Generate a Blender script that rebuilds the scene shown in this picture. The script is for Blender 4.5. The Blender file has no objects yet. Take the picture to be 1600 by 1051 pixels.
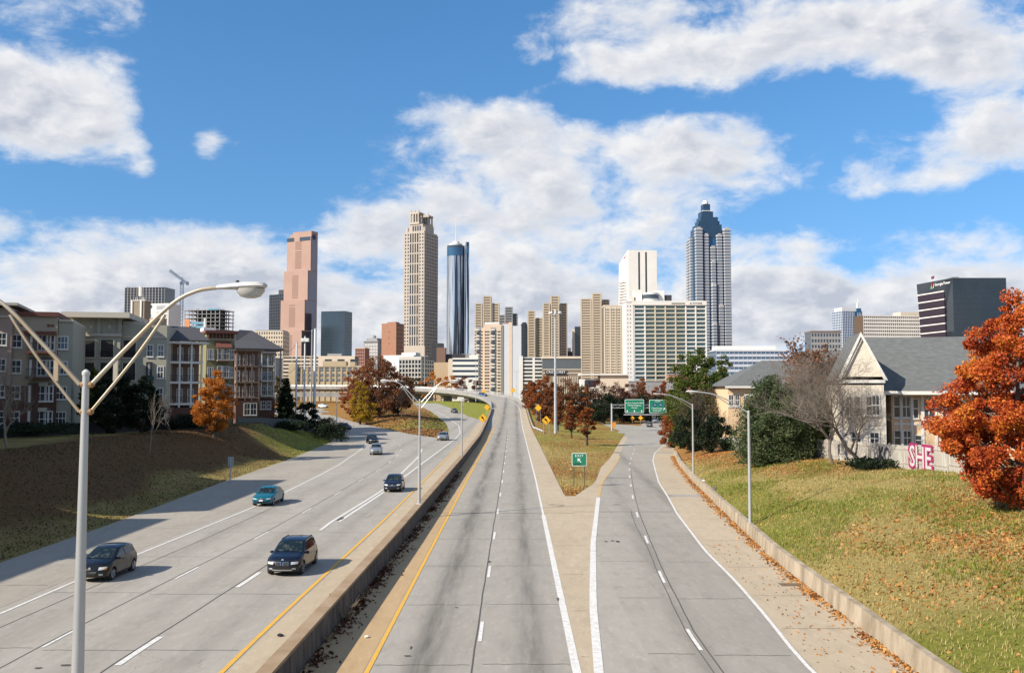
import bpy, bmesh, math, random
import numpy as np
from mathutils import Vector, Matrix, noise as mnoise

R = math.radians
SC = bpy.context.scene
COL = SC.collection
random.seed(7)

# ------------------------------------------------------------------ camera
F = 1422.2            # focal length in photograph pixels (1600 wide)
CH = 9.8              # eye height over the middle carriageway
PITCH = math.atan(84.5 / F)
cam_d = bpy.data.cameras.new('camera')
cam = bpy.data.objects.new('camera', cam_d); COL.objects.link(cam)
cam.location = (0, 0, CH); cam.rotation_euler = (math.pi / 2 + PITCH, 0, 0)
cam_d.sensor_width = 36; cam_d.lens = 36 * F / 1600
cam_d.clip_start = 0.2; cam_d.clip_end = 20000
SC.camera = cam
SC.view_settings.view_transform = 'Standard'; SC.view_settings.look = 'None'
SC.view_settings.exposure = 0.6; SC.view_settings.gamma = 1
SC.view_settings.use_curve_mapping = False
SC.cycles.max_bounces = 5; SC.cycles.diffuse_bounces = 2; SC.cycles.glossy_bounces = 2; SC.cycles.transmission_bounces = 3; SC.cycles.transparent_max_bounces = 8
SC.cycles.use_denoising = True

# sun: from the left and a little behind the camera
SUN_EL = R(34); SUN_DIR = Vector((-0.86, -0.51, 0)).normalized()
sun_vec = Vector((SUN_DIR.x * math.cos(SUN_EL), SUN_DIR.y * math.cos(SUN_EL), math.sin(SUN_EL)))
sd = bpy.data.lights.new('sun', 'SUN'); sd.energy = 5.0; sd.angle = R(0.53); sd.color = (1, .92, .80)
so = bpy.data.objects.new('sun', sd); COL.objects.link(so)
so.rotation_euler = sun_vec.to_track_quat('Z', 'Y').to_euler()
so.location = sun_vec * 300

# ------------------------------------------------------------------ world
def build_world():
    w = bpy.data.worlds.new('World'); SC.world = w; w.use_nodes = True
    nt = w.node_tree; nt.nodes.clear(); N = nt.nodes; L = nt.links
    def n(t, **k):
        o = N.new(t)
        for a, b in k.items(): setattr(o, a, b)
        return o
    def val(i, v):
        if isinstance(v, bpy.types.NodeSocket): L.new(v, i)
        else: i.default_value = v
    def math_(op, a, b=None, c=None, clamp=False):
        o = n('ShaderNodeMath', operation=op, use_clamp=clamp); val(o.inputs[0], a)
        if b is not None: val(o.inputs[1], b)
        if c is not None: val(o.inputs[2], c)
        return o.outputs[0]
    def vmath(op, a, b=None):
        o = n('ShaderNodeVectorMath', operation=op); val(o.inputs[0], a)
        if b is not None: val(o.inputs[1], b)
        return o.outputs[0]
    def sstep(x, a, b):
        o = n('ShaderNodeMapRange', interpolation_type='SMOOTHSTEP'); val(o.inputs[0], x)
        o.inputs[1].default_value = a; o.inputs[2].default_value = b
        return o.outputs[0]
    def mixc(f, a, b):
        o = n('ShaderNodeMix', data_type='RGBA'); val(o.inputs[0], f); val(o.inputs[6], a); val(o.inputs[7], b)
        return o.outputs[2]
    sky = n('ShaderNodeTexSky', sky_type='NISHITA', sun_disc=False)
    sky.sun_elevation = SUN_EL; sky.sun_rotation = math.atan2(SUN_DIR.x, SUN_DIR.y)
    sky.altitude = 300; sky.air_density = 1.0; sky.dust_density = 0.1; sky.ozone_density = 2.0
    tc = n('ShaderNodeTexCoord')
    d = vmath('NORMALIZE', tc.outputs['Generated'])
    sep = n('ShaderNodeSeparateXYZ'); L.new(d, sep.inputs[0])
    X, Y, Z = sep.outputs
    sv = n('ShaderNodeCombineXYZ'); L.new(X, sv.inputs[0]); L.new(Y, sv.inputs[1]); L.new(math_('MAXIMUM', math_('MULTIPLY_ADD', Z, .62, .15), .15), sv.inputs[2])
    L.new(vmath('NORMALIZE', sv.outputs[0]), sky.inputs[0])
    hs = n('ShaderNodeHueSaturation'); hs.inputs['Saturation'].default_value = 1.28; hs.inputs['Value'].default_value = 1.14; L.new(sky.outputs[0], hs.inputs['Color'])
    az = math_('ARCTAN2', X, Y)
    el = math_('ARCSINE', Z)
    # the cloud layer: direction projected to a flat layer overhead
    zz = math_('ADD', math_('MAXIMUM', Z, 0.0), 0.10)
    cmb = n('ShaderNodeCombineXYZ'); L.new(math_('DIVIDE', X, zz), cmb.inputs[0]); L.new(math_('DIVIDE', Y, zz), cmb.inputs[1])
    P = cmb.outputs[0]
    # a second, isotropic coordinate so that tall cumulus keep their height
    cm2 = n('ShaderNodeCombineXYZ'); L.new(math_('MULTIPLY', az, 1.0), cm2.inputs[0]); L.new(math_('MULTIPLY', el, 1.7), cm2.inputs[1])
    Q = cm2.outputs[0]
    def fbm(vec, scale, detail=7, rough=.55, dist=0.0, w_=0.0):
        o = n('ShaderNodeTexNoise'); L.new(vmath('ADD', vec, (0, 0, w_)) if w_ else vec, o.inputs['Vector'])
        o.inputs['Scale'].default_value = scale
        o.inputs['Detail'].default_value = detail; o.inputs['Roughness'].default_value = rough
        o.inputs['Distortion'].default_value = dist
        return o.outputs['Fac']
    # where the photograph's cloud groups and blue gaps stand: (px, py, rx, ry, weight)
    blobs = [(85, 170, 120, 85, .85), (35, 130, 90, 60, .4), (320, 219, 40, 28, 1.0), (240, 272, 40, 17, .75), (215, 225, 60, 30, .20),
             (720, 190, 110, 60, .40), (860, 200, 170, 65, .42), (780, 270, 170, 70, .34), (1010, 300, 300, 85, .34), (1190, 215, 140, 36, .34),
             (990, 60, 170, 85, .46), (1290, 60, 240, 62, .46), (1420, 15, 200, 40, .3), (1560, 95, 110, 42, .40), (1560, 215, 90, 55, .36), (1420, 280, 110, 24, .26),
             (130, 365, 330, 40, .30), (560, 370, 300, 52, .34), (880, 420, 420, 60, .30), (1330, 365, 130, 22, .22), (1500, 415, 200, 38, .34), (1300, 445, 300, 45, .32), (280, 455, 340, 55, .34), (700, 530, 1100, 50, .62), (300, 480, 400, 40, .45), (1250, 500, 500, 40, .5), (262, 215, 24, 50, -.55), (250, 305, 150, 24, -.36), (950, 145, 120, 20, -.34), (1250, 155, 190, 24, -.34), (1400, 330, 200, 22, -.2),
             (190, 5, 130, 26, .28), (345, 88, 46, 26, .22), (447, 88, 38, 24, .20), (520, 215, 60, 18, .18),
             (430, 170, 170, 130, -.36), (640, 60, 190, 80, -.30), (1400, 200, 110, 40, -.22), (280, 130, 50, 70, -.15), (60, 300, 110, 22, -.22), (420, 290, 240, 30, -.22),
             (1330, 415, 170, 18, -.22), (1420, 330, 120, 20, -.16), (560, 415, 90, 18, -.16), (760, 60, 80, 60, -.18), (1100, 150, 120, 18, -.18), (640, 425, 140, 14, -.14)]
    ae = n('ShaderNodeCombineXYZ'); L.new(az, ae.inputs[0]); L.new(el, ae.inputs[1]); AE = ae.outputs[0]
    cov = None
    for px, py, rx, ry, wt in blobs:
        a0 = math.atan((px - 800) / F); e0 = math.atan((610 - py) / F * math.cos(a0))
        if wt > 0: wt *= .62
        q_ = .9487; vm = n('ShaderNodeVectorMath', operation='MULTIPLY_ADD'); L.new(AE, vm.inputs[0])
        vm.inputs[1].default_value = (F / rx * q_, F / ry * q_, 0); vm.inputs[2].default_value = (-a0 * F / rx * q_, -e0 * F / ry * q_, 0)
        dt = n('ShaderNodeVectorMath', operation='DOT_PRODUCT'); L.new(vm.outputs[0], dt.inputs[0]); L.new(vm.outputs[0], dt.inputs[1])
        g = math_('POWER', .5, dt.outputs['Value'])
        cov = math_('MULTIPLY', g, wt) if cov is None else math_('MULTIPLY_ADD', g, wt, cov)
    warp = n('ShaderNodeTexNoise'); L.new(Q, warp.inputs['Vector']); warp.inputs['Scale'].default_value = 9; warp.inputs['Detail'].default_value = 4
    wv = vmath('SCALE', vmath('SUBTRACT', warp.outputs['Color'], (.5, .5, .5))); wv.node.inputs['Scale'].default_value = 0.055
    Qw = vmath('ADD', Q, wv)
    Qs = vmath('ADD', Qw, (-.013, .016, 0))
    def ctr(x, k): return math_('MULTIPLY_ADD', x, k, -.5 * k)
    cov = math_('MULTIPLY_ADD', sstep(math_('ABSOLUTE', az), .62, 1.1), .2, cov)
    cb = ctr(fbm(P, 0.95, 5, .55, w_=3.0), 0.75)
    cc = ctr(fbm(Qw, 34, 5, .65, w_=7.0), 0.30)
    base = math_('ADD', math_('ADD', cov, cb), cc)
    def field(q): return math_('ADD', ctr(fbm(q, 7.5, 7, .58), 1.75), base)
    f0 = field(Qw); f1 = field(Qs)
    dens = sstep(f0, 0.05, 0.48)
    thick = sstep(f0, 0.16, 0.62)
    lit = math_('MULTIPLY_ADD', math_('SUBTRACT', f0, f1), 2.6, 0.5, clamp=True)
    shade = math_('MULTIPLY', thick, math_('SUBTRACT', 1.15, lit), clamp=True)
    ccol = mixc(shade, (6.6, 6.55, 6.5, 1), (3.6, 3.85, 4.45, 1))
    # towards the horizon the air pales
    out = mixc(math_('MULTIPLY', dens, 0.97), hs.outputs[0], ccol)
    bg = n('ShaderNodeBackground'); L.new(out, bg.inputs[0]); bg.inputs[1].default_value = 0.098
    o = n('ShaderNodeOutputWorld'); L.new(bg.outputs[0], o.inputs[0])
    w.cycles.sampling_method = 'MANUAL'; w.cycles.sample_map_resolution = 1024
build_world()

# ------------------------------------------------------------------ pixel helpers (photograph pixels to places)
cp, sp = math.cos(PITCH), math.sin(PITCH)
def ray(px, py):
    u = (px - 800) / F; v = (525.5 - py) / F
    return Vector((u, cp - v * sp, sp + v * cp))
def at(px, py, Y):
    d = ray(px, py); t = Y / d.y
    return Vector((d.x * t, Y, CH + d.z * t))
def G(px, py, zf):
    f = zf if callable(zf) else (lambda x, y: zf)
    d = ray(px, py); t = (CH - f(0, 60)) / -d.z
    for _ in range(60):
        p = d * t; z = f(p.x, p.y)
        t2 = (z - CH) / d.z
        t = t + (t2 - t) * .35
    p = d * t
    return Vector((p.x, p.y, f(p.x, p.y)))
def interp(x, xs, ys):
    return float(np.interp(x, xs, ys))
def smooth(t):
    t = min(1, max(0, t)); return t * t * (3 - 2 * t)

# ------------------------------------------------------------------ mesh building
class MB:
    def __init__(s): s.v = []; s.f = []; s.m = []
    def add(s, vs, fs, mi=0):
        b = len(s.v); s.v += [tuple(p) for p in vs]; s.f += [tuple(b + i for i in f) for f in fs]; s.m += [mi] * len(fs); return s
    def box(s, x0, x1, y0, y1, z0, z1, mi=0):
        return s.add([(x0, y0, z0), (x1, y0, z0), (x1, y1, z0), (x0, y1, z0), (x0, y0, z1), (x1, y0, z1), (x1, y1, z1), (x0, y1, z1)],
                     [(0, 3, 2, 1), (4, 5, 6, 7), (0, 1, 5, 4), (1, 2, 6, 5), (2, 3, 7, 6), (3, 0, 4, 7)], mi)
    def obox(s, c, size, rz=0, mi=0, M=None):
        x, y, z = size[0] / 2, size[1] / 2, size[2] / 2
        M = M or Matrix.Rotation(rz, 3, 'Z'); c = Vector(c)
        vs = [c + M @ Vector(p) for p in ((-x, -y, -z), (x, -y, -z), (x, y, -z), (-x, y, -z), (-x, -y, z), (x, -y, z), (x, y, z), (-x, y, z))]
        return s.add(vs, [(0, 3, 2, 1), (4, 5, 6, 7), (0, 1, 5, 4), (1, 2, 6, 5), (2, 3, 7, 6), (3, 0, 4, 7)], mi)
    def prism(s, poly, z0, z1, mi=0):
        n = len(poly)
        vs = [(p[0], p[1], z0) for p in poly] + [(p[0], p[1], z1) for p in poly]
        return s.add(vs, [tuple(range(n - 1, -1, -1)), tuple(range(n, 2 * n))] + [(i, (i + 1) % n, n + (i + 1) % n, n + i) for i in range(n)], mi)
    def hull(s, lo, hi, mi=0):      # two rings with the same count
        n = len(lo)
        return s.add(list(lo) + list(hi), [tuple(range(n - 1, -1, -1)), tuple(range(n, 2 * n))] + [(i, (i + 1) % n, n + (i + 1) % n, n + i) for i in range(n)], mi)
    def tube(s, pts, rad, n=8, mi=0, cap=True):
        pts = [Vector(p) for p in pts]
        if not hasattr(rad, '__len__'): rad = [rad] * len(pts)
        rings = []; up = None
        for i, p in enumerate(pts):
            t = (pts[min(i + 1, len(pts) - 1)] - pts[max(i - 1, 0)]).normalized()
            if up is None: up = t.orthogonal().normalized()
            a = (up - t * up.dot(t)); a = a.normalized() if a.length > 1e-6 else t.orthogonal().normalized(); up = a
            b = t.cross(a)
            rings.append([p + (a * math.cos(2 * math.pi * k / n) + b * math.sin(2 * math.pi * k / n)) * rad[i] for k in range(n)])
        vs = [q for r in rings for q in r]; fs = []
        for i in range(len(pts) - 1):
            for k in range(n):
                fs.append((i * n + k, i * n + (k + 1) % n, (i + 1) * n + (k + 1) % n, (i + 1) * n + k))
        if cap:
            fs.append(tuple(range(n - 1, -1, -1))); fs.append(tuple((len(pts) - 1) * n + k for k in range(n)))
        return s.add(vs, fs, mi)
    def lathe(s, prof, n=16, c=(0, 0, 0), axis='Z', mi=0):
        c = Vector(c); vs = []; fs = []
        for r, h in prof:
            for k in range(n):
                a = 2 * math.pi * k / n
                if axis == 'Z': p = Vector((r * math.cos(a), r * math.sin(a), h))
                elif axis == 'X': p = Vector((h, r * math.cos(a), r * math.sin(a)))
                else: p = Vector((r * math.sin(a), h, r * math.cos(a)))
                vs.append(c + p)
        for i in range(len(prof) - 1):
            for k in range(n): fs.append((i * n + k, i * n + (k + 1) % n, (i + 1) * n + (k + 1) % n, (i + 1) * n + k))
        fs.append(tuple(range(n - 1, -1, -1))); fs.append(tuple((len(prof) - 1) * n + k for k in range(n)))
        return s.add(vs, fs, mi)
    def strip(s, a, b, mi=0):       # ribbon between two polylines of the same length
        n = len(a)
        return s.add(list(a) + list(b), [(i, i + 1, n + i + 1, n + i) for i in range(n - 1)], mi)
    def mesh(s, name, smooth_=None):
        me = bpy.data.meshes.new(name); me.from_pydata(s.v, [], s.f)
        if any(s.m): me.polygons.foreach_set('material_index', s.m)
        if smooth_ is not None:
            me.polygons.foreach_set('use_smooth', [True] * len(me.polygons)); me.set_sharp_from_angle(angle=R(smooth_))
        me.update(); return me
    def build(s, name, mats, parent=None, loc=(0, 0, 0), rz=0, smooth_=None, fix=False):
        me = s.mesh(name, smooth_)
        if fix:
            bm = bmesh.new(); bm.from_mesh(me); bmesh.ops.recalc_face_normals(bm, faces=bm.faces); bm.to_mesh(me); bm.free()
        return link(name, me, mats, parent, loc, rz)

def link(name, me, mats, parent=None, loc=(0, 0, 0), rz=0):
    if mats is not None and not me.materials:
        for m in (mats if isinstance(mats, (list, tuple)) else [mats]): me.materials.append(m)
    o = bpy.data.objects.new(name, me); COL.objects.link(o); o.location = loc; o.rotation_euler = (0, 0, rz)
    if parent: o.parent = parent
    return o
def tag(o, label=None, cat=None, group=None, kind=None):
    if label: o['label'] = label
    if cat: o['category'] = cat
    if group: o['group'] = group
    if kind: o['kind'] = kind
    return o
def thing(name, label, cat, loc=(0, 0, 0), rz=0, group=None):
    o = bpy.data.objects.new(name, None); COL.objects.link(o); o.location = loc; o.rotation_euler = (0, 0, rz)
    o.empty_display_size = .3
    return tag(o, label, cat, group)
def copy_tree(o, parent=None):
    c = o.copy(); COL.objects.link(c); c.parent = parent
    for ch in o.children: copy_tree(ch, c)
    return c
def text_mesh(txt, size, depth=.01, offset=0.0, align='CENTER', space=1.0):
    cu = bpy.data.curves.new('lettering', 'FONT'); cu.body = txt; cu.size = size; cu.extrude = depth; cu.offset = offset
    cu.align_x = align; cu.align_y = 'CENTER'; cu.space_character = space; cu.resolution_u = 2
    ob = bpy.data.objects.new('lettering_tmp', cu); COL.objects.link(ob)
    dg = bpy.context.evaluated_depsgraph_get()
    me = bpy.data.meshes.new_from_object(ob.evaluated_get(dg)); me.name = 'lettering'
    bpy.data.objects.remove(ob); bpy.data.curves.remove(cu)
    me.materials.clear()
    return me
def lettering(txt, size, m, parent, loc, rz=0, depth=.01, name='lettering', space=1.0, offset=0.0):
    me = text_mesh(txt, size, depth, offset, space=space)
    o = link(name, me, m, parent, loc); o.rotation_euler = (math.pi / 2, 0, rz)
    return o

# ------------------------------------------------------------------ materials
MATS = {}
def mat(name, c=(.5, .5, .5), rough=.7, metal=0, spec=.5, c2=None, scale=4.0, amt=.5, detail=5, bump=0, bscale=20, stretch=None,
        coat=0, emit=None, trans=0, island=None, coords='Object', lo=.35, hi=.65, alpha=None, ior=1.45, streak=None):
    if name in MATS: return MATS[name]
    m = bpy.data.materials.new(name); m.use_nodes = True; nt = m.node_tree; N = nt.nodes; L = nt.links
    b = N['Principled BSDF']
    b.inputs['Base Color'].default_value = (*c, 1); b.inputs['Roughness'].default_value = rough; b.inputs['Metallic'].default_value = metal
    b.inputs['Specular IOR Level'].default_value = spec; b.inputs['Coat Weight'].default_value = coat; b.inputs['IOR'].default_value = ior
    b.inputs['Transmission Weight'].default_value = trans
    if coat: b.inputs['Coat Roughness'].default_value = .04
    tc = N.new('ShaderNodeTexCoord'); vec = tc.outputs[coords]
    if stretch:
        mp = N.new('ShaderNodeMapping'); mp.inputs['Scale'].default_value = stretch; L.new(vec, mp.inputs[0]); vec = mp.outputs[0]
    col = None
    if c2 is not None:
        nz = N.new('ShaderNodeTexNoise'); nz.inputs['Scale'].default_value = scale; nz.inputs['Detail'].default_value = detail
        nz.inputs['Roughness'].default_value = .6; L.new(vec, nz.inputs['Vector'])
        mr = N.new('ShaderNodeMapRange'); mr.inputs[1].default_value = lo; mr.inputs[2].default_value = hi; mr.inputs[4].default_value = amt
        L.new(nz.outputs['Fac'], mr.inputs[0])
        mx = N.new('ShaderNodeMix'); mx.data_type = 'RGBA'; mx.inputs[6].default_value = (*c, 1); mx.inputs[7].default_value = (*c2, 1)
        L.new(mr.outputs[0], mx.inputs[0]); col = mx.outputs[2]
    if island is not None:          # a colour per leaf
        gi = N.new('ShaderNodeNewGeometry'); cr = N.new('ShaderNodeValToRGB'); e = cr.color_ramp.elements
        while len(e) < len(island): e.new(.5)
        for i, q in enumerate(island): e[i].position = i / (len(island) - 1); e[i].color = (*q, 1)
        nz = N.new('ShaderNodeTexNoise'); nz.inputs['Scale'].default_value = scale; nz.inputs['Detail'].default_value = 2; L.new(tc.outputs['Object'], nz.inputs['Vector'])
        a = N.new('ShaderNodeMath'); a.operation = 'MULTIPLY_ADD'; L.new(gi.outputs['Random Per Island'], a.inputs[0]); a.inputs[1].default_value = .55
        s2 = N.new('ShaderNodeMath'); s2.operation = 'MULTIPLY_ADD'; L.new(nz.outputs['Fac'], s2.inputs[0]); s2.inputs[1].default_value = 1.3; s2.inputs[2].default_value = -.42
        L.new(s2.outputs[0], a.inputs[2]); L.new(a.outputs[0], cr.inputs[0]); col = cr.outputs[0]
    if col is not None: L.new(col, b.inputs['Base Color'])
    if bump:
        bn = N.new('ShaderNodeTexNoise'); bn.inputs['Scale'].default_value = bscale; bn.inputs['Detail'].default_value = 6; L.new(vec, bn.inputs['Vector'])
        bp = N.new('ShaderNodeBump'); bp.inputs['Strength'].default_value = bump; bp.inputs['Distance'].default_value = .05
        L.new(bn.outputs['Fac'], bp.inputs['Height']); L.new(bp.outputs[0], b.inputs['Normal'])
    if emit:
        b.inputs['Emission Color'].default_value = (*emit[0], 1); b.inputs['Emission Strength'].default_value = emit[1]
    MATS[name] = m
    return m
def leaf_mat(name, cols, scale=.6, transl=.35):
    if name in MATS: return MATS[name]
    m = mat(name, rough=.55, island=cols, scale=scale, spec=.3); nt = m.node_tree; b = nt.nodes['Principled BSDF']
    t = nt.nodes.new('ShaderNodeBsdfTranslucent'); mx = nt.nodes.new('ShaderNodeMixShader'); mx.inputs[0].default_value = transl
    nt.links.new(b.inputs['Base Color'].links[0].from_socket, t.inputs[0])
    nt.links.new(b.outputs[0], mx.inputs[1]); nt.links.new(t.outputs[0], mx.inputs[2])
    nt.links.new(mx.outputs[0], nt.nodes['Material Output'].inputs[0])
    return m
# ------------------------------------------------------------------ the lie of the land
def zL(y): return interp(y, [-50, 200, 260, 300, 340, 380, 420, 520], [.35, .35, .8, 1.5, 2.8, 4.2, 5.0, 3.0])
def zR(y): return interp(y, [-50, 85, 120, 160, 1000], [0, 0, -.6, -1.1, -1.1])
MP = [(-1.3, -40, 0), (-1.25, 40, 0), (-1.05, 100, 0), (-.95, 160, 0), (-.95, 230, .1), (-.95, 275, .9), (-.95, 310, 2.2), (-1.2, 335, 3.4), (-3.2, 362, 5.1),
      (-9, 389, 7.0), (-22, 411, 8.7), (-45, 430, 10), (-80, 445, 10.8), (-130, 455, 11), (-220, 460, 11)]
def catmull(pts, per=8):
    P = [Vector(p) for p in pts]; out = []
    for i in range(len(P) - 1):
        a, b, c, d = P[max(i - 1, 0)], P[i], P[i + 1], P[min(i + 2, len(P) - 1)]
        for k in range(per):
            t = k / per
            out.append(.5 * ((2 * b) + (c - a) * t + (2 * a - 5 * b + 4 * c - d) * t * t + (-a + 3 * b - 3 * c + d) * t ** 3))
    out.append(P[-1]); return out
MID = catmull(MP, 10)
MIDY = [p.y for p in MID]
def zM(y): return interp(y, MIDY, [p.z for p in MID])
def offs(path, d, dz=0.0):
    out = []
    for i, p in enumerate(path):
        t = path[min(i + 1, len(path) - 1)] - path[max(i - 1, 0)]; t.z = 0; t.normalize()
        out.append(Vector((p.x + t.y * d, p.y - t.x * d, p.z + dz)))
    return out
def resample(path, step):
    out = [path[0].copy()]; acc = 0
    for a, b in zip(path[:-1], path[1:]):
        L_ = (b - a).length; s = step - acc
        while s < L_: out.append(a.lerp(b, s / L_)); s += step
        acc = (acc + L_) % step
    return out
XWY = [-40, 28, 59, 120, 177, 230, 275, 310, 335]; XWX = [-7.5, -7.4, -6.98, -6.45, -6.2, -6.6, -7.0, -7.0, -7.2]
def XW(y): return interp(y, XWY, XWX)
XBY = [-40, 31, 46.6, 53, 61.5, 80, 100, 130, 160, 200, 272]; XBX = [13.6, 14.0, 14.75, 15.1, 15.9, 17.6, 19.8, 23.6, 28.2, 36, 52]
def XB(y): return interp(y, XBY, XBX)
LEY = [-40, 50, 65, 93, 128, 165, 182, 200, 217, 255, 295, 330, 360]; LEX = [-28, -28, -28.3, -29.7, -30.6, -33, -35.3, -38.5, -43.5, -57, -76, -95, -120]
def LE(y): return interp(y, LEY, LEX)
IRY = [182, 199, 217, 255, 295, 330]; IRX = [-14.7, -22.4, -29, -43, -57, -70]           # right edge of the left branch
ILY = [182, 200, 217, 255, 295, 330, 360, 388]; ILX = [-14.7, -14.0, -15, -18.5, -24, -29.7, -36, -43]   # left edge of the loop ramp
IGY = [182, 200, 217, 255, 275, 295, 330, 365, 392]; IGX = [-6.3, -6.4, -6.6, -6.9, -9.8, -14, -19.5, -27, -33]  # its right edge
GRY = [84, 90, 100, 124, 143, 184, 216, 250]; GRX = [5.6, 6.9, 9.1, 12.0, 15.2, 21.3, 26.3, 31.5]  # right edge of the grass gore
FENCE_X = 31.2
def PF(y): return interp(y, [-40, 30, 40, 68, 80, 128, 200, 300], [5.2, 5.0, 4.7, 3.8, 3.5, 1.3, .4, 0])
def ground_z(x, y):
    far = smooth((y - 430) / 120)
    wob = .10 * mnoise.noise(Vector((x * .22, y * .22, 0))) + .25 * mnoise.noise(Vector((x * .05, y * .05, 3)))
    if x < XW(y) - 1.0 or (y > 345 and x < -14):
        zr = zL(y); e = LE(y)
        if x >= e:
            z = zr
            if y > 184:
                a, b = interp(y, IRY, IRX), interp(y, ILY, ILX)
                if a < x < b and y < 390:
                    t = (x - a) / (b - a); z += 1.5 * smooth((y - 190) / 60) * math.sin(math.pi * t) ** 1.2
        else:
            d = e - x; top = max(4.5 if y < 150 else interp(y, [150, 175, 210, 260], [3.6, 2.6, 2.4, 2.2]), zr + .8)
            t = min(1, d / interp(y, [-40, 100, 150, 180], [17, 16, 9, 6]))
            z = zr + (top - zr) * smooth(t) + wob * min(1, d / 4)
    else:
        g = interp(y, GRY, GRX) if y > 84 else 5.0
        xb = XB(y)
        if x <= 4.9 or y <= 84 and x <= xb + .45:
            z = zM(y) if y < 330 else zM(330) * (1 - smooth((y - 330) / 45)) + .8 * smooth((y - 330) / 45)
        elif x < g and y > 84:
            t = (x - 4.9) / max(.5, g - 4.9); a = zM(min(y, 330)) if y < 330 else 3 * (1 - smooth((y - 330) / 60))
            z = a * (1 - smooth(min(1, t * 1.6))) + zR(y) * smooth(min(1, t * 1.6)) + .25 * math.sin(math.pi * t) * smooth((y - 90) / 30)
        elif x <= xb + .45 or y > 260: z = zR(y)
        else:
            d = x - xb; zr = zR(y); w_ = max(3.0, FENCE_X - xb); t = min(1, d / w_)
            base = zr + .55; z = base + max(.2, PF(y) - base) * (1 - (1 - t) ** 1.7) + wob * min(1, d / 3) * 1.2
            z *= 1 - smooth((y - 220) / 40); z += zr * smooth((y - 220) / 40)
    return z * (1 - far)

def axis(segs):
    out = []
    for a, b, st in segs:
        k = max(1, round((b - a) / st)); out += [a + (b - a) * i / k for i in range(k)]
    return out + [segs[-1][1]]
GX = axis([(-9000, -2000, 1400), (-2000, -400, 320), (-400, -120, 40), (-120, -60, 6), (-60, -36, 1.5), (-36, 10, 1), (10, 34, .5), (34, 60, 2), (60, 200, 14), (200, 1000, 160), (1000, 9000, 1600)])
GY = axis([(-3000, -200, 700), (-200, -40, 40), (-40, 130, 1), (130, 260, 2), (260, 480, 5), (480, 900, 60), (900, 12000, 1600)])
gv = [(x, y, ground_z(x, y) if -60 < y < 1000 and abs(x) < 1200 else (0 if y > 0 else ground_z(max(-60, min(60, x)), -40))) for y in GY for x in GX]
nx = len(GX)
gf = [(j * nx + i, j * nx + i + 1, (j + 1) * nx + i + 1, (j + 1) * nx + i) for j in range(len(GY) - 1) for i in range(nx - 1)]
gme = bpy.data.meshes.new('ground'); gme.from_pydata(gv, [], gf)
gme.polygons.foreach_set('use_smooth', [True] * len(gme.polygons))
# what grows or lies where: red = leaf litter, green = green grass, blue = dark litter, plus shade put into the left bank's tone
ca = gme.color_attributes.new('cover', 'FLOAT_COLOR', 'POINT')
cov = np.zeros((len(gv), 4), np.float32); cov[:, 3] = 1
for i, (x, y, z) in enumerate(gv):
    lit = .35; gr = .4; dk = .0
    n1 = mnoise.noise(Vector((x * .09, y * .06, 1)))
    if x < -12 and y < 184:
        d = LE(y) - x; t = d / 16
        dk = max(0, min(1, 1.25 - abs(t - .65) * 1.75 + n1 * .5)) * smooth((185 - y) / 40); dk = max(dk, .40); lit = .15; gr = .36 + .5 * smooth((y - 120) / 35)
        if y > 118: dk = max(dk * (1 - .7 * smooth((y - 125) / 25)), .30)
    elif x < -6:
        lit = .75 - .6 * smooth((x + 30) / 12) + n1 * .5; gr = .75; dk = .2 * (x < -28)
        a = interp(y, ILY, ILX)
        if x > a: gr = .95; lit = 0.0
        elif y < 215: lit = .8
    elif x < 14 + 20 * (y > 84) and x < XB(y):
        lit = .48 + .45 * smooth((100 - y) / 14) + n1 * .5; gr = .10 + .50 * smooth((y - 140) / 35)
    else:
        lit = .75 * smooth((x - 20 - .12 * (60 - y)) / 6) * smooth((62 - y) / 14) + .95 * smooth((y - 64) / 18) * smooth((x - 20) / 7) + n1 * .35
        gr = .30 + n1 * .9 + .40 * smooth((20 - x) / 5)
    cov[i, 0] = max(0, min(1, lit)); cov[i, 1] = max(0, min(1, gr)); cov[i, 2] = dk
ca.data.foreach_set('color', cov.ravel())
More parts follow.
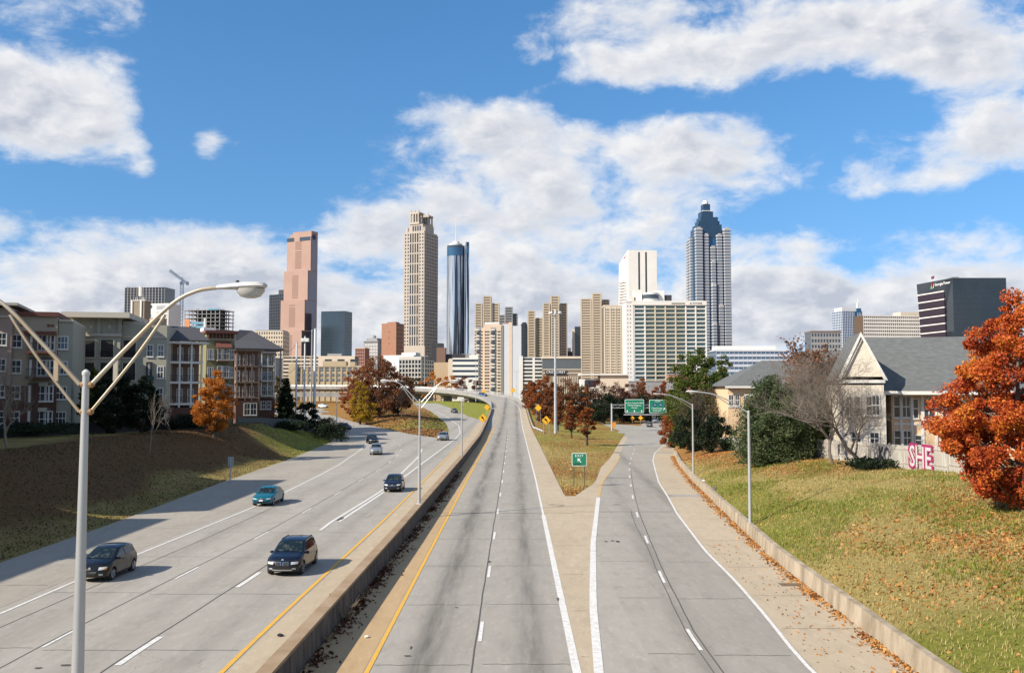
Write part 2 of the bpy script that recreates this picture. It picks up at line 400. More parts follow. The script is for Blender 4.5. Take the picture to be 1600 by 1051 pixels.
def ground_mat():
    m = mat('ground_cover', rough=.95, spec=.15); nt = m.node_tree; N = nt.nodes; L = nt.links; b = N['Principled BSDF']
    at_ = N.new('ShaderNodeAttribute'); at_.attribute_name = 'cover'; sp_ = N.new('ShaderNodeSeparateColor'); L.new(at_.outputs['Color'], sp_.inputs[0])
    tc = N.new('ShaderNodeTexCoord')
    def nz(s, d=6, r=.65, stretch=None):
        o = N.new('ShaderNodeTexNoise'); o.inputs['Scale'].default_value = s; o.inputs['Detail'].default_value = d; o.inputs['Roughness'].default_value = r
        v = tc.outputs['Object']
        if stretch:
            mp = N.new('ShaderNodeMapping'); mp.inputs['Scale'].default_value = stretch; L.new(v, mp.inputs[0]); v = mp.outputs[0]
        L.new(v, o.inputs['Vector']); return o.outputs['Fac']
    def rng(x, a, bb, lo=0, hi=1):
        o = N.new('ShaderNodeMapRange'); L.new(x, o.inputs[0]); o.inputs[1].default_value = a; o.inputs[2].default_value = bb; o.inputs[3].default_value = lo; o.inputs[4].default_value = hi; return o.outputs[0]
    def mx(f, a, c):
        o = N.new('ShaderNodeMix'); o.data_type = 'RGBA'
        for i, v in ((0, f), (6, a), (7, c)):
            if isinstance(v, bpy.types.NodeSocket): L.new(v, o.inputs[i])
            else: o.inputs[i].default_value = (*v, 1) if isinstance(v, tuple) else v
        return o.outputs[2]
    def add(a, c, op='ADD', cl=False):
        o = N.new('ShaderNodeMath'); o.operation = op; o.use_clamp = cl
        for i, v in ((0, a), (1, c)):
            if isinstance(v, bpy.types.NodeSocket): L.new(v, o.inputs[i])
            else: o.inputs[i].default_value = v
        return o.outputs[0]
    fine = nz(5, 7, .78); mid = nz(.45, 6, .65, (1, .35, 1)); big = nz(.17, 4, .6); vf = nz(38, 3, .7)
    straw = mx(rng(fine, .35, .65), (.27, .20, .06), (.50, .40, .16))
    green = mx(rng(fine, .35, .65), (.12, .135, .022), (.32, .32, .06))
    gmask = rng(add(add(mid, sp_.outputs[1]), add(fine, .25, 'MULTIPLY')), .88, 1.28)
    c = mx(gmask, straw, green)
    lit = mx(rng(vf, .35, .65), (.17, .075, .022), (.40, .20, .06))
    lmask = rng(add(add(add(vf, .5, 'MULTIPLY'), add(mid, .5, 'MULTIPLY')), sp_.outputs[0]), .72, 1.22)
    c = mx(add(lmask, .92, 'MULTIPLY'), c, lit)
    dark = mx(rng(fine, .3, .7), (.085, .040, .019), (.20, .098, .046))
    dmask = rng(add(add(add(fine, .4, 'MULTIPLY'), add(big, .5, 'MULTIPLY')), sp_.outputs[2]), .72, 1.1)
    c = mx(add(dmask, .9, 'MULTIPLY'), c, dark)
    L.new(c, b.inputs['Base Color'])
    bp = N.new('ShaderNodeBump'); bp.inputs['Strength'].default_value = .9; bp.inputs['Distance'].default_value = .12
    L.new(add(add(fine, vf), mid), bp.inputs['Height']); L.new(bp.outputs[0], b.inputs['Normal'])
    return m
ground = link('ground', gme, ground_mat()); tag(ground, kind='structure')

# ------------------------------------------------------------------ pavement
def road_mat(name, c, c2, lanes=None, tar=True):
    m = mat(name, rough=.85, spec=.3); nt = m.node_tree; N = nt.nodes; L = nt.links; b = N['Principled BSDF']
    tc = N.new('ShaderNodeTexCoord')
    def nz(s, d=5, r=.6, st=None):
        o = N.new('ShaderNodeTexNoise'); o.inputs['Scale'].default_value = s; o.inputs['Detail'].default_value = d; o.inputs['Roughness'].default_value = r
        mp = N.new('ShaderNodeMapping'); mp.inputs['Scale'].default_value = st or (1, 1, 1); L.new(tc.outputs['Object'], mp.inputs[0]); L.new(mp.outputs[0], o.inputs['Vector']); return o.outputs['Fac']
    def mth(op, *a, clamp=False):
        o = N.new('ShaderNodeMath'); o.operation = op; o.use_clamp = clamp
        for i, v in enumerate(a):
            if isinstance(v, bpy.types.NodeSocket): L.new(v, o.inputs[i])
            else: o.inputs[i].default_value = v
        return o.outputs[0]
    def mx(f, a, c_):
        o = N.new('ShaderNodeMix'); o.data_type = 'RGBA'; L.new(f, o.inputs[0])
        for i, v in ((6, a), (7, c_)):
            if isinstance(v, bpy.types.NodeSocket): L.new(v, o.inputs[i])
            else: o.inputs[i].default_value = (*v, 1)
        return o.outputs[2]
    def rng(x, a, bb, lo=0, hi=1):
        o = N.new('ShaderNodeMapRange'); L.new(x, o.inputs[0]); o.inputs[1].default_value = a; o.inputs[2].default_value = bb; o.inputs[3].default_value = lo; o.inputs[4].default_value = hi; return o.outputs[0]
    base = mx(rng(nz(.25, 6, .6, (1, .25, 1)), .3, .7), c, c2)
    base = mx(rng(nz(40, 3, .7), .25, .75, 0, .35), base, tuple(q * .72 for q in c))
    base = mx(rng(nz(1.1, 7, .8, (1, .4, 1)), .5, .74, 0, .6), base, tuple(q * .66 for q in c))
    base = mx(rng(nz(3.2, 5, .8, (1, .3, 1)), .52, .8, 0, .5), base, tuple(min(1, q * 1.3) for q in c2))
    # oil and tyre rubber worn along the lanes
    if lanes:
        sp_ = N.new('ShaderNodeSeparateXYZ'); L.new(tc.outputs['Object'], sp_.inputs[0]); tot = None
        for (x0, slope, w, s) in lanes:
            u = mth('SUBTRACT', sp_.outputs[0], mth('MULTIPLY_ADD', sp_.outputs[1], slope, x0))
            g = mth('POWER', 2.0, mth('MULTIPLY', mth('MULTIPLY', u, u), -1.0 / (w * w)))
            g = mth('MULTIPLY', g, s); tot = g if tot is None else mth('ADD', tot, g)
        st = mth('MULTIPLY', tot, rng(nz(1.2, 6, .7, (1, .08, 1)), .3, .62, .15, 1.0), clamp=True)
        base = mx(st, base, tuple(q * .42 for q in c))
    # cracks
    vo = N.new('ShaderNodeTexVoronoi'); vo.feature = 'DISTANCE_TO_EDGE'; vo.inputs['Scale'].default_value = .23
    wn = N.new('ShaderNodeTexNoise'); wn.inputs['Scale'].default_value = 1.6; wn.inputs['Detail'].default_value = 4; L.new(tc.outputs['Object'], wn.inputs['Vector'])
    va = N.new('ShaderNodeVectorMath'); va.operation = 'MULTIPLY_ADD'; L.new(wn.outputs['Color'], va.inputs[0]); va.inputs[1].default_value = (1.2, 1.2, 0); L.new(tc.outputs['Object'], va.inputs[2])
    L.new(va.outputs[0], vo.inputs['Vector'])
    ck = mth('MULTIPLY', rng(vo.outputs['Distance'], .0, .005, 1, 0), rng(nz(.12, 3), .50, .62, 0, .55), clamp=True)
    base = mx(ck, base, (.05, .045, .04))
    L.new(base, b.inputs['Base Color'])
    bp = N.new('ShaderNodeBump'); bp.inputs['Strength'].default_value = .25; bp.inputs['Distance'].default_value = .01
    L.new(nz(60, 3, .7), bp.inputs['Height']); L.new(bp.outputs[0], b.inputs['Normal'])
    return m
ROAD_L = road_mat('asphalt_outbound', (.31, .285, .245), (.375, .345, .30), [(-11.5, .004, .5, .35), (-15.1, .004, .55, .3), (-19.3, .004, .6, .28)])
ROAD_M = road_mat('asphalt_inbound', (.31, .285, .245), (.375, .345, .30), [(-3.25, .002, .45, .75), (.62, .003, .40, .62), (-3.1, .002, 1.15, .3), (.7, .003, 1.15, .25)])
ROAD_R = road_mat('asphalt_exit', (.30, .275, .235), (.36, .33, .285), [(9.2, .058, .5, .6), (5.0, .058, .5, .35), (7.2, .058, 2.4, .15)])
SHOULD = road_mat('concrete_shoulder', (.405, .325, .225), (.475, .39, .28))
SHOULD_B = road_mat('concrete_shoulder_rusty', (.40, .275, .145), (.45, .32, .18))
SHOULD_G = road_mat('concrete_shoulder_grey', (.30, .27, .225), (.36, .325, .27))
WHITE = mat('road_paint_white', (.66, .64, .60), .7, c2=(.42, .40, .36), scale=5, amt=.8, lo=.42, hi=.72)
YELLOW = mat('road_paint_yellow', (.66, .36, .035), .7, c2=(.50, .31, .10), scale=2, amt=.8, lo=.42, hi=.7)
YELLOW_OLD = mat('road_paint_yellow_worn', (.52, .33, .12), .8, c2=(.40, .31, .19), scale=1.5, amt=.9)
TAR = mat('joint_tar', (.085, .078, .068), .8)
RZ = .06
def ribbon(ys, xa, xb, zf, n=1, dz=RZ, mb=None):
    mb = mb or MB(); rows = len(ys); vs = []; fs = []
    for y in ys:
        a, b = xa(y), xb(y)
        for k in range(n + 1):
            x = a + (b - a) * k / n; vs.append((x, y, zf(x, y) + dz))
    for j in range(rows - 1):
        for k in range(n): q = j * (n + 1) + k; fs.append((q, q + 1, q + n + 2, q + n + 1))
    return mb.add(vs, fs)
def yr(a, b, st):
    n = max(1, round((b - a) / st)); return [a + (b - a) * i / n for i in range(n + 1)]
fl = lambda x, y: zL(y)
fr = lambda x, y: zR(y)
f0 = lambda x, y: zM(y)
road_left = ribbon(yr(-40, 182, 6), LE, lambda y: XW(y) - .3, fl, 4).build('road', ROAD_L); tag(road_left, kind='structure')
mb = ribbon(yr(182, 330, 6), LE, lambda y: interp(y, IRY, IRX), fl, 3)
ribbon(yr(182, 388, 6), lambda y: interp(y, ILY, ILX), lambda y: interp(y, IGY, IGX), fl, 3, mb=mb)
mb.add([(-190, 322, 2.9), (-62, 318, 2.3), (-62, 345, 3.05), (-190, 350, 3.3)], [(0, 1, 2, 3)])
road_branch = mb.build('road', ROAD_L); tag(road_branch, kind='structure')
# middle carriageway and exit lane, one paved sheet up to the grass gore, then two
mb = ribbon(yr(-40, 85, 5), lambda y: XW(y), lambda y: 5.0, f0, 3)
mid_r = [p for p in MID if p.y >= 80]
ii = next(i for i, p in enumerate(MID) if p.y >= 85)
lefts = offs(MID, -6.0, RZ); rights = offs(MID, 5.95, RZ)
for i, p in enumerate(MID):
    if p.y < 335: lefts[i].x = XW(p.y); lefts[i].y = p.y
la = [Vector((XW(85), 85, RZ))] + lefts[ii:]; ra = [Vector((5.0, 85, RZ))] + rights[ii:]
mb.strip(ra, la)
road_mid = mb.build('road', ROAD_M, fix=False); tag(road_mid, kind='structure')
mb = ribbon(yr(-40, 85, 5), lambda y: 5.0, XB, f0, 3)
ribbon(yr(85, 272, 6), lambda y: interp(y, GRY, GRX), XB, fr, 3, mb=mb)
mb.add([(12, 268, -1.04), (31.5, 226, -1.035), (44, 272, -1.03), (20, 330, -1.04)], [(0, 1, 2, 3)])   # side street
ribbon(yr(272, 520, 30), lambda y: 38 + (y - 272) * .17, lambda y: 52 + (y - 272) * .17, fr, 2, mb=mb)
road_exit = mb.build('road', ROAD_R); tag(road_exit, kind='structure')

# shoulders, paint and joints
D1, D2 = RZ + .006, RZ + .014
def part(mb, name, m, parent, **k): return mb.build(name, m, parent, **k)
LINE_Y = [-40, 38, 53, 73, 85, 102, 117, 145, 164, 182]; LINE_X = [-21.6, -21.6, -21.5, -20.9, -21.0, -21.4, -22, -24, -26, -29.2]
def EL(y): return interp(y, LINE_Y, LINE_X)
part(ribbon(yr(-40, 182, 4), LE, lambda y: EL(y) - .6, fl, 1, D1), 'shoulder', SHOULD_G, road_left)
YL = lambda y: interp(y, [-40, 37, 67, 130, 177, 230], [-9.75, -9.7, -9.3, -9.1, -9.0, -9.6])
part(ribbon(yr(-40, 182, 4), lambda y: YL(y) + .2, lambda y: XW(y) - .32, fl, 1, D1), 'shoulder', SHOULD, road_left)
part(ribbon(yr(182, 272, 4), lambda y: YL(y) + .2, lambda y: min(XW(y) - .32, interp(y, IGY, IGX)), fl, 1, D1), 'shoulder', SHOULD, road_branch)
part(ribbon(yr(-40, 225, 4), lambda y: XW(y) + .01, lambda y: -5.0 + interp(y, [0, 225], [-.25, .35]), f0, 1, D1), 'shoulder', SHOULD_B, road_mid)
WR = lambda y: interp(y, [-40, 32, 60, 100, 225, 300], [2.22, 2.25, 2.4, 2.6, 2.75, 2.8])
part(ribbon(yr(-40, 85, 4), lambda y: WR(y) + .2, lambda y: min(4.99, XWL(y) - .2), f0, 1, D1), 'shoulder', SHOULD, road_mid) if False else None
XWL = lambda y: interp(y, [-40, 31.6, 42, 59, 84, 101, 111, 130, 143, 184, 216], [2.7, 2.97, 3.68, 5.2, 7.9, 9.9, 11.5, 14.6, 16.6, 22.6, 27.6])   # left line of the exit lane
part(ribbon(yr(-40, 85, 3), lambda y: WR(y) + .1, lambda y: min(4.99, XWL(y) - .1), f0, 1, D1), 'shoulder', SHOULD, road_mid)
part(ribbon(yr(56, 85, 3), lambda y: 5.0, lambda y: max(5.02, XWL(y) - .1), f0, 1, D1), 'shoulder', SHOULD, road_exit)
part(ribbon(yr(85, 330, 5), lambda y: WR(y) + .1, lambda y: 4.9, f0, 1, D1), 'shoulder', SHOULD, road_mid)
part(ribbon(yr(85, 216, 4), lambda y: interp(y, GRY, GRX), lambda y: XWL(y) - .15, fr, 1, D1), 'shoulder', SHOULD, road_exit)
ERL = lambda y: interp(y, [-40, 30.5, 34, 39, 46, 55, 72, 97, 128, 150, 168], [9.3, 10.1, 10.5, 11.1, 11.8, 12.2, 13.1, 15.7, 19.9, 23.5, 28.0])
def gline(pxs, zf): return [G(a, b, zf) for a, b in pxs]
el = gline([(1250, 1031.8), (1198, 965.7), (1152, 912), (1102, 861.7), (1058, 803.5), (1029.5, 754.6), (1020, 720), (1023, 708), (1037, 695)], fr)
ely = [-40] + [p.y for p in el]; elx = [el[0].x - .6] + [p.x for p in el]
ERL = lambda y: interp(y, ely, elx)
part(ribbon(yr(-40, el[-1].y, 4), lambda y: ERL(y) + .1, XB, fr, 1, D1), 'shoulder', SHOULD, road_exit)

def line(parent, ys, xf, w, zf, m, name='edge_line'):
    return part(ribbon(ys, lambda y: xf(y) - w / 2, lambda y: xf(y) + w / 2, zf, 1, D2), name, m, parent)
line(road_left, yr(-40, 182, 3), EL, .16, fl, WHITE)
line(road_left, yr(-40, 182, 4), YL, .18, fl, YELLOW)
line(road_branch, yr(182, 240, 4), YL, .15, fl, YELLOW_OLD)
line(road_branch, yr(182, 205, 3), lambda y: interp(y, [182, 192, 205], [-29.2, -32, -37]), .16, fl, WHITE)
L1R = lambda y: interp(y, [58, 84, 102, 120, 168, 182, 203, 240, 290, 325], [-12.65, -11.9, -11.75, -11.6, -11.1, -11.1, -11.5, -14, -20.4, -27])
line(road_left, yr(66, 182, 4), L1R, .22, fl, WHITE, 'lane_line')
line(road_branch, yr(182, 325, 5), L1R, .18, fl, WHITE, 'lane_line')
line(road_left, yr(62, 148, 4), lambda y: interp(y, [58, 66, 84, 96, 105, 130, 149], [-12.9, -12.95, -12.3, -12.2, -12.6, -13.3, -14.6]), .22, fl, WHITE, 'lane_line')
MY = lambda y: -5.0 + interp(y, [0, 100, 225, 300], [-.1, .1, .5, .5])
line(road_mid, yr(-40, 250, 4), MY, .17, f0, YELLOW)
mp_far = [p for p in MID if 250 <= p.y <= 412]
MB().strip(offs(mp_far, -3.3, D2 + .01), offs(mp_far, -3.5, D2 + .01)).build('edge_line', YELLOW_OLD, road_mid)
line(road_mid, yr(-40, 72, 3), WR, .30, f0, WHITE)
line(road_mid, yr(72, 250, 4), WR, .17, f0, WHITE)
MB().strip(offs(mp_far, 3.85, D2 + .01), offs(mp_far, 3.68, D2 + .01)).build('edge_line', WHITE, road_mid)
line(road_mid, yr(-40, 56, 3), XWL, .34, f0, WHITE)
line(road_exit, yr(56.1, 84, 3), XWL, .34, fr, WHITE)
line(road_exit, yr(84.4, 150, 3), XWL, .32, fr, YELLOW_OLD)
line(road_exit, yr(-40, el[-1].y, 2.5), ERL, .16, fr, WHITE)
# broken lines, one stripe each
def dashes(parent, xf, zf, starts, length=3.05, w=.15, m=WHITE):
    for y in starts:
        part(ribbon([y - length / 2, y, y + length / 2], lambda q: xf(q) - w / 2, lambda q: xf(q) + w / 2, zf, 1, D2), 'lane_stripe', m, parent)
MD = lambda y: interp(y, [p.y for p in MID[:120]], [p.x for p in MID[:120]])
dashes(road_mid, MD, f0, [37.6 + 12.19 * i for i in range(-1, 18)])
D2L = lambda y: interp(y, [-40, 35.5, 47.5, 59, 71, 93, 115, 126, 134, 145, 156, 168, 182], [-18, -17.2, -16.8, -16.3, -16.1, -15.9, -15.9, -16.3, -16.7, -17.6, -19, -21.4, -25])
dashes(road_left, D2L, fl, [35.5 + 12.19 * i for i in range(-1, 12)], w=.13)
D1L = lambda y: interp(y, [-40, 33.4, 46, 62], [-14.2, -13.5, -13.1, -12.8])
dashes(road_left, D1L, fl, [33.6, 46, 57.5], w=.24, length=3.6)
dl = gline([(1076.8, 991), (1031.7, 898), (1009.7, 842.8), (996.8, 808.8), (989.5, 782), (986.4, 764), (984.5, 750.5), (983.2, 737.3), (984, 726), (986, 717), (989, 708), (992, 700)], fr)
DR = lambda y: interp(y, [-40] + [p.y for p in dl], [dl[0].x - .5] + [p.x for p in dl])
dashes(road_exit, DR, fr, [36.4 + 12.0 * i for i in range(-1, 13)], w=.15)
# tarred seams and a cross joint
def seam(parent, ys, xf, zf, w=.05, seed=0):
    rnd = random.Random(seed); j = {y: rnd.uniform(-.018, .018) for y in ys}
    part(ribbon(ys, lambda y: xf(y) + j[y] - w / 2, lambda y: xf(y) + j[y] + w / 2, zf, 1, D1 + .004), 'joint', TAR, parent)
seam(road_mid, yr(-40, 230, 1.5), lambda y: MD(y) - .16, f0, .055, 1)
seam(road_exit, yr(-40, 120, 1.5), lambda y: DR(y) + .22, f0 if False else fr, .05, 2)
seam(road_exit, yr(-40, 75, 1.5), lambda y: DR(y) - .12 - .3 * max(0, math.sin(y * .11)), fr, .035, 3)
seam(road_left, yr(-40, 130, 2), lambda y: D2L(y) - .15, fl, .04, 4)
seam(road_left, yr(-40, 60, 2), lambda y: D1L(y) - .2, fl, .05, 5)
seam(road_left, yr(-40, 80, 2), lambda y: D2L(y) - 3.2, fl, .035, 6)
def cross(parent, y, x0, x1, zf, w=.10):
    xs = [x0 + (x1 - x0) * i / 12 for i in range(13)]
    rnd = random.Random(int(y)); a = [(x, y + rnd.uniform(-.06, .06), zf(x, y) + D1 + .004) for x in xs]
    MB().strip(a, [(p[0], p[1] + w, p[2]) for p in a]).build('joint', TAR, parent)
cross(road_mid, 73.3, -6.7, 4.95, f0, .13); cross(road_exit, 74, 5.05, 12.9, f0, .13); cross(road_mid, 121, -6.2, 2.6, f0, .2); cross(road_exit, 106, 10.6, 13.4, fr, .22); cross(road_mid, 205, -5.5, 2.6, f0, .3)
for y in (34, 41, 49, 58): cross(road_mid, y, WR(y) + .3, min(4.9, XWL(y) - .3), f0, .035)
for y in (90, 98, 108, 120, 135): cross(road_mid, y, WR(y) + .3, 4.85, f0, .06)
for y in (38, 44, 51, 60, 70, 82): cross(road_exit, y, ERL(y) + .3, XB(y) - .1, fr, .035)
for i in range(12):
    y = 33 + i * 9.15
    cross(road_mid, y, -4.9, MD(y) - .25, f0, .03); cross(road_mid, y + .1, MD(y) + .2, WR(y) - .2, f0, .03)
    cross(road_exit, y + 1.4, max(5.05, XWL(y) + .3), DR(y) - .3, fr, .03); cross(road_exit, y + 1.2, DR(y) + .35, ERL(y) - .2, fr, .03)
    cross(road_left, y + .6, YL(y) - .2, D2L(y) + .2, fl, .03); cross(road_left, y + .9, D2L(y) - .3, EL(y) + .2, fl, .03); cross(road_left, y + 2.5, EL(y) - .9, LE(y) + .3, fl, .035)
# dark patches and scuffs on the surface
def patch(parent, x, y, w, h, zf, seed, m=TAR):
    rnd = random.Random(seed); n = 9
    poly = [(x + w * math.cos(2 * math.pi * k / n) * rnd.uniform(.5, 1), y + h * math.sin(2 * math.pi * k / n) * rnd.uniform(.5, 1)) for k in range(n)]
    MB().add([(p[0], p[1], zf(*p) + D2 + .004) for p in poly], [tuple(range(n))]).build('patch', m, parent)
for i, (px, py, w, h) in enumerate([(947, 847, .12, .25), (957, 846, .15, .3), (965, 847, .18, .3), (965, 847.5, .1, .4)]):
    p = G(px, py, fr); patch(road_exit, p.x, p.y, w, h, fr, i)
for i, (px, py, w, h) in enumerate([(764, 879, .16, .35), (636, 1027, .18, .12), (642, 1014, .05, .3), (872, 938, .08, .6), (713, 951, .12, .1)]):
    p = G(px, py, f0); patch(road_mid, p.x, p.y, w, h, f0, i + 10)
for i, (px, py, w, h) in enumerate([(531, 812, .25, 1.3), (102, 1042, .3, .15), (60, 1046, .15, .12), (575, 806, .25, 1.6)]):
    p = G(px, py, fl); patch(road_left, p.x, p.y, w, h, fl, i + 20, TAR if i != 3 else SHOULD_G)
# ------------------------------------------------------------------ walls
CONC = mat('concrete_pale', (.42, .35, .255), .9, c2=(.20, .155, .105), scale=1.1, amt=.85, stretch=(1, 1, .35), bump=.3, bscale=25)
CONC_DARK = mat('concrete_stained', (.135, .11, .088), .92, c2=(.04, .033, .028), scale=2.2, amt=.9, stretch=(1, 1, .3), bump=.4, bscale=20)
CONC_TOP = mat('concrete_coping_rusty', (.34, .25, .16), .9, c2=(.24, .155, .08), scale=.7, amt=.8, bump=.2, bscale=25)
CONC_BR = mat('bridge_concrete', (.31, .295, .27), .9, c2=(.21, .195, .175), scale=.5, amt=.8, stretch=(1, 1, .25))
GALV = mat('galvanised_steel', (.55, .56, .57), .45, metal=.55, c2=(.40, .41, .42), scale=2, amt=.6)
ALU = mat('lamp_pole_aluminium', (.48, .48, .47), .42, metal=.45, c2=(.35, .35, .345), scale=1.2, amt=.6, stretch=(1, 1, .15))
ARMM = mat('lamp_arm_rusty', (.38, .345, .285), .5, metal=.35, c2=(.33, .235, .12), scale=1.6, amt=.9)
RUST = mat('rust', (.27, .15, .07), .85, c2=(.36, .22, .10), scale=8, amt=.8)
LAMPW = mat('lamp_housing_grey', (.55, .54, .52), .5, c2=(.40, .38, .35), scale=5, amt=.6)
LAMPG = mat('lamp_glass_clear', (.62, .60, .54), .12, spec=.7, trans=.35)
DARKM = mat('dark_metal', (.03, .03, .033), .5)

wall = tag(thing('median_wall', 'long stained concrete median wall between the two carriageways, tan coping', 'wall'))
y = -36.0
while y < 330:
    L_ = 6.1 if y < 150 else 12.2
    y1 = min(y + L_ - (.02 if y < 150 else .05), 330); mb = MB(); N_ = 3
    a = []
    for k in range(N_ + 1):
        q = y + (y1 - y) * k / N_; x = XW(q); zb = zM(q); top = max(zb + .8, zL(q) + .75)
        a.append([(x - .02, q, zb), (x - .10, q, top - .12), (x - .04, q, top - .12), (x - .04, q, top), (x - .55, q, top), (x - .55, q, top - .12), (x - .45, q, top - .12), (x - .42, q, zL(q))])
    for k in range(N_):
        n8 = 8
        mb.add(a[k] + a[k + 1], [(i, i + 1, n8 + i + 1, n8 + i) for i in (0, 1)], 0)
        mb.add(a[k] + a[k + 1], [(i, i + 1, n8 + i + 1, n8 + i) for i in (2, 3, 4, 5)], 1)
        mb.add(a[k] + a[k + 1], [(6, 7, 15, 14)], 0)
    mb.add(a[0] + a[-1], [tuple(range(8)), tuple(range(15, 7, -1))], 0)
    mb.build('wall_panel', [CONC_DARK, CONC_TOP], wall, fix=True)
    y += L_
rwall = thing('barrier_wall', 'low tan concrete barrier wall at the foot of the grassy bank', 'wall')
y = -36.0
while y < 162:
    L_ = 4.6; y1 = min(y + L_ - .02, 164); mb = MB(); N_ = 2; a = []
    for k in range(N_ + 1):
        q = y + (y1 - y) * k / N_; x = XB(q); zb = zR(q); h = .84 * (1 - .6 * smooth((q - 150) / 14))
        a.append([(x, q, zb), (x + .07, q, zb + h), (x + .36, q, zb + h), (x + .40, q, zb - .1)])
    for k in range(N_): mb.add(a[k] + a[k + 1], [(i, i + 1, 5 + i, 4 + i) for i in range(3)], 0)
    mb.add(a[0] + a[-1], [(0, 1, 2, 3), (7, 6, 5, 4)])
    mb.build('wall_panel', CONC, rwall, fix=True)
    y += L_

# ------------------------------------------------------------------ street lamps
def cobra(mb, tip, d, L_=.86, w=.30, mi=0):
    """lamp head starting at tip and running along +-x (d)"""
    st = [(0, .055, .045, .045), (.10, .075, .06, .05), (.34, .12, .075, .07), (.58, .17, .09, .10), (.80, .165, .085, .10), (.95, .12, .06, .06), (1.0, .03, .02, .02)]
    n = 12; vs = []; fs = []
    for s, hw, up, dn in st:
        for k in range(n):
            a = 2 * math.pi * k / n; zc = math.sin(a) * (up if math.sin(a) > 0 else dn * .6)
            vs.append((tip[0] + d * s * L_, tip[1] + math.cos(a) * hw, tip[2] + zc + .035 * s))
    for i in range(len(st) - 1):
        for k in range(n): fs.append((i * n + k, i * n + (k + 1) % n, (i + 1) * n + (k + 1) % n, (i + 1) * n + k))
    fs.append(tuple(range(n))); fs.append(tuple((len(st) - 1) * n + k for k in range(n)))
    mb.add(vs, fs, mi)
def lamp_arm(root, d, zt, m_up, m_low, reach=2.2, rise=1.62):
    """upper tube, brace and strut on one side of a pole whose top is zt"""
    U = [(.10, -.16), (.50, .26), (.90, .66), (1.30, 1.06), (1.62, 1.31), (1.92, 1.44), (2.14, 1.48), (2.26, 1.49)]
    Lw = [(.10, -.62), (.50, -.14), (.90, .36), (1.25, .86), (1.36, 1.03)]
    kx = reach / 2.26; kz = rise / 1.62
    up = [(d * a * kx, 0, zt + b * kz) for a, b in U]; lo = [(d * a * kx, 0, zt + b * kz) for a, b in Lw]
    up_s = [tuple(v) for v in catmull(up, 3)]
    arm = MB().tube(up_s, [.038 - .006 * i / len(up_s) for i in range(len(up_s))], 8).build('arm', m_up, root, smooth_=40)
    MB().tube([tuple(v) for v in catmull(lo, 2)], .027, 8).build('brace', m_low, root, smooth_=40)
    MB().obox((d * .52 * kx, 0, zt + .08 * kz), (.075, .04, .36 * kz)).build('strut', ARMM, root)
    for z in (-.16, -.62): MB().lathe([(.03, -.02), (.055, 0), (.055, .05), (.03, .08)], 8, (d * .065, 0, zt + z * kz), 'X').build('clamp', RUST, root)
    tip = up[-1]
    mb = MB(); cobra(mb, tip, d); h = mb.build('lamp_head', LAMPW, root, smooth_=45)
    g = MB().lathe([(.05, -.16), (.12, -.13), (.165, -.05), (.17, .0)], 14, (0, 0, 0))
    g.v = [(tip[0] + d * .58 + q[0] * 1.45, tip[1] + q[1], tip[2] - .015 + q[2]) for q in g.v]
    g.build('lens', LAMPG, h, smooth_=60)
    MB().tube([(tip[0] + d * .35, 0, tip[2] + .06), (tip[0] + d * .35, 0, tip[2] + .13)], [.035, .03], 8).build('photocell', DARKM, h)
def lamp_double(label, x, y, zb, zt, rot=0, mats=(ARMM, ARMM), rb=.135, rt=.055):
    h = zt - zb
    r = thing('street_lamp', label, 'street lamp', (x, y, zb), rot, 'street lamps along the roads')
    pole = MB().tube([(0, 0, .02), (0, 0, h * .5), (0, 0, h)], [rb, (rb + rt) / 2, rt], 14).build('pole', ALU, r, smooth_=40)
    MB().lathe([(rt + .008, 0), (rt + .012, .05), (rt * .6, .09), (.01, .10)], 12, (0, 0, h)).build('cap', LAMPW, pole, smooth_=40)
    MB().obox((0, 0, .03), (.42, .42, .06)).build('base_plate', LAMPW, pole)
    for d in (-1, 1): lamp_arm(r, d, h, *mats)
    return r
k1 = 15.5 / F
lamp_double('large double-armed street lamp in the left foreground', -7.25, 15.5, 1.1, CH + 24 * k1)
lamp_double('white double-armed street lamp on the median wall beside the dark blue hatchback', -7.15, 70.7, 1.1, 9.05, mats=(ALU, ALU))
r = thing('street_lamp', 'median lamp post whose two short brackets carry no lamp heads', 'street lamp', (-6.7, 122, 1.1), 0, 'street lamps along the roads')
MB().tube([(0, 0, .02), (0, 0, 7.4)], [.12, .075], 10).build('pole', ALU, r, smooth_=40)
for d in (-1, 1):
    MB().tube([(d * .08, 0, 7.0), (d * .32, 0, 7.45)], .04, 6).build('bracket', ARMM, r); MB().tube([(d * .08, 0, 6.55), (d * .30, 0, 7.0)], .035, 6).build('bracket', ARMM, r)
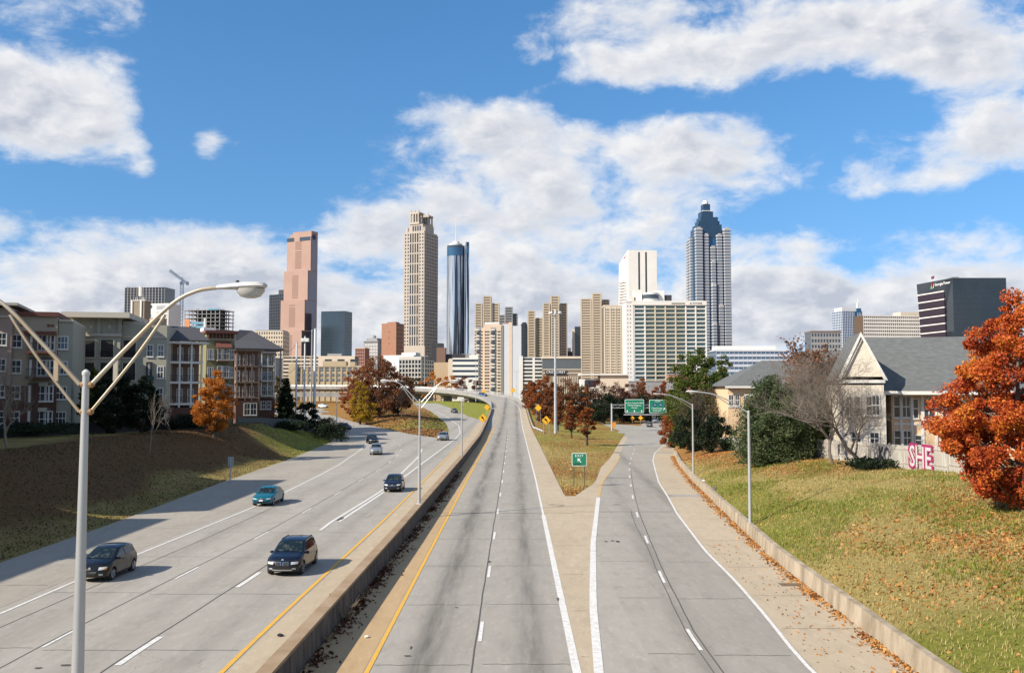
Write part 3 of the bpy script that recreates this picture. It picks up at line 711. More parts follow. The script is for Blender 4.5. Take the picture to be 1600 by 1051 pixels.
def lamp_single(label, x, y, zb, zt, reach, rise):
    h = zt - zb; r = thing('street_lamp', label, 'street lamp', (x, y, zb), 0, 'street lamps along the roads')
    p_ = MB().tube([(0, 0, .02), (0, 0, h)], [.125, .08], 12).build('pole', ALU, r, smooth_=40)
    MB().lathe([(.085, 0), (.085, .04), (.01, .08)], 10, (0, 0, h)).build('cap', LAMPW, p_)
    up = [(-.05, 0, h - .05), (-reach * .35, 0, h + rise * .5), (-reach * .7, 0, h + rise * .88), (-reach, 0, h + rise)]
    lo = [(-.05, 0, h - .45), (-reach * .3, 0, h + rise * .22), (-reach * .62, 0, h + rise * .74)]
    MB().tube([tuple(v) for v in catmull(up, 3)], .045, 8).build('arm', ALU, r, smooth_=40)
    MB().tube([tuple(v) for v in catmull(lo, 2)], .03, 8).build('brace', ARMM, r, smooth_=40)
    mb = MB(); cobra(mb, up[-1], -1); hd = mb.build('lamp_head', LAMPW, r, smooth_=45)
    MB().lathe([(.05, -.15), (.14, -.08), (.17, 0)], 12, (up[-1][0] - .5, 0, up[-1][2])).build('lens', LAMPG, hd, smooth_=60)
zt = at(1174, 643, 62.5).z
lamp_single('tall grey street lamp rising from the barrier wall below the bare trees', XB(62.5) + .2, 62.5, zR(62.5) + .8, zt, 3.4, 1.35)
zt = at(1078, 632, 103).z
lamp_single('grey street lamp on the barrier wall beside the dark bushes', XB(103) + .2, 103, zR(103) + .8, zt, 3.6, 1.2)
p = at(1043, 626, 190)
lamp_single('small far street lamp with a bright white head right of the overhead signs', p.x + 2.6, 190, zR(190), p.z - .8, 2.6, .8)

def high_mast(label, px, py, ptop, Y, r0=.38):
    b = at(px, py, Y); t = at(px, ptop, Y); r = thing('high_mast_light', label, 'light mast', (b.x, Y, b.z)); h = t.z - b.z
    MB().tube([(0, 0, 0), (0, 0, h)], [r0, r0 * .45], 12).build('mast', GALV, r, smooth_=40)
    ring = MB().tube([(1.15 * math.cos(a), 1.15 * math.sin(a), h - .3) for a in [i * math.pi / 8 for i in range(17)]], .06, 6, cap=False).build('ring', DARKM, r)
    for i in range(8):
        a = i * math.pi / 4; MB().lathe([(.10, .15), (.16, 0), (.34, -.35), (.30, -.45)], 10, (1.25 * math.cos(a), 1.25 * math.sin(a), h - .2)).build('floodlight', LAMPW, ring, smooth_=40)
    MB().lathe([(.25, 0), (.3, .25), (.1, .4)], 10, (0, 0, h)).build('head', LAMPW, r)
high_mast('very tall steel high-mast light standing in the grass gore', 868, 677, 486, 208)
def plain_pole(label, px, py, ptop, Y, r0, heads=0):
    b = at(px, py, Y); t = at(px, ptop, Y); h = t.z - b.z; r = thing('light_pole', label, 'light pole', (b.x, Y, b.z))
    MB().tube([(0, 0, 0), (0, 0, h)], [r0, r0 * .6], 8).build('pole', GALV, r, smooth_=40)
    for d in (-1, 1) if heads else ():
        MB().tube([(0, 0, h - .1), (d * .9, 0, h)], .06, 6).build('arm', GALV, r); MB().obox((d * 1.3, 0, h), (.9, .4, .18)).build('lamp_head', LAMPW, r)
plain_pole('slim twin-headed lamp pole on the outer parapet of the curved overpass', 807, 617, 580, 372, .12, 1)
plain_pole('slim lamp pole beside the near end of the overpass railing', 743.5, 627, 563, 330, .12, 0)
plain_pole('thin lamp pole behind the overpass near the tan block', 663, 600, 556, 470, .14, 1)
plain_pole('thin wooden utility pole in front of the yellow tree', 526, 664, 620, 225, .13, 0)

# ------------------------------------------------------------------ overpass
br = thing('overpass', 'grey concrete overpass curving left above the ramp', 'bridge')
bp_ = [p for p in MID if p.y >= 333]
def sweep(path, secs, name, m, parent, dz=0):
    """secs: closed polygon of (lateral, z)"""
    rows = [offs(path, l, dz) for l, z in secs]; mb = MB(); n = len(secs)
    for i in range(len(path)):
        mb.v += [(rows[k][i].x, rows[k][i].y, rows[k][i].z + secs[k][1]) for k in range(n)]
    for i in range(len(path) - 1):
        for k in range(n): mb.f.append((i * n + k, i * n + (k + 1) % n, (i + 1) * n + (k + 1) % n, (i + 1) * n + k)); mb.m.append(0)
    mb.f += [tuple(range(n)), tuple((len(path) - 1) * n + k for k in range(n))]; mb.m += [0, 0]
    return mb.build(name, m, parent, fix=True)
sweep(bp_, [(-6.6, -.02), (6.6, -.02), (6.6, -.35), (5.2, -.5), (4.6, -1.5), (-4.6, -1.5), (-5.2, -.5), (-6.6, -.35)], 'deck', CONC_BR, br)
for s in (-1, 1):
    pth = resample(bp_, 5.0) if False else bp_
    pr = sweep(bp_, [(s * 6.55, -.3), (s * 6.15, -.3), (s * 6.2, .85), (s * 6.55, .85)], 'parapet', CONC_BR, br)
    base = resample(offs(bp_, s * 6.38, .85), 2.4); mb = MB()
    for q in base: mb.tube([q, q + Vector((0, 0, .75))], .05, 5)
    mb.build('rail_posts', GALV, br)['kind'] = 'stuff'
    for h in (1.1, 1.35, 1.6): MB().tube(offs(bp_, s * 6.38, h), .045, 5).build('rail', GALV, br)
for k in (8, 18, 27, 34, 40):
    if k < len(bp_):
        q = bp_[k]; gz = ground_z(q.x, q.y)
        t = (bp_[min(k + 1, len(bp_) - 1)] - bp_[k - 1]); rz = math.atan2(t.y, t.x)
        MB().obox((q.x, q.y, (q.z - 1.6 + gz - .5) / 2), (1.1, 5.5, q.z - 1.6 - gz + .5), rz).build('pier', CONC_BR, br)
br2 = thing('arched_bridge', 'lower grey arched bridge below the overpass at the left', 'bridge')
A = at(440, 608, 395); B = at(560, 611, 395); mb = MB(); n = 16
for i in range(n):
    xa = A.x - 30 + (B.x + 14 - A.x + 30) * i / n; xb = A.x - 30 + (B.x + 14 - A.x + 30) * (i + 1) / n
    f = lambda q: 7.2 - .9 * (2 * q - 1) ** 2 * 1.6
    g = lambda q: 9.1 - .5 * (2 * q - 1) ** 2
    za, zb, ta, tb = f(i / n), f((i + 1) / n), g(i / n), g((i + 1) / n)
    mb.add([(xa, 395, za), (xb, 395, zb), (xb, 395, tb), (xa, 395, ta), (xa, 402, za), (xb, 402, zb), (xb, 402, tb), (xa, 402, ta)],
           [(0, 1, 2, 3), (7, 6, 5, 4), (3, 2, 6, 7), (0, 4, 5, 1)])
mb.build('span', CONC_BR, br2)
for xq in (A.x - 28, B.x + 12): MB().box(xq - 1.5, xq + 1.5, 396, 401, 1, 6.4).build('abutment', CONC_BR, br2)

# guardrail along the outer shoulder of the inbound carriageway
gr = thing('guardrail', 'white steel guardrail following the outer shoulder towards the overpass', 'guardrail')
gp = [G(848, 677, lambda x, y: ground_z(x, y)), ] + [Vector((p.x, p.y, p.z)) for p in offs([p for p in MID if 226 < p.y < 350], 6.3)]
gp[0].z = ground_z(gp[0].x, gp[0].y)
secs = [(-.02, .45), (.06, .52), (-.02, .60), (.06, .68), (-.02, .76), (-.05, .76), (-.05, .45)]
sweep(gp, secs, 'rail', mat('guardrail_white', (.62, .63, .63), .4, metal=.3), gr)
for q in resample(gp, 3.8): MB().box(q.x + .05, q.x + .2, q.y - .07, q.y + .07, q.z - .3, q.z + .72).build('post', GALV, gr)

# ------------------------------------------------------------------ signs
SGREEN = mat('sign_green', (.012, .17, .09), .4, c2=(.02, .2, .11), scale=3)
SWHITE = mat('sign_white', (.8, .81, .8), .4)
SYELL = mat('sign_yellow', (.80, .42, .02), .45, c2=(.74, .36, .02), scale=2)
SBLACK = mat('sign_black', (.02, .02, .02), .5)
SBACK = mat('sign_back', (.40, .40, .40), .5, metal=.3, c2=(.3, .3, .3), scale=3)
def plate(w, h, r=.06, t=.02, rot=0):
    poly = []
    for cx, cz, a0 in ((w / 2 - r, h / 2 - r, 0), (-w / 2 + r, h / 2 - r, 90), (-w / 2 + r, -h / 2 + r, 180), (w / 2 - r, -h / 2 + r, 270)):
        for k in range(4): a = R(a0 + 30 * k); poly.append((cx + r * math.cos(a), cz + r * math.sin(a)))
    c, s = math.cos(rot), math.sin(rot); poly = [(x * c - z * s, x * s + z * c) for x, z in poly]; n = len(poly)
    return MB().add([(x, -t / 2, z) for x, z in poly] + [(x, t / 2, z) for x, z in poly],
                    [tuple(range(n)), tuple(range(2 * n - 1, n - 1, -1))] + [((i + 1) % n, i, n + i, n + (i + 1) % n) for i in range(n)])
def flat(poly, y, m, name, parent, loc, t=.006):
    n = len(poly)
    o = MB().add([(x, y - t, z) for x, z in poly] + [(x, y, z) for x, z in poly],
                 [tuple(range(n)), tuple(range(2 * n - 1, n - 1, -1))] + [((i + 1) % n, i, n + i, n + (i + 1) % n) for i in range(n)]).build(name, m, parent, loc)
    return o
def arrow_curve(s, left=1):
    st = []
    for k in range(9):
        a = R(10 * k * 1.0); st.append((s * (.16 - .34 * (1 - math.cos(a)) * 1.0), s * (-.34 + .1 + .34 * math.sin(a) * 1.25)))
    st = [(s * .16, -s * .42)] + st
    L_, R_ = [], []
    for i, (x, z) in enumerate(st):
        x2, z2 = st[min(i + 1, len(st) - 1)]; x1, z1 = st[max(i - 1, 0)]; dx, dz = x2 - x1, z2 - z1; l = math.hypot(dx, dz); w = s * .075
        L_.append((x - dz / l * w, z + dx / l * w)); R_.append((x + dz / l * w, z - dx / l * w))
    ex, ez = st[-1]
    head = [(ex, ez + s * .22), (ex - s * .30, ez), (ex, ez - s * .22)]
    poly = L_ + head + R_[::-1]
    return [(left * x, z) for x, z in poly]
def diamond(label, px, py, Y, size, arrow=True, posts=1, group='yellow diamond curve signs', gz=None):
    c = at(px, py, Y); gz = ground_z(c.x, Y) if gz is None else gz
    r = thing('warning_sign', label, 'road sign', (c.x, Y, gz), 0, group); h = c.z - gz
    pl = plate(size, size, .07, .02, math.pi / 4).build('plate', SYELL, r, (0, 0, h))
    plate(size * .93, size * .93, .06, .006, math.pi / 4).build('border', SBLACK, pl, (0, -.014, 0)); plate(size * .89, size * .89, .055, .006, math.pi / 4).build('face', SYELL, pl, (0, -.020, 0))
    if arrow: flat(arrow_curve(size * .85), -.024, SBLACK, 'arrow', pl, (0, 0, 0))
    for k in range(posts):
        x = 0 if posts == 1 else (k - .5) * size * .8
        MB().box(x - .035, x + .035, .02, .07, -.3, h + size * .2).build('post', GALV, r)
    if h < 0: print('sign below ground', label, h)
GY_ = 208
diamond('yellow diamond sign with curve arrow left of the median wall', 754.5, 653, 240, 1.65, True, 1, gz=zL(240))
diamond('plain yellow diamond sign above the grass left of the median wall', 761, 636, 300, 1.5, False, 1, gz=zL(300))
diamond('yellow diamond sign with curve arrow standing by the guardrail end', 853.5, 656.5, 205, 1.5, True, 2)
diamond('plain yellow diamond sign behind the guardrail, left of the high mast', 841, 637, 255, 1.45, False, 2)
diamond('small orange diamond sign on the near end of the overpass railing', 756, 612, 398, 1.6, False, 1, gz=7.6)
diamond('small orange diamond sign on the outer parapet of the overpass', 802, 609.5, 368, 1.5, False, 1, gz=6.2)
diamond('faded yellow diamond sign under the left overhead sign', 988, 653, 300, 1.1, False, 1, gz=-1.1)
diamond('orange diamond sign on a white post beneath the overhead signs', 1001, 652.5, 296, 1.15, False, 1, gz=-1.1)

# EXIT sign in the gore
c = at(905, 717.5, 95); ex = thing('exit_sign', 'green EXIT sign with white arrow on two posts in the gore', 'road sign', (c.x, 95, ground_z(c.x, 95)))
h = c.z - ground_z(c.x, 95)
pl = plate(1.52, 1.34, .12, .03).build('plate', SWHITE, ex, (0, 0, h)); plate(1.43, 1.25, .1, .01).build('face', SGREEN, pl, (0, -.021, 0))
lettering('EXIT', .36, SWHITE, pl, (0, -.03, .38), depth=.004, space=1.25)
def arrow_up_left(s): 
    base = [(-.06, -.45), (.06, -.45), (.06, .12), (.26, -.06), (.26, .12), (0, .42), (-.26, .12), (-.26, -.06), (-.06, .12)]
    a = R(40); return [((x * math.cos(a) - z * math.sin(a)) * s, (x * math.sin(a) + z * math.cos(a)) * s) for x, z in base]
flat(arrow_up_left(.62), -.027, SWHITE, 'arrow', pl, (.0, 0, -.08))
rnd = random.Random(4)
for k in range(9):
    x = -.55 + k * .09; z = -.47 + rnd.uniform(-.05, .06)
    flat([(x + rnd.uniform(.03, .09) * math.cos(a), z + rnd.uniform(.03, .09) * math.sin(a)) for a in [i * math.pi / 3 for i in range(6)]], -.028 - .001 * k, SBLACK, 'stain', pl, (0, 0, 0), .001)
for x in (-.55, .55): MB().box(x - .04, x + .04, .02, .08, -.3, h - .6).build('post', mat('post_dark_green', (.05, .07, .05), .6), ex)

# overhead gantry
gy = 246; b0 = at(956, 673, gy); gt = thing('sign_gantry', 'steel truss gantry carrying two green overhead signs', 'gantry', (b0.x, gy, -1.1))
top = at(956, 632, gy).z + 1.1; x1 = at(1066, 632, gy).x - b0.x
for x in (0, x1): MB().tube([(x, 0, -.3), (x, 0, top + .3)], [.28, .22], 10).build('column', GALV, gt, smooth_=40)
for z in (top, top - .85):
    for yy in (-.35, .35): MB().tube([(0, yy, z), (x1, yy, z)], .07, 6).build('chord', GALV, gt)
n = 12
for i in range(n): MB().tube([(x1 * i / n, -.35, top - .85), (x1 * (i + .5) / n, -.35, top), (x1 * (i + 1) / n, -.35, top - .85)], .035, 5).build('diagonal', GALV, gt)
MB().box(at(974, 647, gy).x - b0.x, at(1050, 647, gy).x - b0.x, -1.5, -.7, at(974, 648, gy).z + 1.1, at(974, 646.6, gy).z + 1.1).build('catwalk', GALV, gt)
def ohsign(label, pxa, pxb, pya, pyb):
    a = at(pxa, pya, gy - .8); b = at(pxb, pyb, gy - .8); w, hh = b.x - a.x, a.z - b.z
    r = thing('overhead_sign', label, 'road sign', ((a.x + b.x) / 2, gy - .8, (a.z + b.z) / 2), 0, 'green overhead signs on the gantry')
    plate(w, hh, .25, .06).build('plate', SWHITE, r); plate(w - .2, hh - .2, .2, .02).build('face', SGREEN, r, (0, -.045, 0))
    for x in (-w * .35, 0, w * .35): MB().box(x - .05, x + .05, .04, .45, -hh / 2, hh / 2).build('bracket', GALV, r)
    return r, w, hh
r, w, hh = ohsign('left green overhead sign with three lines and three small arrows', 976.3, 1006.2, 623.7, 644.8)
for t, z, s in (('Andrew Young Intl Blvd', .85, .5), ('World Congress', .22, .56), ('Center', -.42, .56)): lettering(t, s * .98, SWHITE, r, (0, -.062, z), depth=.006)
for x in (-w * .38, 0, w * .38): flat([(x - .08, -hh / 2 + .75), (x - .08, -hh / 2 + .5), (x - .25, -hh / 2 + .55), (x, -hh / 2 + .2), (x + .25, -hh / 2 + .55), (x + .08, -hh / 2 + .5), (x + .08, -hh / 2 + .75)], -.06, SWHITE, 'arrow', r, (0, 0, 0))
r, w, hh = ohsign('right green overhead sign with two route shields', 1014.3, 1041, 624.2, 644.8)
lettering('NORTH', .42, SWHITE, r, (0, -.062, hh / 2 - .45), depth=.006)
SBLUE = mat('sign_blue', (.02, .04, .22), .45)
for x, t in ((-.8, '75'), (.8, '85')):
    flat([(x - .45, .85), (x + .45, .85), (x + .48, .3), (x + .3, 0), (x, -.15), (x - .3, 0), (x - .48, .3)], -.06, SBLUE, 'shield', r, (0, 0, 0)); lettering(t, .5, SWHITE, r, (x, -.075, .35), depth=.005)
for t, z in (('Chattanooga', -.5), ('Greenville', -1.1)): lettering(t, .55, SWHITE, r, (-.2, -.062, z), depth=.006)
flat([(w / 2 - .95, -.95), (w / 2 - .5, -.6), (w / 2 - .75, -.5), (w / 2 - .3, -.35), (w / 2 - .3, -.85), (w / 2 - .42, -.72), (w / 2 - .85, -1.05)], -.06, SWHITE, 'arrow', r, (0, 0, 0))
# orange board strapped to the gantry foot
c = at(957.5, 664, gy - 1.2); r = thing('orange_board_sign', 'small orange board sign on a post at the foot of the gantry', 'road sign', (c.x + .3, gy - 1.2, -1.1))
plate(1.0, 1.35, .05, .03).build('plate', mat('sign_orange', (.6, .25, .03), .5), r, (0, 0, c.z + 1.1)); MB().box(-.05, .05, .02, .1, -.3, c.z + 1.6).build('post', GALV, r)
# backs of signs on the left bank
c = G(360, 754, ground_z); r = thing('road_sign', 'grey back of a rectangular sign on the left grass bank', 'road sign', c)
s_ = c.y / F
plate(9 * s_, 15 * s_, .05, .03).build('plate', SBACK, r, (0, 0, 33 * s_)); MB().box(-.05, .05, -.08, -.02, -.3, 38 * s_).build('post', GALV, r)

# storm drain in the exit shoulder
p = G(1241, 915, fr); r = thing('storm_drain', 'rusty storm drain grate set in the right shoulder', 'drain', (p.x, p.y, RZ + .022))
DRAIN = mat('drain_iron', (.13, .095, .065), .8, c2=(.20, .13, .07), scale=6)
MB().box(-.72, .72, -.34, .34, -.012, -.002).build('frame', DRAIN, r)
for k in range(9): MB().box(-.6 + k * .15 - .04, -.6 + k * .15 + .04, -.28, .28, -.002, .012).build('bar', DRAIN, r)
# ------------------------------------------------------------------ skyline
def K(D): return D / F
def zpx(py, D): return at(800, py, D).z
def xpx(px, D): return (px - 800) / F * D / (cp * 1.0) * cp if False else at(px, 600, D).x
class Bld:
    """a building at distance D; local x is given in photograph pixels from its own centre line, heights by pixel row"""
    def __init__(s, name, label, px, D, rot=0, cat='building', group='downtown towers'):
        s.D = D; s.k = D / F; s.cx = px; s.px = px; s.x0 = at(px, 600, D).x
        s.r = thing(name, label, cat, (s.x0, D, 0), rot, group)
    def z(s, py): return at(s.px, py, s.D).z
    def m(s, dpx): return dpx * s.k
def facade(mb, face, a0, a1, z0, z1, plane, cols, rows, pf, sf, dep, mp=0, ms=0):
    cw = (a1 - a0) / cols; rh = (z1 - z0) / rows
    def bx(u0, u1, w0, w1, d, mi):
        if face == 'F': mb.box(u0, u1, plane - d, plane + .05, w0, w1, mi)
        elif face == 'B': mb.box(u0, u1, plane - .05, plane + d, w0, w1, mi)
        elif face == 'R': mb.box(plane - .05, plane + d, u0, u1, w0, w1, mi)
        else: mb.box(plane - d, plane + .05, u0, u1, w0, w1, mi)
    if pf > 0:
        for i in range(cols + 1):
            c = a0 + i * cw; w = pf * cw / 2; bx(max(a0, c - w), min(a1, c + w), z0, z1, dep, mp)
    if sf > 0:
        for j in range(rows + 1):
            c = z0 + j * rh; w = sf * rh / 2; bx(a0 + .01, a1 - .01, max(z0 + .01, c - w), min(z1 - .01, c + w), dep * .82, ms)
def stuff(o): o['kind'] = 'stuff'; return o
GL_BLUE = mat('glass_blue', (.05, .13, .22), .08, spec=.9, metal=.35, c2=(.03, .08, .15), scale=.05)
GL_DARK = mat('glass_dark', (.018, .022, .03), .07, spec=.9, c2=(.03, .04, .05), scale=.06)
GL_GREY = mat('glass_grey', (.06, .075, .09), .12, spec=.8, metal=.2)
GL_TEAL = mat('glass_teal', (.07, .10, .125), .1, spec=.9, metal=.4, c2=(.025, .04, .06), scale=.03)
MIRROR = mat('glass_mirror', (.66, .69, .72), .08, metal=.5, c2=(.045, .055, .075), scale=.32, amt=1.0, stretch=(1, 1, .02), lo=.46, hi=.54, detail=3)  # dark and bright reflection streaks put into the glass colour
GRANITE = mat('granite_pink', (.365, .24, .19), .75, c2=(.32, .205, .16), scale=.05, amt=.7, detail=2)
STONE = mat('stone_beige', (.43, .375, .315), .8, c2=(.38, .33, .275), scale=.04, amt=.7)
TANC = mat('concrete_tan', (.49, .41, .31), .85, c2=(.43, .36, .27), scale=.05, amt=.7)
TAND = mat('window_band_brown', (.20, .15, .10), .4, c2=(.13, .10, .075), scale=.3, amt=.8)
WCONC = mat('concrete_white', (.70, .68, .63), .8, c2=(.60, .58, .54), scale=.05, amt=.6)
CREAM = mat('concrete_cream', (.62, .53, .41), .8, c2=(.54, .46, .35), scale=.05, amt=.6)
BRICKO = mat('brick_orange', (.33, .17, .11), .85, c2=(.28, .14, .09), scale=.3, amt=.7)
GREYC = mat('concrete_grey', (.30, .30, .30), .85, c2=(.22, .22, .225), scale=.08, amt=.7)
DARKC = mat('cladding_dark', (.045, .047, .052), .5, c2=(.03, .03, .035), scale=.2)
ROOFT = mat('roof_membrane', (.35, .34, .32), .9)
PEACH = mat('stucco_peach', (.66, .51, .38), .85, c2=(.60, .46, .34), scale=.2, amt=.7)
YELLW = mat('stucco_yellow', (.52, .41, .255), .85, c2=(.47, .37, .23), scale=.2, amt=.7)

# pink granite tower, stepping out towards its foot
b = Bld('office_tower', 'tall pink granite tower with stepped profile and slotted window strip', 464, 1150, R(-25))
W, zt = 37.5, [b.z(370), b.z(424), b.z(470), b.z(517.5), 0]
fy = [0, -5.4, -10.8, -16.2]; back = 14.0
core = MB(); slots = MB(); gl = MB()
for i in range(4): core.box(-W / 2, W / 2, fy[i], back, zt[i + 1], zt[i])
core.box(-W / 2 + 8, W / 2 - .02, 1.0, back - .02, zt[0], b.z(362)).box(-W / 2 + 4, -W / 2 + 8, 1.5, back - .02, zt[0], b.z(366))
core.build('wall', GRANITE, b.r)
for i in range(4):
    zz = zt[i] - 6; 
    while zz > zt[i + 1] + 3.5:
        slots.box(-5.5, 4.0, fy[i] - .12, fy[i] + .1, zz - 1.25, zz); zz -= 2.3 if int(zz) % 9 else 3.4
stuff(slots.build('window_slots', mat('slot_brown', (.20, .11, .08), .6), b.r))
for x0, x1 in ((-W / 2 - .05, -W / 2 + 11), (W / 2 - 17.5, W / 2 - 1)): MB().box(x0, x1, -.3, 1, zt[0] - 5.5, zt[0] - .8).build('top_window', GL_GREY, b.r)
for i in range(4): gl.box(W / 2 - .02, W / 2 + .15, fy[i] + 1.2, back - 1.2, zt[i + 1] + .5, zt[i] - 1)
stuff(gl.build('side_glazing', mat('glass_rose', (.17, .14, .16), .1, spec=.9, metal=.5), b.r))
e = MB().lathe([(.3, 0), (3.6, .05), (3.6, .2)], 16, (0, 0, 0), 'X').build('emblem', mat('emblem_navy', (.02, .025, .08), .5), b.r, (W / 2 + .2, 6, zt[0] - 1.0))

# teal glass block right of it
b = Bld('glass_block', 'dark teal mirrored glass block right of the pink granite tower', 519, 1130, R(-14))
w = b.m(40); zt = b.z(486); MB().box(-w / 2, w / 2, 0, 22, 0, zt).build('glass', GL_TEAL, b.r)
mb = MB(); facade(mb, 'F', -w / 2, w / 2, 0, zt, 0, 22, 26, .05, .05, .12); facade(mb, 'R', 0, 22, 0, zt, w / 2, 12, 26, .05, .05, .12); facade(mb, 'L', 0, 22, 0, zt, -w / 2, 12, 26, .05, .05, .12)
stuff(mb.build('mullions', mat('mullion_dark', (.03, .05, .06), .4), b.r))

# dark tower left of it
b = Bld('dark_tower', 'black glass tower behind the lamp head, left of the pink tower', 430, 1320, R(-30))
w = b.m(30); zt = b.z(460); MB().box(-w / 2, w / 2, 0, 26, 0, zt).build('glass', GL_DARK, b.r)
mb = MB(); facade(mb, 'F', -w / 2, w / 2, 0, zt, 0, 8, 34, .22, .28, .5); facade(mb, 'R', 0, 26, 0, zt, w / 2, 6, 34, .2, .3, .4)
stuff(mb.build('facade_frame', DARKC, b.r)); MB().box(-w / 2 + 10, w / 2, 8, 26, zt, b.z(452)).build('penthouse', DARKC, b.r)
b = Bld('cream_block', 'cream office block with dense square windows at the foot of the pink tower', 418, 900, 0)
w = b.m(46); zt = b.z(517); MB().box(-w / 2, w / 2, 0, 25, 0, zt).build('glass', GL_GREY, b.r)
mb = MB(); facade(mb, 'F', -w / 2, w / 2, 0, zt, 0, 12, 16, .5, .5, .3); facade(mb, 'R', 0, 25, 0, zt, w / 2, 8, 16, .5, .5, .3)
stuff(mb.build('facade_frame', CREAM, b.r)); MB().box(-w / 2 + 1, w / 2 - 1, 1, 24, zt, zt + 1.2).build('roof', ROOFT, b.r)

# left cluster behind the flats
b = Bld('dark_office_block', 'dark glass office block with pale vertical fins behind the grey flats', 223, 1300, R(-6))
w = b.m(66); zt = b.z(449); MB().box(-w / 2, w / 2, 0, 30, 0, zt).build('glass', GL_DARK, b.r)
mb = MB(); facade(mb, 'F', -w / 2, w / 2, b.z(500), zt, 0, 13, 12, .22, .10, .7); stuff(mb.build('facade_frame', GREYC, b.r))
for d in (0, 3): MB().box(-w / 2 + .1 + d, -w / 2 + .9 + d, 4, 5, zt, zt + 2.2).build('roof_vent', GREYC, b.r)
b = Bld('concrete_tower', 'narrow brown concrete shaft topped by a white antenna cluster', 214, 700, R(-10), 'tower')
w = b.m(19); zt = b.z(470); MB().box(-w / 2, w / 2, 0, 9, 0, zt).build('shaft', mat('concrete_brown', (.26, .22, .16), .9, c2=(.19, .16, .12), scale=.3), b.r)
for x in (-w / 2 - 1.6, w / 2 - 3.2): MB().box(x, x + 1.2, -.8, .1, 0, zt + .8).build('rib', WCONC, b.r)
MB().box(-w / 2 - 1, w / 2 + 1, -.5, 9.5, zt, zt + .6).build('roof', WCONC, b.r)
an = MB().tube([(0, 3, zt), (0, 3, b.z(441))], .25, 6).build('antenna', WCONC, b.r)
for i, (x, y) in enumerate([(-1.3, 2), (-.4, 1.6), (.6, 1.7), (1.3, 2.4), (-.9, 3.6), (.9, 3.8)]):
    MB().box(x - .3, x + .3, y - .3, y + .3, b.z(462), b.z(446 + i)).build('panel', WCONC, an)
for x in (-3.4, -2, 2.4, 3.4): MB().box(x - .4, x + .4, 1, 2, zt + .6, zt + 3).build('equipment', GREYC, b.r)
b = Bld('white_office_block', 'white office block with small blue logo behind the grey flats', 241, 900, R(-12))
w = b.m(44); zt = b.z(474); MB().box(-w / 2, w / 2, 0, 22, 0, zt).build('wall', WCONC, b.r)
mb = MB(); z = b.z(487)
while z > b.z(512): mb.box(w * .02, w / 2 - .5, -.12, .1, z - 1.1, z); mb.box(-w / 2 + 4, -w / 2 + 9, -.12, .1, z - 2.0 - 2.5, z - 2.5); z -= 2.5
mb.box(w * .02, w / 2 - .5, -.15, .1, b.z(483.5), b.z(477.5)); stuff(mb.build('window_bands', mat('louvre_grey', (.33, .33, .34), .6), b.r))
lg = MB().lathe([(.1, 0), (1.9, .04), (1.9, .2)], 12, (0, 0, 0), 'Y').build('emblem', SBLUE, b.r, (-6.0, -.25, zt - 3)); lettering('GSU', 2.2, mat('letter_blue', (.12, .25, .5), .5), b.r, (-8.0, -.2, zt - 6.2), depth=.05)

# building under construction and its crane
b = Bld('unfinished_building', 'open concrete frame of a building under construction, rebar on top', 313, 1000, R(-14), 'construction')
w = b.m(64); D_ = 30; zt = b.z(484); fl_ = 4.3; z = zt; i = 0
while z > 0:
    MB().box(-w / 2, w / 2, 0, D_, z - .5, z).build('floor_slab', GREYC, b.r); z -= fl_; i += 1
    if i < 11:
        mb = MB()
        for c in range(9):
            for rr in range(3): mb.box(-w / 2 + .5 + c * (w - 1.6) / 8, -w / 2 + 1.2 + c * (w - 1.6) / 8, .6 + rr * 13.5, 1.3 + rr * 13.5, z + .01, z + fl_ - .51)
        stuff(mb.build('columns', GREYC, b.r))
MB().box(-w / 2 + 10, w / 2 - 8, 10, D_ - 6, 0, zt).build('core_wall', DARKC, b.r)
MB().box(-w / 2 + 2, -w / 2 + 8, -.6, 0, b.z(515), b.z(498)).build('hoist_panel', mat('formwork_orange', (.5, .2, .08), .7), b.r)
rnd = random.Random(2); mb = MB()
for k in range(60):
    x = rnd.uniform(-w / 2, w / 2); y = rnd.uniform(0, D_); mb.box(x - .1, x + .1, y - .1, y + .1, zt, zt + rnd.uniform(.6, 3))
stuff(mb.build('rebar', mat('rebar_brown', (.2, .13, .09), .8), b.r))
BLUET = mat('netting_blue', (.10, .26, .36), .7)
for k in range(3): MB().box(w * .18 + k * 4.5, w * .18 + 4 + k * 4.5, -.3, -.1, zt - .5, zt + 1.2).build('netting', BLUET, b.r)
for k in range(2): MB().box(-w / 2 + 10, 4, -.2, -.05, zt - 16 - k * 4.3, zt - 13.5 - k * 4.3).build('netting', BLUET, b.r)
b = Bld('tower_crane', 'blue tower crane above the unfinished building', 281, 1050, 0, 'crane')
CR = mat('crane_blue', (.10, .16, .24), .5)
def lattice(mb, p, q, w_, n, r=.14):
    p, q = Vector(p), Vector(q); t = (q - p).normalized(); a = t.orthogonal().normalized() if abs(t.z) < .9 else Vector((1, 0, 0)); a = (a - t * a.dot(t)).normalized(); c = t.cross(a)
    cs = [(a * sx + c * sy) * w_ / 2 for sx, sy in ((1, 1), (1, -1), (-1, -1), (-1, 1))]
    for o in cs: mb.tube([p + o, q + o], r, 4)
    for i in range(n):
        u = p.lerp(q, i / n); v = p.lerp(q, (i + 1) / n)
        for j in range(4): mb.tube([u + cs[j], v + cs[(j + 1) % 4]], r * .7, 4)
mb = MB(); lattice(mb, (0, 0, b.z(530)), (0, 0, b.z(442)), 3.0, 16, .25); mb.build('mast', CR, b.r)
top = b.z(440); mb = MB(); lattice(mb, (2.0, 0, top + .5), (-b.m(20), 0, b.z(422.5)), 2.2, 9, .25); mb.build('jib', CR, b.r)
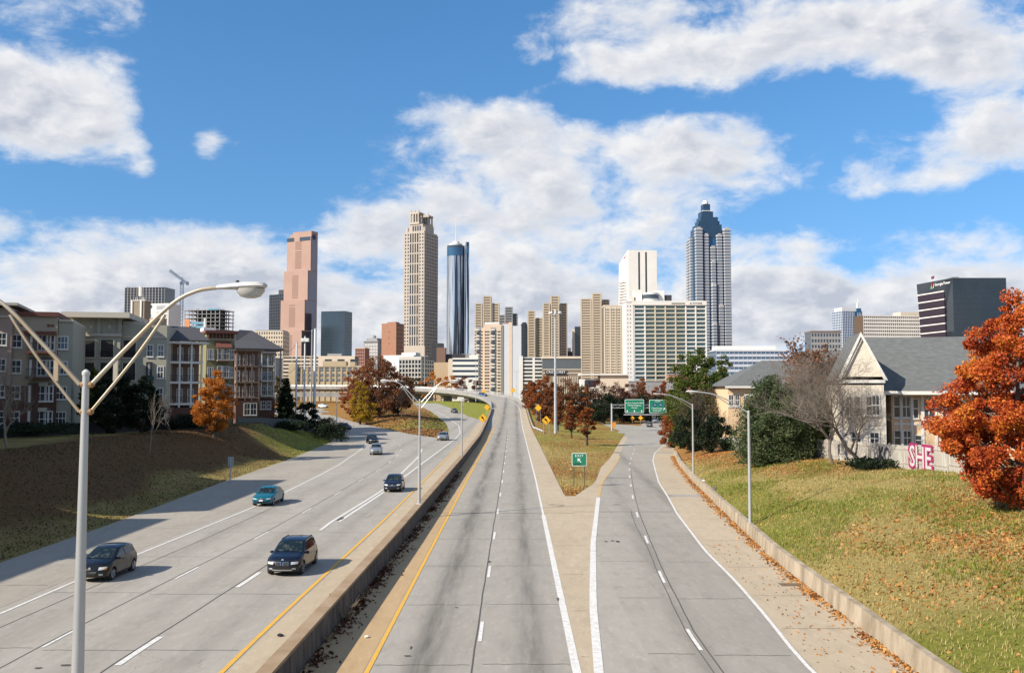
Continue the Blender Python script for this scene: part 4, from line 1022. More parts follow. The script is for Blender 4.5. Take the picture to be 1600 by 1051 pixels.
mb = MB(); lattice(mb, (1, 0, top), (b.m(10), 0, top - 2.0), 2.2, 4, .3); j = mb.build('counter_jib', CR, b.r); MB().box(b.m(7), b.m(10), -1.2, 1.2, top - 4, top - .5).build('counterweight', CR, j)
MB().box(-2.4, 0, -1.2, 1.2, top - 3, top).build('cab', CR, b.r)
mb = MB().tube([(0, 0, top), (0, 0, top + 5.5)], .4, 5).tube([(0, 0, top + 5.5), (b.m(9), 0, top)], .15, 4); mb.build('apex', CR, b.r)

# tall beige postmodern tower with a temple crown
b = Bld('office_tower', 'tallest beige stone tower with twin temple crown left of centre', 646, 1150, R(-24))
W, Dp = 29, 35.0; z0, z1 = 0, b.z(364)
MB().box(-W / 2, W / 2, 0, Dp, z0, z1).build('glass', GL_GREY, b.r)
mb = MB(); rows = 48
facade(mb, 'F', -W / 2, -W / 2 + 8, z0, z1, 0, 2, rows, .52, .5, .5)
facade(mb, 'F', W / 2 - 7.5, W / 2, z0, z1, 0, 2, rows, .52, .5, .5)
facade(mb, 'F', -W / 2 + 8, W / 2 - 7.5, z0, z1 + .02, 0, 4, 16, .38, .12, .9)
facade(mb, 'R', 0, Dp, z0, z1, W / 2, 8, rows, .5, .42, .7); facade(mb, 'L', 0, Dp, z0, z1, -W / 2, 8, rows, .5, .42, .7)
stuff(mb.build('facade_frame', STONE, b.r))
MB().box(-W / 2 + .4, W / 2 - .4, .4, Dp - .4, z1, z1 + 2).build('roof', STONE, b.r)
zs = b.z(350); sh = MB().box(-W / 2 + 5, W / 2 - 4, 3, Dp - 3, z1 + 2, zs).build('shoulder', STONE, b.r)
mb = MB()
for k in range(4): mb.box(-4.5 + k * 3.4, -2.4 + k * 3.4, 2.8, 3.1, z1 + 3, zs - 2)
stuff(mb.build('shoulder_windows', GL_GREY, sh))
for sx in (-1, 1): MB().prism([(sx * W / 2 * .86 + 2.2 * math.cos(i * math.pi / 4), 5 + 2.2 * math.sin(i * math.pi / 4)) for i in range(8)], z1 + 2, zs - 4).build('corner_turret', STONE, b.r)
for (cx, cy, ztop) in ((-1.5, 8, b.z(329)), (3.0, 25, b.z(331))):
    te = MB().box(cx - 7, cx + 7, cy - 6, cy + 6, zs, zs + 3).box(cx - 4.2, cx + 4.2, cy - 3.5, cy + 3.5, zs + 3, ztop - 4).box(cx - 7, cx + 7, cy - 6, cy + 6, ztop - 4, ztop - 1.5).build('temple', STONE, b.r)
    for k in range(4):
        for yy in (-5.2, 5.2): MB().box(cx - 6.4 + k * 3.75, cx - 4.9 + k * 3.75, cy + yy - .8, cy + yy + .8, zs + 3, ztop - 4).build('column', STONE, te)
    for sx in (-1, 0, 1): MB().box(cx + sx * 5.6 - .7, cx + sx * 5.6 + .7, cy - 5.5, cy - 4.2, ztop - 1.5, ztop + 1).build('finial', STONE, te)
stuff(MB().box(-W / 2 - 3, W / 2 + 3, -3, 0, 0, b.z(541)).build('podium', STONE, b.r))

# mirrored cylinder
b = Bld('cylindrical_tower', 'round mirrored glass tower with dark top ring and antenna', 711.5, 1120, 0)
r_ = b.m(13.6); zt = b.z(384.5); n = 48
MB().lathe([(r_, 0), (r_, zt - 13)], n).build('glass', MIRROR, b.r)
MB().lathe([(r_ + .25, zt - 12.98), (r_ + .25, zt - 3)], n).build('top_ring', GL_BLUE, b.r)
MB().lathe([(r_ + .1, zt - 2.98), (r_ + .1, zt), (r_ - 3, zt + .2)], n).build('parapet', GL_GREY, b.r)
mb = MB()
for i in range(n): a = 2 * math.pi * (i + .5) / n; mb.obox((r_ * math.cos(a), r_ * math.sin(a), (zt - 13) / 2), (.3, .3, zt - 13), a)
for j in range(1, 56): pass
stuff(mb.build('mullions', mat('mullion_steel', (.10, .12, .15), .3, metal=.6), b.r))
MB().lathe([(r_ * .75, zt), (r_ * .75, zt + 2.5), (r_ * .45, zt + 3), (r_ * .4, zt + 5.5), (.5, zt + 6)], 24).build('roof', WCONC, b.r, smooth_=35)
MB().tube([(0, 0, zt + 5), (0, 0, b.z(352)), (0, 0, b.z(338))], [.45, .3, .12], 6).build('antenna', WCONC, b.r)
sx = b.m(14.6)
MB().box(sx + .6, sx + b.m(6.6), -5, 5, 0, b.z(379)).build('lift_shaft', MIRROR, b.r); MB().box(sx - .2, sx + .6, -3, 3, 0, b.z(383)).build('joint', GL_DARK, b.r)
MB().box(sx + 1.5, sx + 4.8, -5.2, -5, b.z(397), b.z(386)).build('vent', GL_BLUE, b.r); MB().box(-b.m(17), b.m(24), -8, 10, 0, b.z(553)).build('podium', GREYC, b.r)

# striped tan slab towers
def striped(name, label, px, D, vols, rot=0, m=TANC, band=TAND, rows_px=4.05):
    b = Bld(name, label, px, D, R(rot))
    for (xa, xb, yt, ya, yb) in vols:       # px offsets, top row, metres front, back
        a0, a1, zt = b.m(xa), b.m(xb), b.z(yt)
        v = MB().box(a0 + .15, a1 - .15, ya + .15, yb, 0, zt - .5).build('window_bands', band, b.r)
        mb = MB(); rows = max(3, int((zt) / (rows_px * b.k)))
        facade(mb, 'F', a0, a1, 0, zt, ya + .15, 6, rows, .06, .55, .35); facade(mb, 'R', ya, yb, 0, zt, a1 - .15, 5, rows, .06, .55, .35); facade(mb, 'L', ya, yb, 0, zt, a0 + .15, 5, rows, .06, .55, .35)
        for u in (a0, a1 - 1.2): mb.box(u, u + 1.2, ya - .3, ya + 1, 0, zt)
        stuff(mb.build('facade_frame', m, v)); MB().box(a0, a1, ya, yb, zt - .5, zt + .6).build('roof', m, v)
    return b
striped('office_tower', 'striped tan tower with raised middle behind the peach apartment slab', 761, 1040, [(-19, -8, 474, 2, 16), (-6.5, 6.5, 463, 0, 20), (8, 19, 474, 2, 16)])
striped('office_tower', 'narrow striped tan tower half in shade behind the floodlit mast', 837, 1060, [(-12, -1, 486, 0, 18), (.5, 12, 497, 3, 18)])
striped('office_tower', 'striped tan tower with raised middle behind the high mast light', 868, 1000, [(-19, -8.5, 474, 0, 16), (-7, 6, 463, -2, 20), (8, 19, 474, 3, 16)])
striped('office_tower', 'broad striped tan tower with dark slot left of the white balconied block', 931, 880, [(-23, -6, 467, 0, 20), (-5, 9.5, 459, -1, 24), (11, 22, 468, 5, 20)], -4)
b = striped('office_tower', 'dark grey blocky tower rising behind the peach slab', 795, 1180, [(-15, -6, 492, 2, 18), (-6, 6, 480, 0, 22), (6, 14, 490, 3, 18)], 0, GREYC, DARKC)
b = Bld('dark_tower', 'slim dark blue tower between the peach slab and the tan towers', 819, 1150, 0); w = b.m(10)
MB().box(-w / 2, w / 2, 0, 16, 0, b.z(506)).build('glass', GL_DARK, b.r); mb = MB(); facade(mb, 'F', -w / 2, w / 2, 0, b.z(506), 0, 4, 30, .1, .3, .2); stuff(mb.build('facade_frame', DARKC, b.r)); MB().box(-w * .3, w * .4, 4, 14, b.z(506), b.z(503)).build('penthouse', DARKC, b.r)
b = Bld('dark_tower', 'slim black tower with a tan edge left of the broad striped tower', 903, 1200, 0); w = b.m(9)
MB().box(-w / 2, w / 2, 0, 16, 0, b.z(510)).build('glass', GL_DARK, b.r); MB().box(-w / 2 - 3, -w / 2, 0, 12, 0, b.z(514)).build('stair_tower', CREAM, b.r); MB().box(-w / 2 - 14, -w / 2 - 3, 2, 12, 0, b.z(549)).build('low_wing', DARKC, b.r); MB().box(-w / 2 - 9, -w / 2 - 5, 4, 9, b.z(549), b.z(543)).build('penthouse', CREAM, b.r)

# peach apartment slab
b = Bld('apartment_slab', 'peach apartment slab with bay window stacks and blank white end wall', 778, 800, 0)
def X_(px): return b.m(px - 778)
zt = b.z(510); MB().box(X_(741), X_(784), 0, 14, 0, b.z(512)).build('wall', PEACH, b.r)
SHADEB = mat('render_shade_blue', (.56, .58, .62), .85, c2=(.50, .52, .56), scale=.1)  # grey-blue of shade put into the colour of the white end walls
MB().box(X_(785), X_(795), -.3, 14.5, 0, b.z(506)).build('end_wall', SHADEB, b.r); MB().box(X_(795), X_(800), -.5, 14, 0, b.z(503)).build('pilaster', PEACH, b.r); MB().box(X_(800), X_(814.5), -.2, 15, 0, b.z(509)).build('end_wall', SHADEB, b.r)
MB().box(X_(756), X_(785), -1.2, 0, 0, b.z(507)).build('front_bay', PEACH, b.r)
MB().box(X_(776.5), X_(783), -1.7, -1.2, 0, b.z(508)).build('pilaster', CREAM, b.r)
for (pa, pb) in ((744, 751.5), (766.5, 775.5)):
    fr_ = 0 if pa < 750 else -1.2; z = 2.0; k = 0
    MB().box(X_(pa), X_(pb), fr_ - .06, fr_ + .1, 0, zt - 1).build('bay_recess', GREYC, b.r)
    while z < zt - 3: MB().box(X_(pa) + .2, X_(pb) - 1.4, fr_ - 1.3, fr_ - .06, z, z + 1.15).build('balcony', WCONC if k % 3 else GL_GREY, b.r); z += 2.75; k += 1
mb = MB(); z = 3.0
while z < zt - 3:
    for pq in (758.5, 761.0, 763.6, 778.6, 781): mb.box(X_(pq) - .55, X_(pq) + .55, -1.78 if pq > 777 else -1.26, -1.1, z, z + 1.3)
    for pq in (742.5, 753.3): mb.box(X_(pq) - .45, X_(pq) + .45, -.06, .1, z, z + 1.3)
    z += 2.75
stuff(mb.build('windows', GL_DARK, b.r))
MB().box(X_(757), X_(780), 2, 12, b.z(507), b.z(503)).build('penthouse', WCONC, b.r); MB().box(X_(742), X_(752), 2, 12, b.z(512), b.z(510)).build('penthouse', GREYC, b.r); MB().box(X_(786), X_(799), 3, 12, b.z(506), b.z(504)).build('penthouse', BRICKO, b.r)

# white tower behind, balconied white block in front with its cream wing
b = Bld('office_tower', 'bright white slab tower with two dark vertical slots and sloping corner', 1003, 1000, 0)
def X_(px): return b.m(px - 1003)
zt = b.z(391)
MB().hull([(X_(983), 0, 0), (X_(1028), 0, 0), (X_(1028), 20, 0), (X_(983), 20, 0)], [(X_(983), 0, zt), (X_(1028), 0, zt), (X_(1028), 20, zt), (X_(983), 20, zt)]).build('wall', WCONC, b.r)
MB().hull([(X_(967), 9, 0), (X_(983) - .02, 0, 0), (X_(983) - .02, 20, 0), (X_(967), 20, 0)], [(X_(972), 9, b.z(409)), (X_(983) - .02, 0, zt - .3), (X_(983) - .02, 20, zt - .3), (X_(972), 20, b.z(409))]).build('wing', WCONC, b.r)
for q in (1000, 1011): MB().box(X_(q) - .9, X_(q) + .9, -.15, .1, 0, zt - 2).build('window_slot', GL_DARK, b.r)
mb = MB(); z = 20
while z < b.z(440): mb.add([(X_(968) + .6, 8.2, z), (X_(980), 1.0, z), (X_(980), 1.0, z + .9), (X_(968) + .6, 8.2, z + .9)], [(0, 1, 2, 3)]); z += 3.2
stuff(mb.build('window_bands', mat('window_taupe', (.25, .2, .15), .5), b.r))  # plain brown window bands on the wing
flat([(X_(974.2), zt - 10.5), (X_(977), zt - 7.5), (X_(980), zt - 4.5), (X_(978), zt - 9)], -.9, mat('emblem_red', (.4, .05, .04), .5), 'emblem', b.r, (0, 0, 0))
def mkwin(w_, h_, n, fm, gm, name):
    """one wide window: pane sheet with mullions proud of it"""
    mb = MB().box(-w_ / 2, w_ / 2, -.02, .05, -h_ / 2, h_ / 2, 1)
    for i in range(n + 1): x = -w_ / 2 + w_ * i / n; mb.box(x - .05, x + .05, -.08, 0, -h_ / 2, h_ / 2, 0)
    mb.box(-w_ / 2, w_ / 2, -.07, 0, -.05 + h_ * .15, .05 + h_ * .15, 0)
    me = mb.mesh(name); me.materials.append(fm); me.materials.append(gm); return me
b = Bld('hotel_block', 'white balconied block with green-tinted window bands and roof lettering', 1045, 650, 0)
def X_(px): return b.m(px - 1045)
zt = b.z(472); zb = 0
MB().box(X_(988), X_(1105), .5, 20, zb, zt).build('wall', WCONC, b.r); MB().box(X_(978.5), X_(990.5), -1.0, 20, zb, b.z(471)).build('stair_tower', WCONC, b.r)
edges = [991.5, 1008.5, 1024.5, 1040.5, 1056.5, 1072.5, 1088, 1104]; z_top = b.z(477.5); rh = (z_top - b.z(601)) / 19; wm = mkwin(b.m(13.2), rh * .55, 4, mat('frame_dark', (.16, .18, .17), .5), mat('glass_green', (.10, .20, .185), .1, spec=.9, metal=.35), 'window')
for i, e_ in enumerate(edges): MB().box(X_(e_) - .45, X_(e_) + .45, -.75, .5, zb, zt - .05).build('pier', WCONC if i in (0, 1, 5, 6, 7) else mat('concrete_khaki', (.52, .47, .36), .8), b.r)
for i in range(7):
    pm = WCONC if i in (0, 5, 6) else mat('concrete_khaki', (.52, .47, .36), .8)
    for j in range(19):
        z = z_top - (j + .5) * rh; xa, xb = X_(edges[i]) + .46, X_(edges[i + 1]) - .46
        o = link('window', wm, None, b.r, ((xa + xb) / 2, .40, z + rh * .1)); 
        MB().box(xa, xb, -.6, .45, z - rh * .5, z - rh * .5 + .25).box(xa, xb, -.6, -.45, z - rh * .5, z - rh * .5 + rh * .36).build('balcony', pm, b.r)
MB().box(X_(978.5), X_(1105), -1.35, 20, zt, zt + .9).build('parapet', WCONC, b.r)
MB().box(X_(988.6), X_(1105), -1.34, .49, z_top + .3, zt).build('fascia', WCONC, b.r)
lettering('ALTITUDE', 1.75, SBLACK, b.r, (X_(1088), -1.42, zt - 1.0), depth=.06, space=1.15); MB().box(X_(1050), X_(1071), -1.45, -1.34, zt - 1.6, zt - .5).build('sign_panel', mat('sign_panel_grey', (.25, .26, .22), .6), b.r)
mb = MB(); z = z_top
while z > zb + 6: mb.box(X_(981), X_(981) + .5, -1.06, -.9, z - 1, z); mb.box(X_(985), X_(985) + .5, -1.06, -.9, z - 1, z); z -= rh
stuff(mb.build('small_windows', GL_DARK, b.r))
# roof pavilions
rp = MB().box(X_(994), X_(1006), 6, 14, zt + .9, b.z(451)).build('lift_house', WCONC, b.r); MB().box(X_(989), X_(996), 6, 14, zt + .9, b.z(463)).build('lift_house', CREAM, b.r)
MB().lathe([(b.m(12), zt + .9), (b.m(12), b.z(466)), (b.m(13), b.z(465.9)), (b.m(13), b.z(458)), (b.m(12.6), b.z(456))], 24, (X_(1020), 8, 0)).build('restaurant_drum', WCONC, b.r, smooth_=30)
MB().lathe([(b.m(13.1), b.z(465.5)), (b.m(13.1), b.z(459))], 24, (X_(1020), 8, 0)).build('drum_glazing', GL_GREY, b.r)
MB().box(X_(1028), X_(1042), 7, 15, zt + .9, b.z(452)).build('lift_house', WCONC, b.r); MB().box(X_(1043), X_(1054), 8, 15, zt + .9, b.z(459)).build('plant_room', DARKC, b.r); MB().box(X_(1056), X_(1085), 9, 15, zt + .9, b.z(468)).build('plant_room', WCONC, b.r)
b = Bld('hotel_wing', 'cream hotel wing with a dense window grid beside the balconied block', 962, 690, 0)
w = b.m(36); zt = b.z(478); MB().box(-w / 2, w / 2, .3, 16, 0, zt).build('glass', mat('window_brown', (.11, .075, .05), .25), b.r)
mb = MB(); facade(mb, 'F', -w / 2 + b.m(2), w / 2, b.z(584), zt - b.m(4), .3, 14, 24, .30, .5, .35); facade(mb, 'F', -w / 2 + b.m(2), w / 2, b.z(584), zt, .3, 4, 1, .16, 0, .5)
mb.box(-w / 2, -w / 2 + b.m(2), -.3, 1, 0, zt).box(-w / 2, w / 2, -.1, .5, zt - b.m(4), zt).box(-w / 2, w / 2, -.25, 1, 0, b.z(584)); stuff(mb.build('facade_frame', CREAM, b.r)); MB().box(-w / 2, w / 2, -.2, 16, zt, zt + .8).build('roof', CREAM, b.r)
b = Bld('low_hall', 'low cream hall with a white canopy at the foot of the tan tower', 950, 560, 0)
MB().box(b.m(-12), b.m(32), 0, 16, 0, b.z(586)).build('wall', CREAM, b.r); MB().box(b.m(-42), b.m(-10), 3, 16, 0, b.z(592)).build('drum', WCONC, b.r); MB().box(b.m(-44), b.m(34), -1.5, 16, b.z(586), b.z(583.5)).build('roof', WCONC, b.r); MB().box(b.m(-36), b.m(-18), 2.8, 3, b.z(604), b.z(594)).build('window', GL_DARK, b.r)

# blue-crowned tower with white bays
b = Bld('office_tower', 'tall tower of white bays and blue glass with a stepped blue crown', 1114.5, 1180, R(6))
def X_(px): return b.m(px - 1113)
zt = b.z(372); MB().box(X_(1084), X_(1142), 1.5, 27, 0, zt).build('glass', GL_BLUE, b.r)
WB = mat('bay_white', (.44, .44, .445), .8, c2=(.38, .38, .39), scale=.05)
def bay(xa, xb, ytop, ybot, y0, rh=3.9):
    z1, z0 = b.z(ytop), b.z(ybot) if ybot else 0; a0, a1 = X_(xa), X_(xb)
    c = MB().prism([(a0 + .6, y0), (a1 - .6, y0), (a1, y0 + 1.3), (a1, 3), (a0, 3), (a0, y0 + 1.3)], z0, z1 - 4).build('bay_glazing', mat('glass_bay', (.17, .20, .24), .15, spec=.7, metal=.2), b.r)
    mb = MB(); z = z0 + .2
    while z < z1 - 4.5: mb.prism([(a0 + .4, y0 - .35), (a1 - .4, y0 - .35), (a1 + .25, y0 + 1.2), (a1 + .25, 3.1), (a0 - .25, 3.1), (a0 - .25, y0 + 1.2)], z, z + 1.5); z += rh
    mb.prism([(a0 + .4, y0 - .35), (a1 - .4, y0 - .35), (a1 + .25, y0 + 1.2), (a1 + .25, 3.1), (a0 - .25, 3.1), (a0 - .25, y0 + 1.2)], z1 - 3.8, z1 - 1.6)
    stuff(mb.build('spandrels', WB, c)); MB().box((a0 + a1) / 2 - 2, (a0 + a1) / 2 + 2, y0 - .5, y0 + 1, z1 - 1.6, z1).build('parapet', WB, c)
bay(1086.5, 1098, 355.5, 0, -3.0); bay(1132.5, 1143.5, 355.5, 0, -3.0); bay(1100.5, 1108.5, 365, 0, -1.2); bay(1121.5, 1130.5, 365, 0, -1.2)
bay(1111.5, 1119.5, 384, 0, -1.0); bay(1111.8, 1119.2, 407, 0, -2.2); bay(1112, 1119, 442, 0, -3.4); bay(1112, 1119, 504, 0, -4.6); bay(1123, 1131, 475, 0, -2.4)
for i in range(2):
    yy = 5 + i * 11.5; a = X_(1084); z1 = b.z(366 + (i % 2) * 5); c = MB().prism([(a - 2.6, yy), (a + .5, yy), (a + .5, yy + 8.5), (a - 2.6, yy + 8.5)], 0, z1 - 3).build('bay_glazing', mat('glass_bay'), b.r)
    mb = MB(); z = .2
    while z < z1 - 3: mb.prism([(a - 3, yy - .3), (a + .5, yy - .3), (a + .5, yy + 8.8), (a - 3, yy + 8.8)], z, z + 1.5); z += 3.9
    stuff(mb.build('spandrels', WB, c))
CB = mat('glass_crown_blue', (.035, .07, .115), .2, spec=.6, metal=.2, c2=(.025, .05, .085), scale=.08)
for xa, xb, yt, y0 in ((1092, 1131, 350, 4), (1088, 1135, 357, 8), (1098, 1126, 338, 8), (1095, 1129, 344, 10), (1100, 1119, 329, 11), (1104, 1115, 317, 14)):
    tq = MB().box(X_(xa), X_(xb), y0 * .6, 28 - y0 * .6, zt - 6, b.z(yt)).build('crown_tier', CB, b.r); mb = MB(); facade(mb, 'F', X_(xa), X_(xb), zt - 6, b.z(yt), y0 * .6, max(3, int((xb - xa) / 2.4)), 8, .08, .08, .15); stuff(mb.build('mullions', GL_BLUE, tq))
MB().lathe([(b.m(4.6), b.z(316)), (b.m(4.6), b.z(313)), (b.m(3), b.z(310.5)), (.5, b.z(310))], 16, (X_(1109.5), 14, 0)).build('dome', WCONC, b.r, smooth_=40)
MB().box(X_(1103), X_(1117), 8, 18, b.z(328), b.z(327)).build('ledge', WCONC, b.r)

# right-hand blocks
b = Bld('office_block', 'long pale office block with blue window bands behind the hip-roofed house', 1176, 520, 0)
w = b.m(112); zt = b.z(547); MB().box(-w / 2, w / 2, 0, 18, 0, zt).build('glass', mat('glass_band_blue', (.07, .11, .17), .1, spec=.9), b.r)
mb = MB(); facade(mb, 'F', -w / 2, w / 2, b.z(587), zt, 0, 16, 5, .04, .5, .3); stuff(mb.build('facade_frame', mat('panel_bluegrey', (.48, .52, .58), .6), b.r))
MB().box(-w / 2 + 1, w / 2 - b.m(18), 2, 16, zt, b.z(540)).build('penthouse', WCONC, b.r); MB().box(-w / 2, w / 2, -.3, 18, zt, zt + .4).build('roof', WCONC, b.r)
b = Bld('brown_block', 'low brown brick block behind the bare trees, right of the pale office', 1251, 620, 0)
MB().box(b.m(-20), b.m(24), 0, 14, 0, b.z(557)).build('wall', mat('brick_brown', (.20, .12, .09), .85), b.r); MB().box(b.m(-8), b.m(4), 3, 9, b.z(557), b.z(550)).build('penthouse', mat('brick_brown'), b.r)
b = Bld('grey_block', 'grey flat-roofed block behind the bare tree tops', 1292, 900, 0); w = b.m(46); zt = b.z(519)
MB().box(-w / 2, w / 2, 0, 20, 0, zt).build('glass', GL_GREY, b.r); mb = MB(); facade(mb, 'F', -w / 2, w / 2, 0, zt, 0, 10, 12, .3, .45, .4); stuff(mb.build('facade_frame', GREYC, b.r)); MB().box(-w / 2 - .5, w / 2 + .5, -.8, 20, zt, zt + 1.5).build('roof', mat('roof_brown', (.18, .14, .12), .8), b.r)
b = Bld('condominium_tower', 'blue glass condominium tower with white grid and spire', 1334, 1200, R(14)); zt = b.z(486); w = b.m(36)
MB().box(-w / 2, w / 2, 0, 22, 0, zt).build('glass', GL_BLUE, b.r)
mb = MB(); facade(mb, 'F', -w / 2, -w / 2 + 18, 0, zt, 0, 7, 34, .2, .24, .5); facade(mb, 'F', w / 2 - 7, w / 2, 0, zt - 2, 0, 2, 34, .2, .24, .5); facade(mb, 'L', 0, 22, 0, zt, -w / 2, 6, 34, .25, .3, .5); stuff(mb.build('facade_frame', mat('frame_bluegrey', (.42, .46, .52), .7), b.r))
MB().box(-w / 2 + 2, w / 2 - 6, 3, 20, zt, b.z(480.5)).build('penthouse', WCONC, b.r); MB().box(w / 2 - 7, w / 2, 2, 20, zt, b.z(481)).build('glass_top', GL_BLUE, b.r); MB().tube([(w / 2 - 2, 6, zt), (w / 2 - 2, 6, b.z(466))], [.7, .3], 5).build('spire', WCONC, b.r); MB().obox((w / 2 - 2.6, 6, b.z(478)), (2.2, 2.2, 9)).build('spire_base', WCONC, b.r)
b = Bld('white_slab_block', 'wide white office slab with horizontal windows left of the black building', 1400, 1000, R(8)); w = b.m(104); zt = b.z(493)
MB().box(-w / 2, w / 2, 0, 20, 0, zt).build('glass', mat('window_brown'), b.r); mb = MB(); facade(mb, 'F', -w / 2, w / 2, 0, zt, 0, 30, 24, .12, .55, .4); stuff(mb.build('facade_frame', WCONC, b.r)); MB().box(w * .12, w / 2, 2, 18, zt, b.z(487)).build('penthouse', CREAM, b.r)
# black leaning office building with lettering
b = Bld('black_office_building', 'black glass office building with leaning striped side and white roof lettering', 1493, 800, 0)
def X_(px): return b.m(px - 1493)
zt = b.z(434); dpt = 74.0; lean = b.m(5)
lx = lambda t: X_(1441) - 21.0   # far corner of the left face
P0 = (0, 0); ang = R(58)
L_ = 62.0; dx, dy = -9.5, 50.0
MB().hull([(0, 0, 0), (X_(1577), 0, 0), (X_(1577), 40, 0), (dx + 15, dy + 5, 0), (dx + 6, dy, 0)], [(0, 0, zt), (X_(1577), 0, zt), (X_(1577), 40, zt), (dx + 9, dy + 5, zt), (dx, dy, zt)]).build('glass', GL_DARK, b.r)
mb = MB(); facade(mb, 'F', 0, X_(1577), 0, zt, 0, 28, 24, .06, .08, .12); stuff(mb.build('mullions', mat('mullion_teal', (.025, .045, .05), .4), b.r))
nrm = Vector((dy, -dx, 0)).normalized() * -1; nrm = Vector((-dy, dx, 0)).normalized()
def onface(t, z, o=0):
    f = z / zt; e = Vector((dx + 6 * (1 - f), dy, 0)); p = Vector((0, 0, 0)).lerp(e, t); return Vector((p.x + nrm.x * o, p.y + nrm.y * o, z))
for j in range(9):
    z = zt - 11 - j * 7.2
    if z < 8: break
    a_, c_ = onface(.24, z, .4), onface(.995, z, .4); a2, c2 = onface(.24, z, -.3), onface(.995, z, -.3); hgt = 1.0
    MB().hull([a_, c_, c2, a2], [v + Vector((0, 0, hgt)) for v in (a_, c_, c2, a2)]).build('sill', WCONC, b.r)
    MB().hull([onface(.24, z - 5.6, .05), onface(.995, z - 5.6, .05), onface(.995, z - 5.6, -.3), onface(.24, z - 5.6, -.3)], [onface(.24, z - .3, .05), onface(.995, z - .3, .05), onface(.995, z - .3, -.3), onface(.24, z - .3, -.3)]).build('recess', mat('spandrel_plum', (.03, .02, .03), .5), b.r)
me = text_mesh('Georgia Power', 3.5, .1, align='LEFT'); o = link('lettering', me, SWHITE, b.r); q = onface(.47, zt - 3.6, .6); 
fx = (onface(0, zt, 0) - onface(1, zt, 0)).normalized(); o.matrix_local = Matrix.Translation(q) @ Matrix((( fx.x, 0, -fx.y * -1, 0), (fx.y, 0, fx.x * -1, 0), (0, 1, 0, 0), (0, 0, 0, 1)))
def tri(cs, m, nm):
    pts = [onface(t, z, .6) for t, z in cs]; MB().add(pts + [p + nrm * -.4 for p in pts], [(0, 1, 2), (5, 4, 3), (0, 3, 4, 1), (1, 4, 5, 2), (2, 5, 3, 0)]).build(nm, m, b.r, fix=True)
tri([(.52, zt - 6.2), (.50, zt - 2), (.51, zt - 6.2)], SWHITE, 'emblem'); tri([(.60, zt - 6.6), (.545, zt - .9), (.545, zt - 6.6)], mat('emblem_bright_red', (.55, .03, .03), .5), 'emblem'); tri([(.60, zt - 6.7), (.53, zt - 6.7), (.565, zt - 3.6)], mat('emblem_green', (.05, .35, .2), .5), 'emblem')
fp = onface(.8, zt, -8); MB().tube([(fp.x, fp.y, zt), (fp.x, fp.y, zt + 6)], .15, 5).build('flagpole', WCONC, b.r); MB().add([(fp.x, fp.y, zt + 6), (fp.x + 3.2, fp.y, zt + 7.2), (fp.x + 3.0, fp.y, zt + 4.6), (fp.x, fp.y, zt + 3.6)], [(0, 1, 2, 3)]).build('flag', mat('flag_red', (.2, .05, .06), .8), b.r)
MB().box(X_(1500), X_(1512), 10, 18, zt, zt + 2.2).build('plant_room', GREYC, b.r)

# lower town between the towers
b = Bld('orange_block', 'orange brick block with a dark shaded side left of the beige tower', 607, 900, R(-22)); w = b.m(26); zt = b.z(505)
MB().box(-w / 2, w / 2, 0, 16, 0, zt).build('wall', BRICKO, b.r); mb = MB(); facade(mb, 'R', 1, 15, 0, zt, w / 2, 5, 18, .4, .5, .15)
stuff(mb.build('side_frame', BRICKO, b.r)); MB().box(w / 2 - .02, w / 2 + .04, 1, 15, 0, zt - .5).build('side_glazing', GL_DARK, b.r)
for z in (b.z(519), b.z(528), b.z(537)): MB().box(-.6, .6, -.1, .1, z, z + .7).build('window', GL_DARK, b.r)
MB().box(-w / 2 + 4, w / 2 - 3, 4, 12, zt, b.z(502.5)).build('penthouse', BRICKO, b.r)
b = Bld('grey_office_block', 'old grey stone office block with cornice and roof lantern', 579, 960, R(-18)); w = b.m(24); zt = b.z(534)
MB().box(-w / 2, w / 2, 0, 16, 0, zt).build('wall', GREYC, b.r); mb = MB()
for i in range(8):
    for j in range(7): mb.box(-w / 2 + 1.2 + i * 1.85, -w / 2 + 2.1 + i * 1.85, -.06, .1, zt - 4 - j * 3.3, zt - 2.3 - j * 3.3)
stuff(mb.build('windows', WCONC, b.r)); MB().box(-w / 2 - .8, w / 2 + .8, -.8, 16.8, zt, zt + 1.1).build('cornice', GREYC, b.r); MB().box(-w / 2 + 2, w / 2 - 2, 2, 14, zt + 1.1, zt + 4).build('penthouse', GREYC, b.r); MB().lathe([(2.4, zt + 4), (2.4, zt + 6.5), (.8, zt + 7.6)], 8, (0, 7, 0)).build('lantern', GREYC, b.r)
b = Bld('brick_office_block', 'small red brick office block beside the grey stone one', 562, 930, R(-10)); w = b.m(16); zt = b.z(544)
MB().box(-w / 2, w / 2, 0, 14, 0, zt).build('wall', mat('brick_dull_red', (.27, .14, .11), .85), b.r); mb = MB()
for i in range(5):
    for j in range(8): mb.box(-w / 2 + .8 + i * 1.9, -w / 2 + 1.8 + i * 1.9, -.06, .1, zt - 3 - j * 3.2, zt - 1.4 - j * 3.2)
stuff(mb.build('windows', GL_DARK, b.r)); MB().box(-w / 2 - .4, w / 2 + .4, -.4, 14.4, zt, zt + .7).build('cornice', CREAM, b.r)
b = Bld('parking_garage', 'pale parking garage with dark open decks below the pink tower', 498, 640, 0); w = b.m(112); zt = b.z(556)
MB().box(-w / 2, w / 2, .3, 16, 0, zt - .3).build('decks', DARKC, b.r); mb = MB(); facade(mb, 'F', -w / 2, w / 2, b.z(590), zt, .3, 8, 6, .06, .5, .3); mb.box(-.5, w / 2, -.15, .5, b.z(572), zt)
stuff(mb.build('facade_frame', CREAM, b.r)); mb = MB()
for k in range(3): mb.box(4 + k * 9, 9 + k * 9, -.2, -.1, b.z(566), b.z(561))
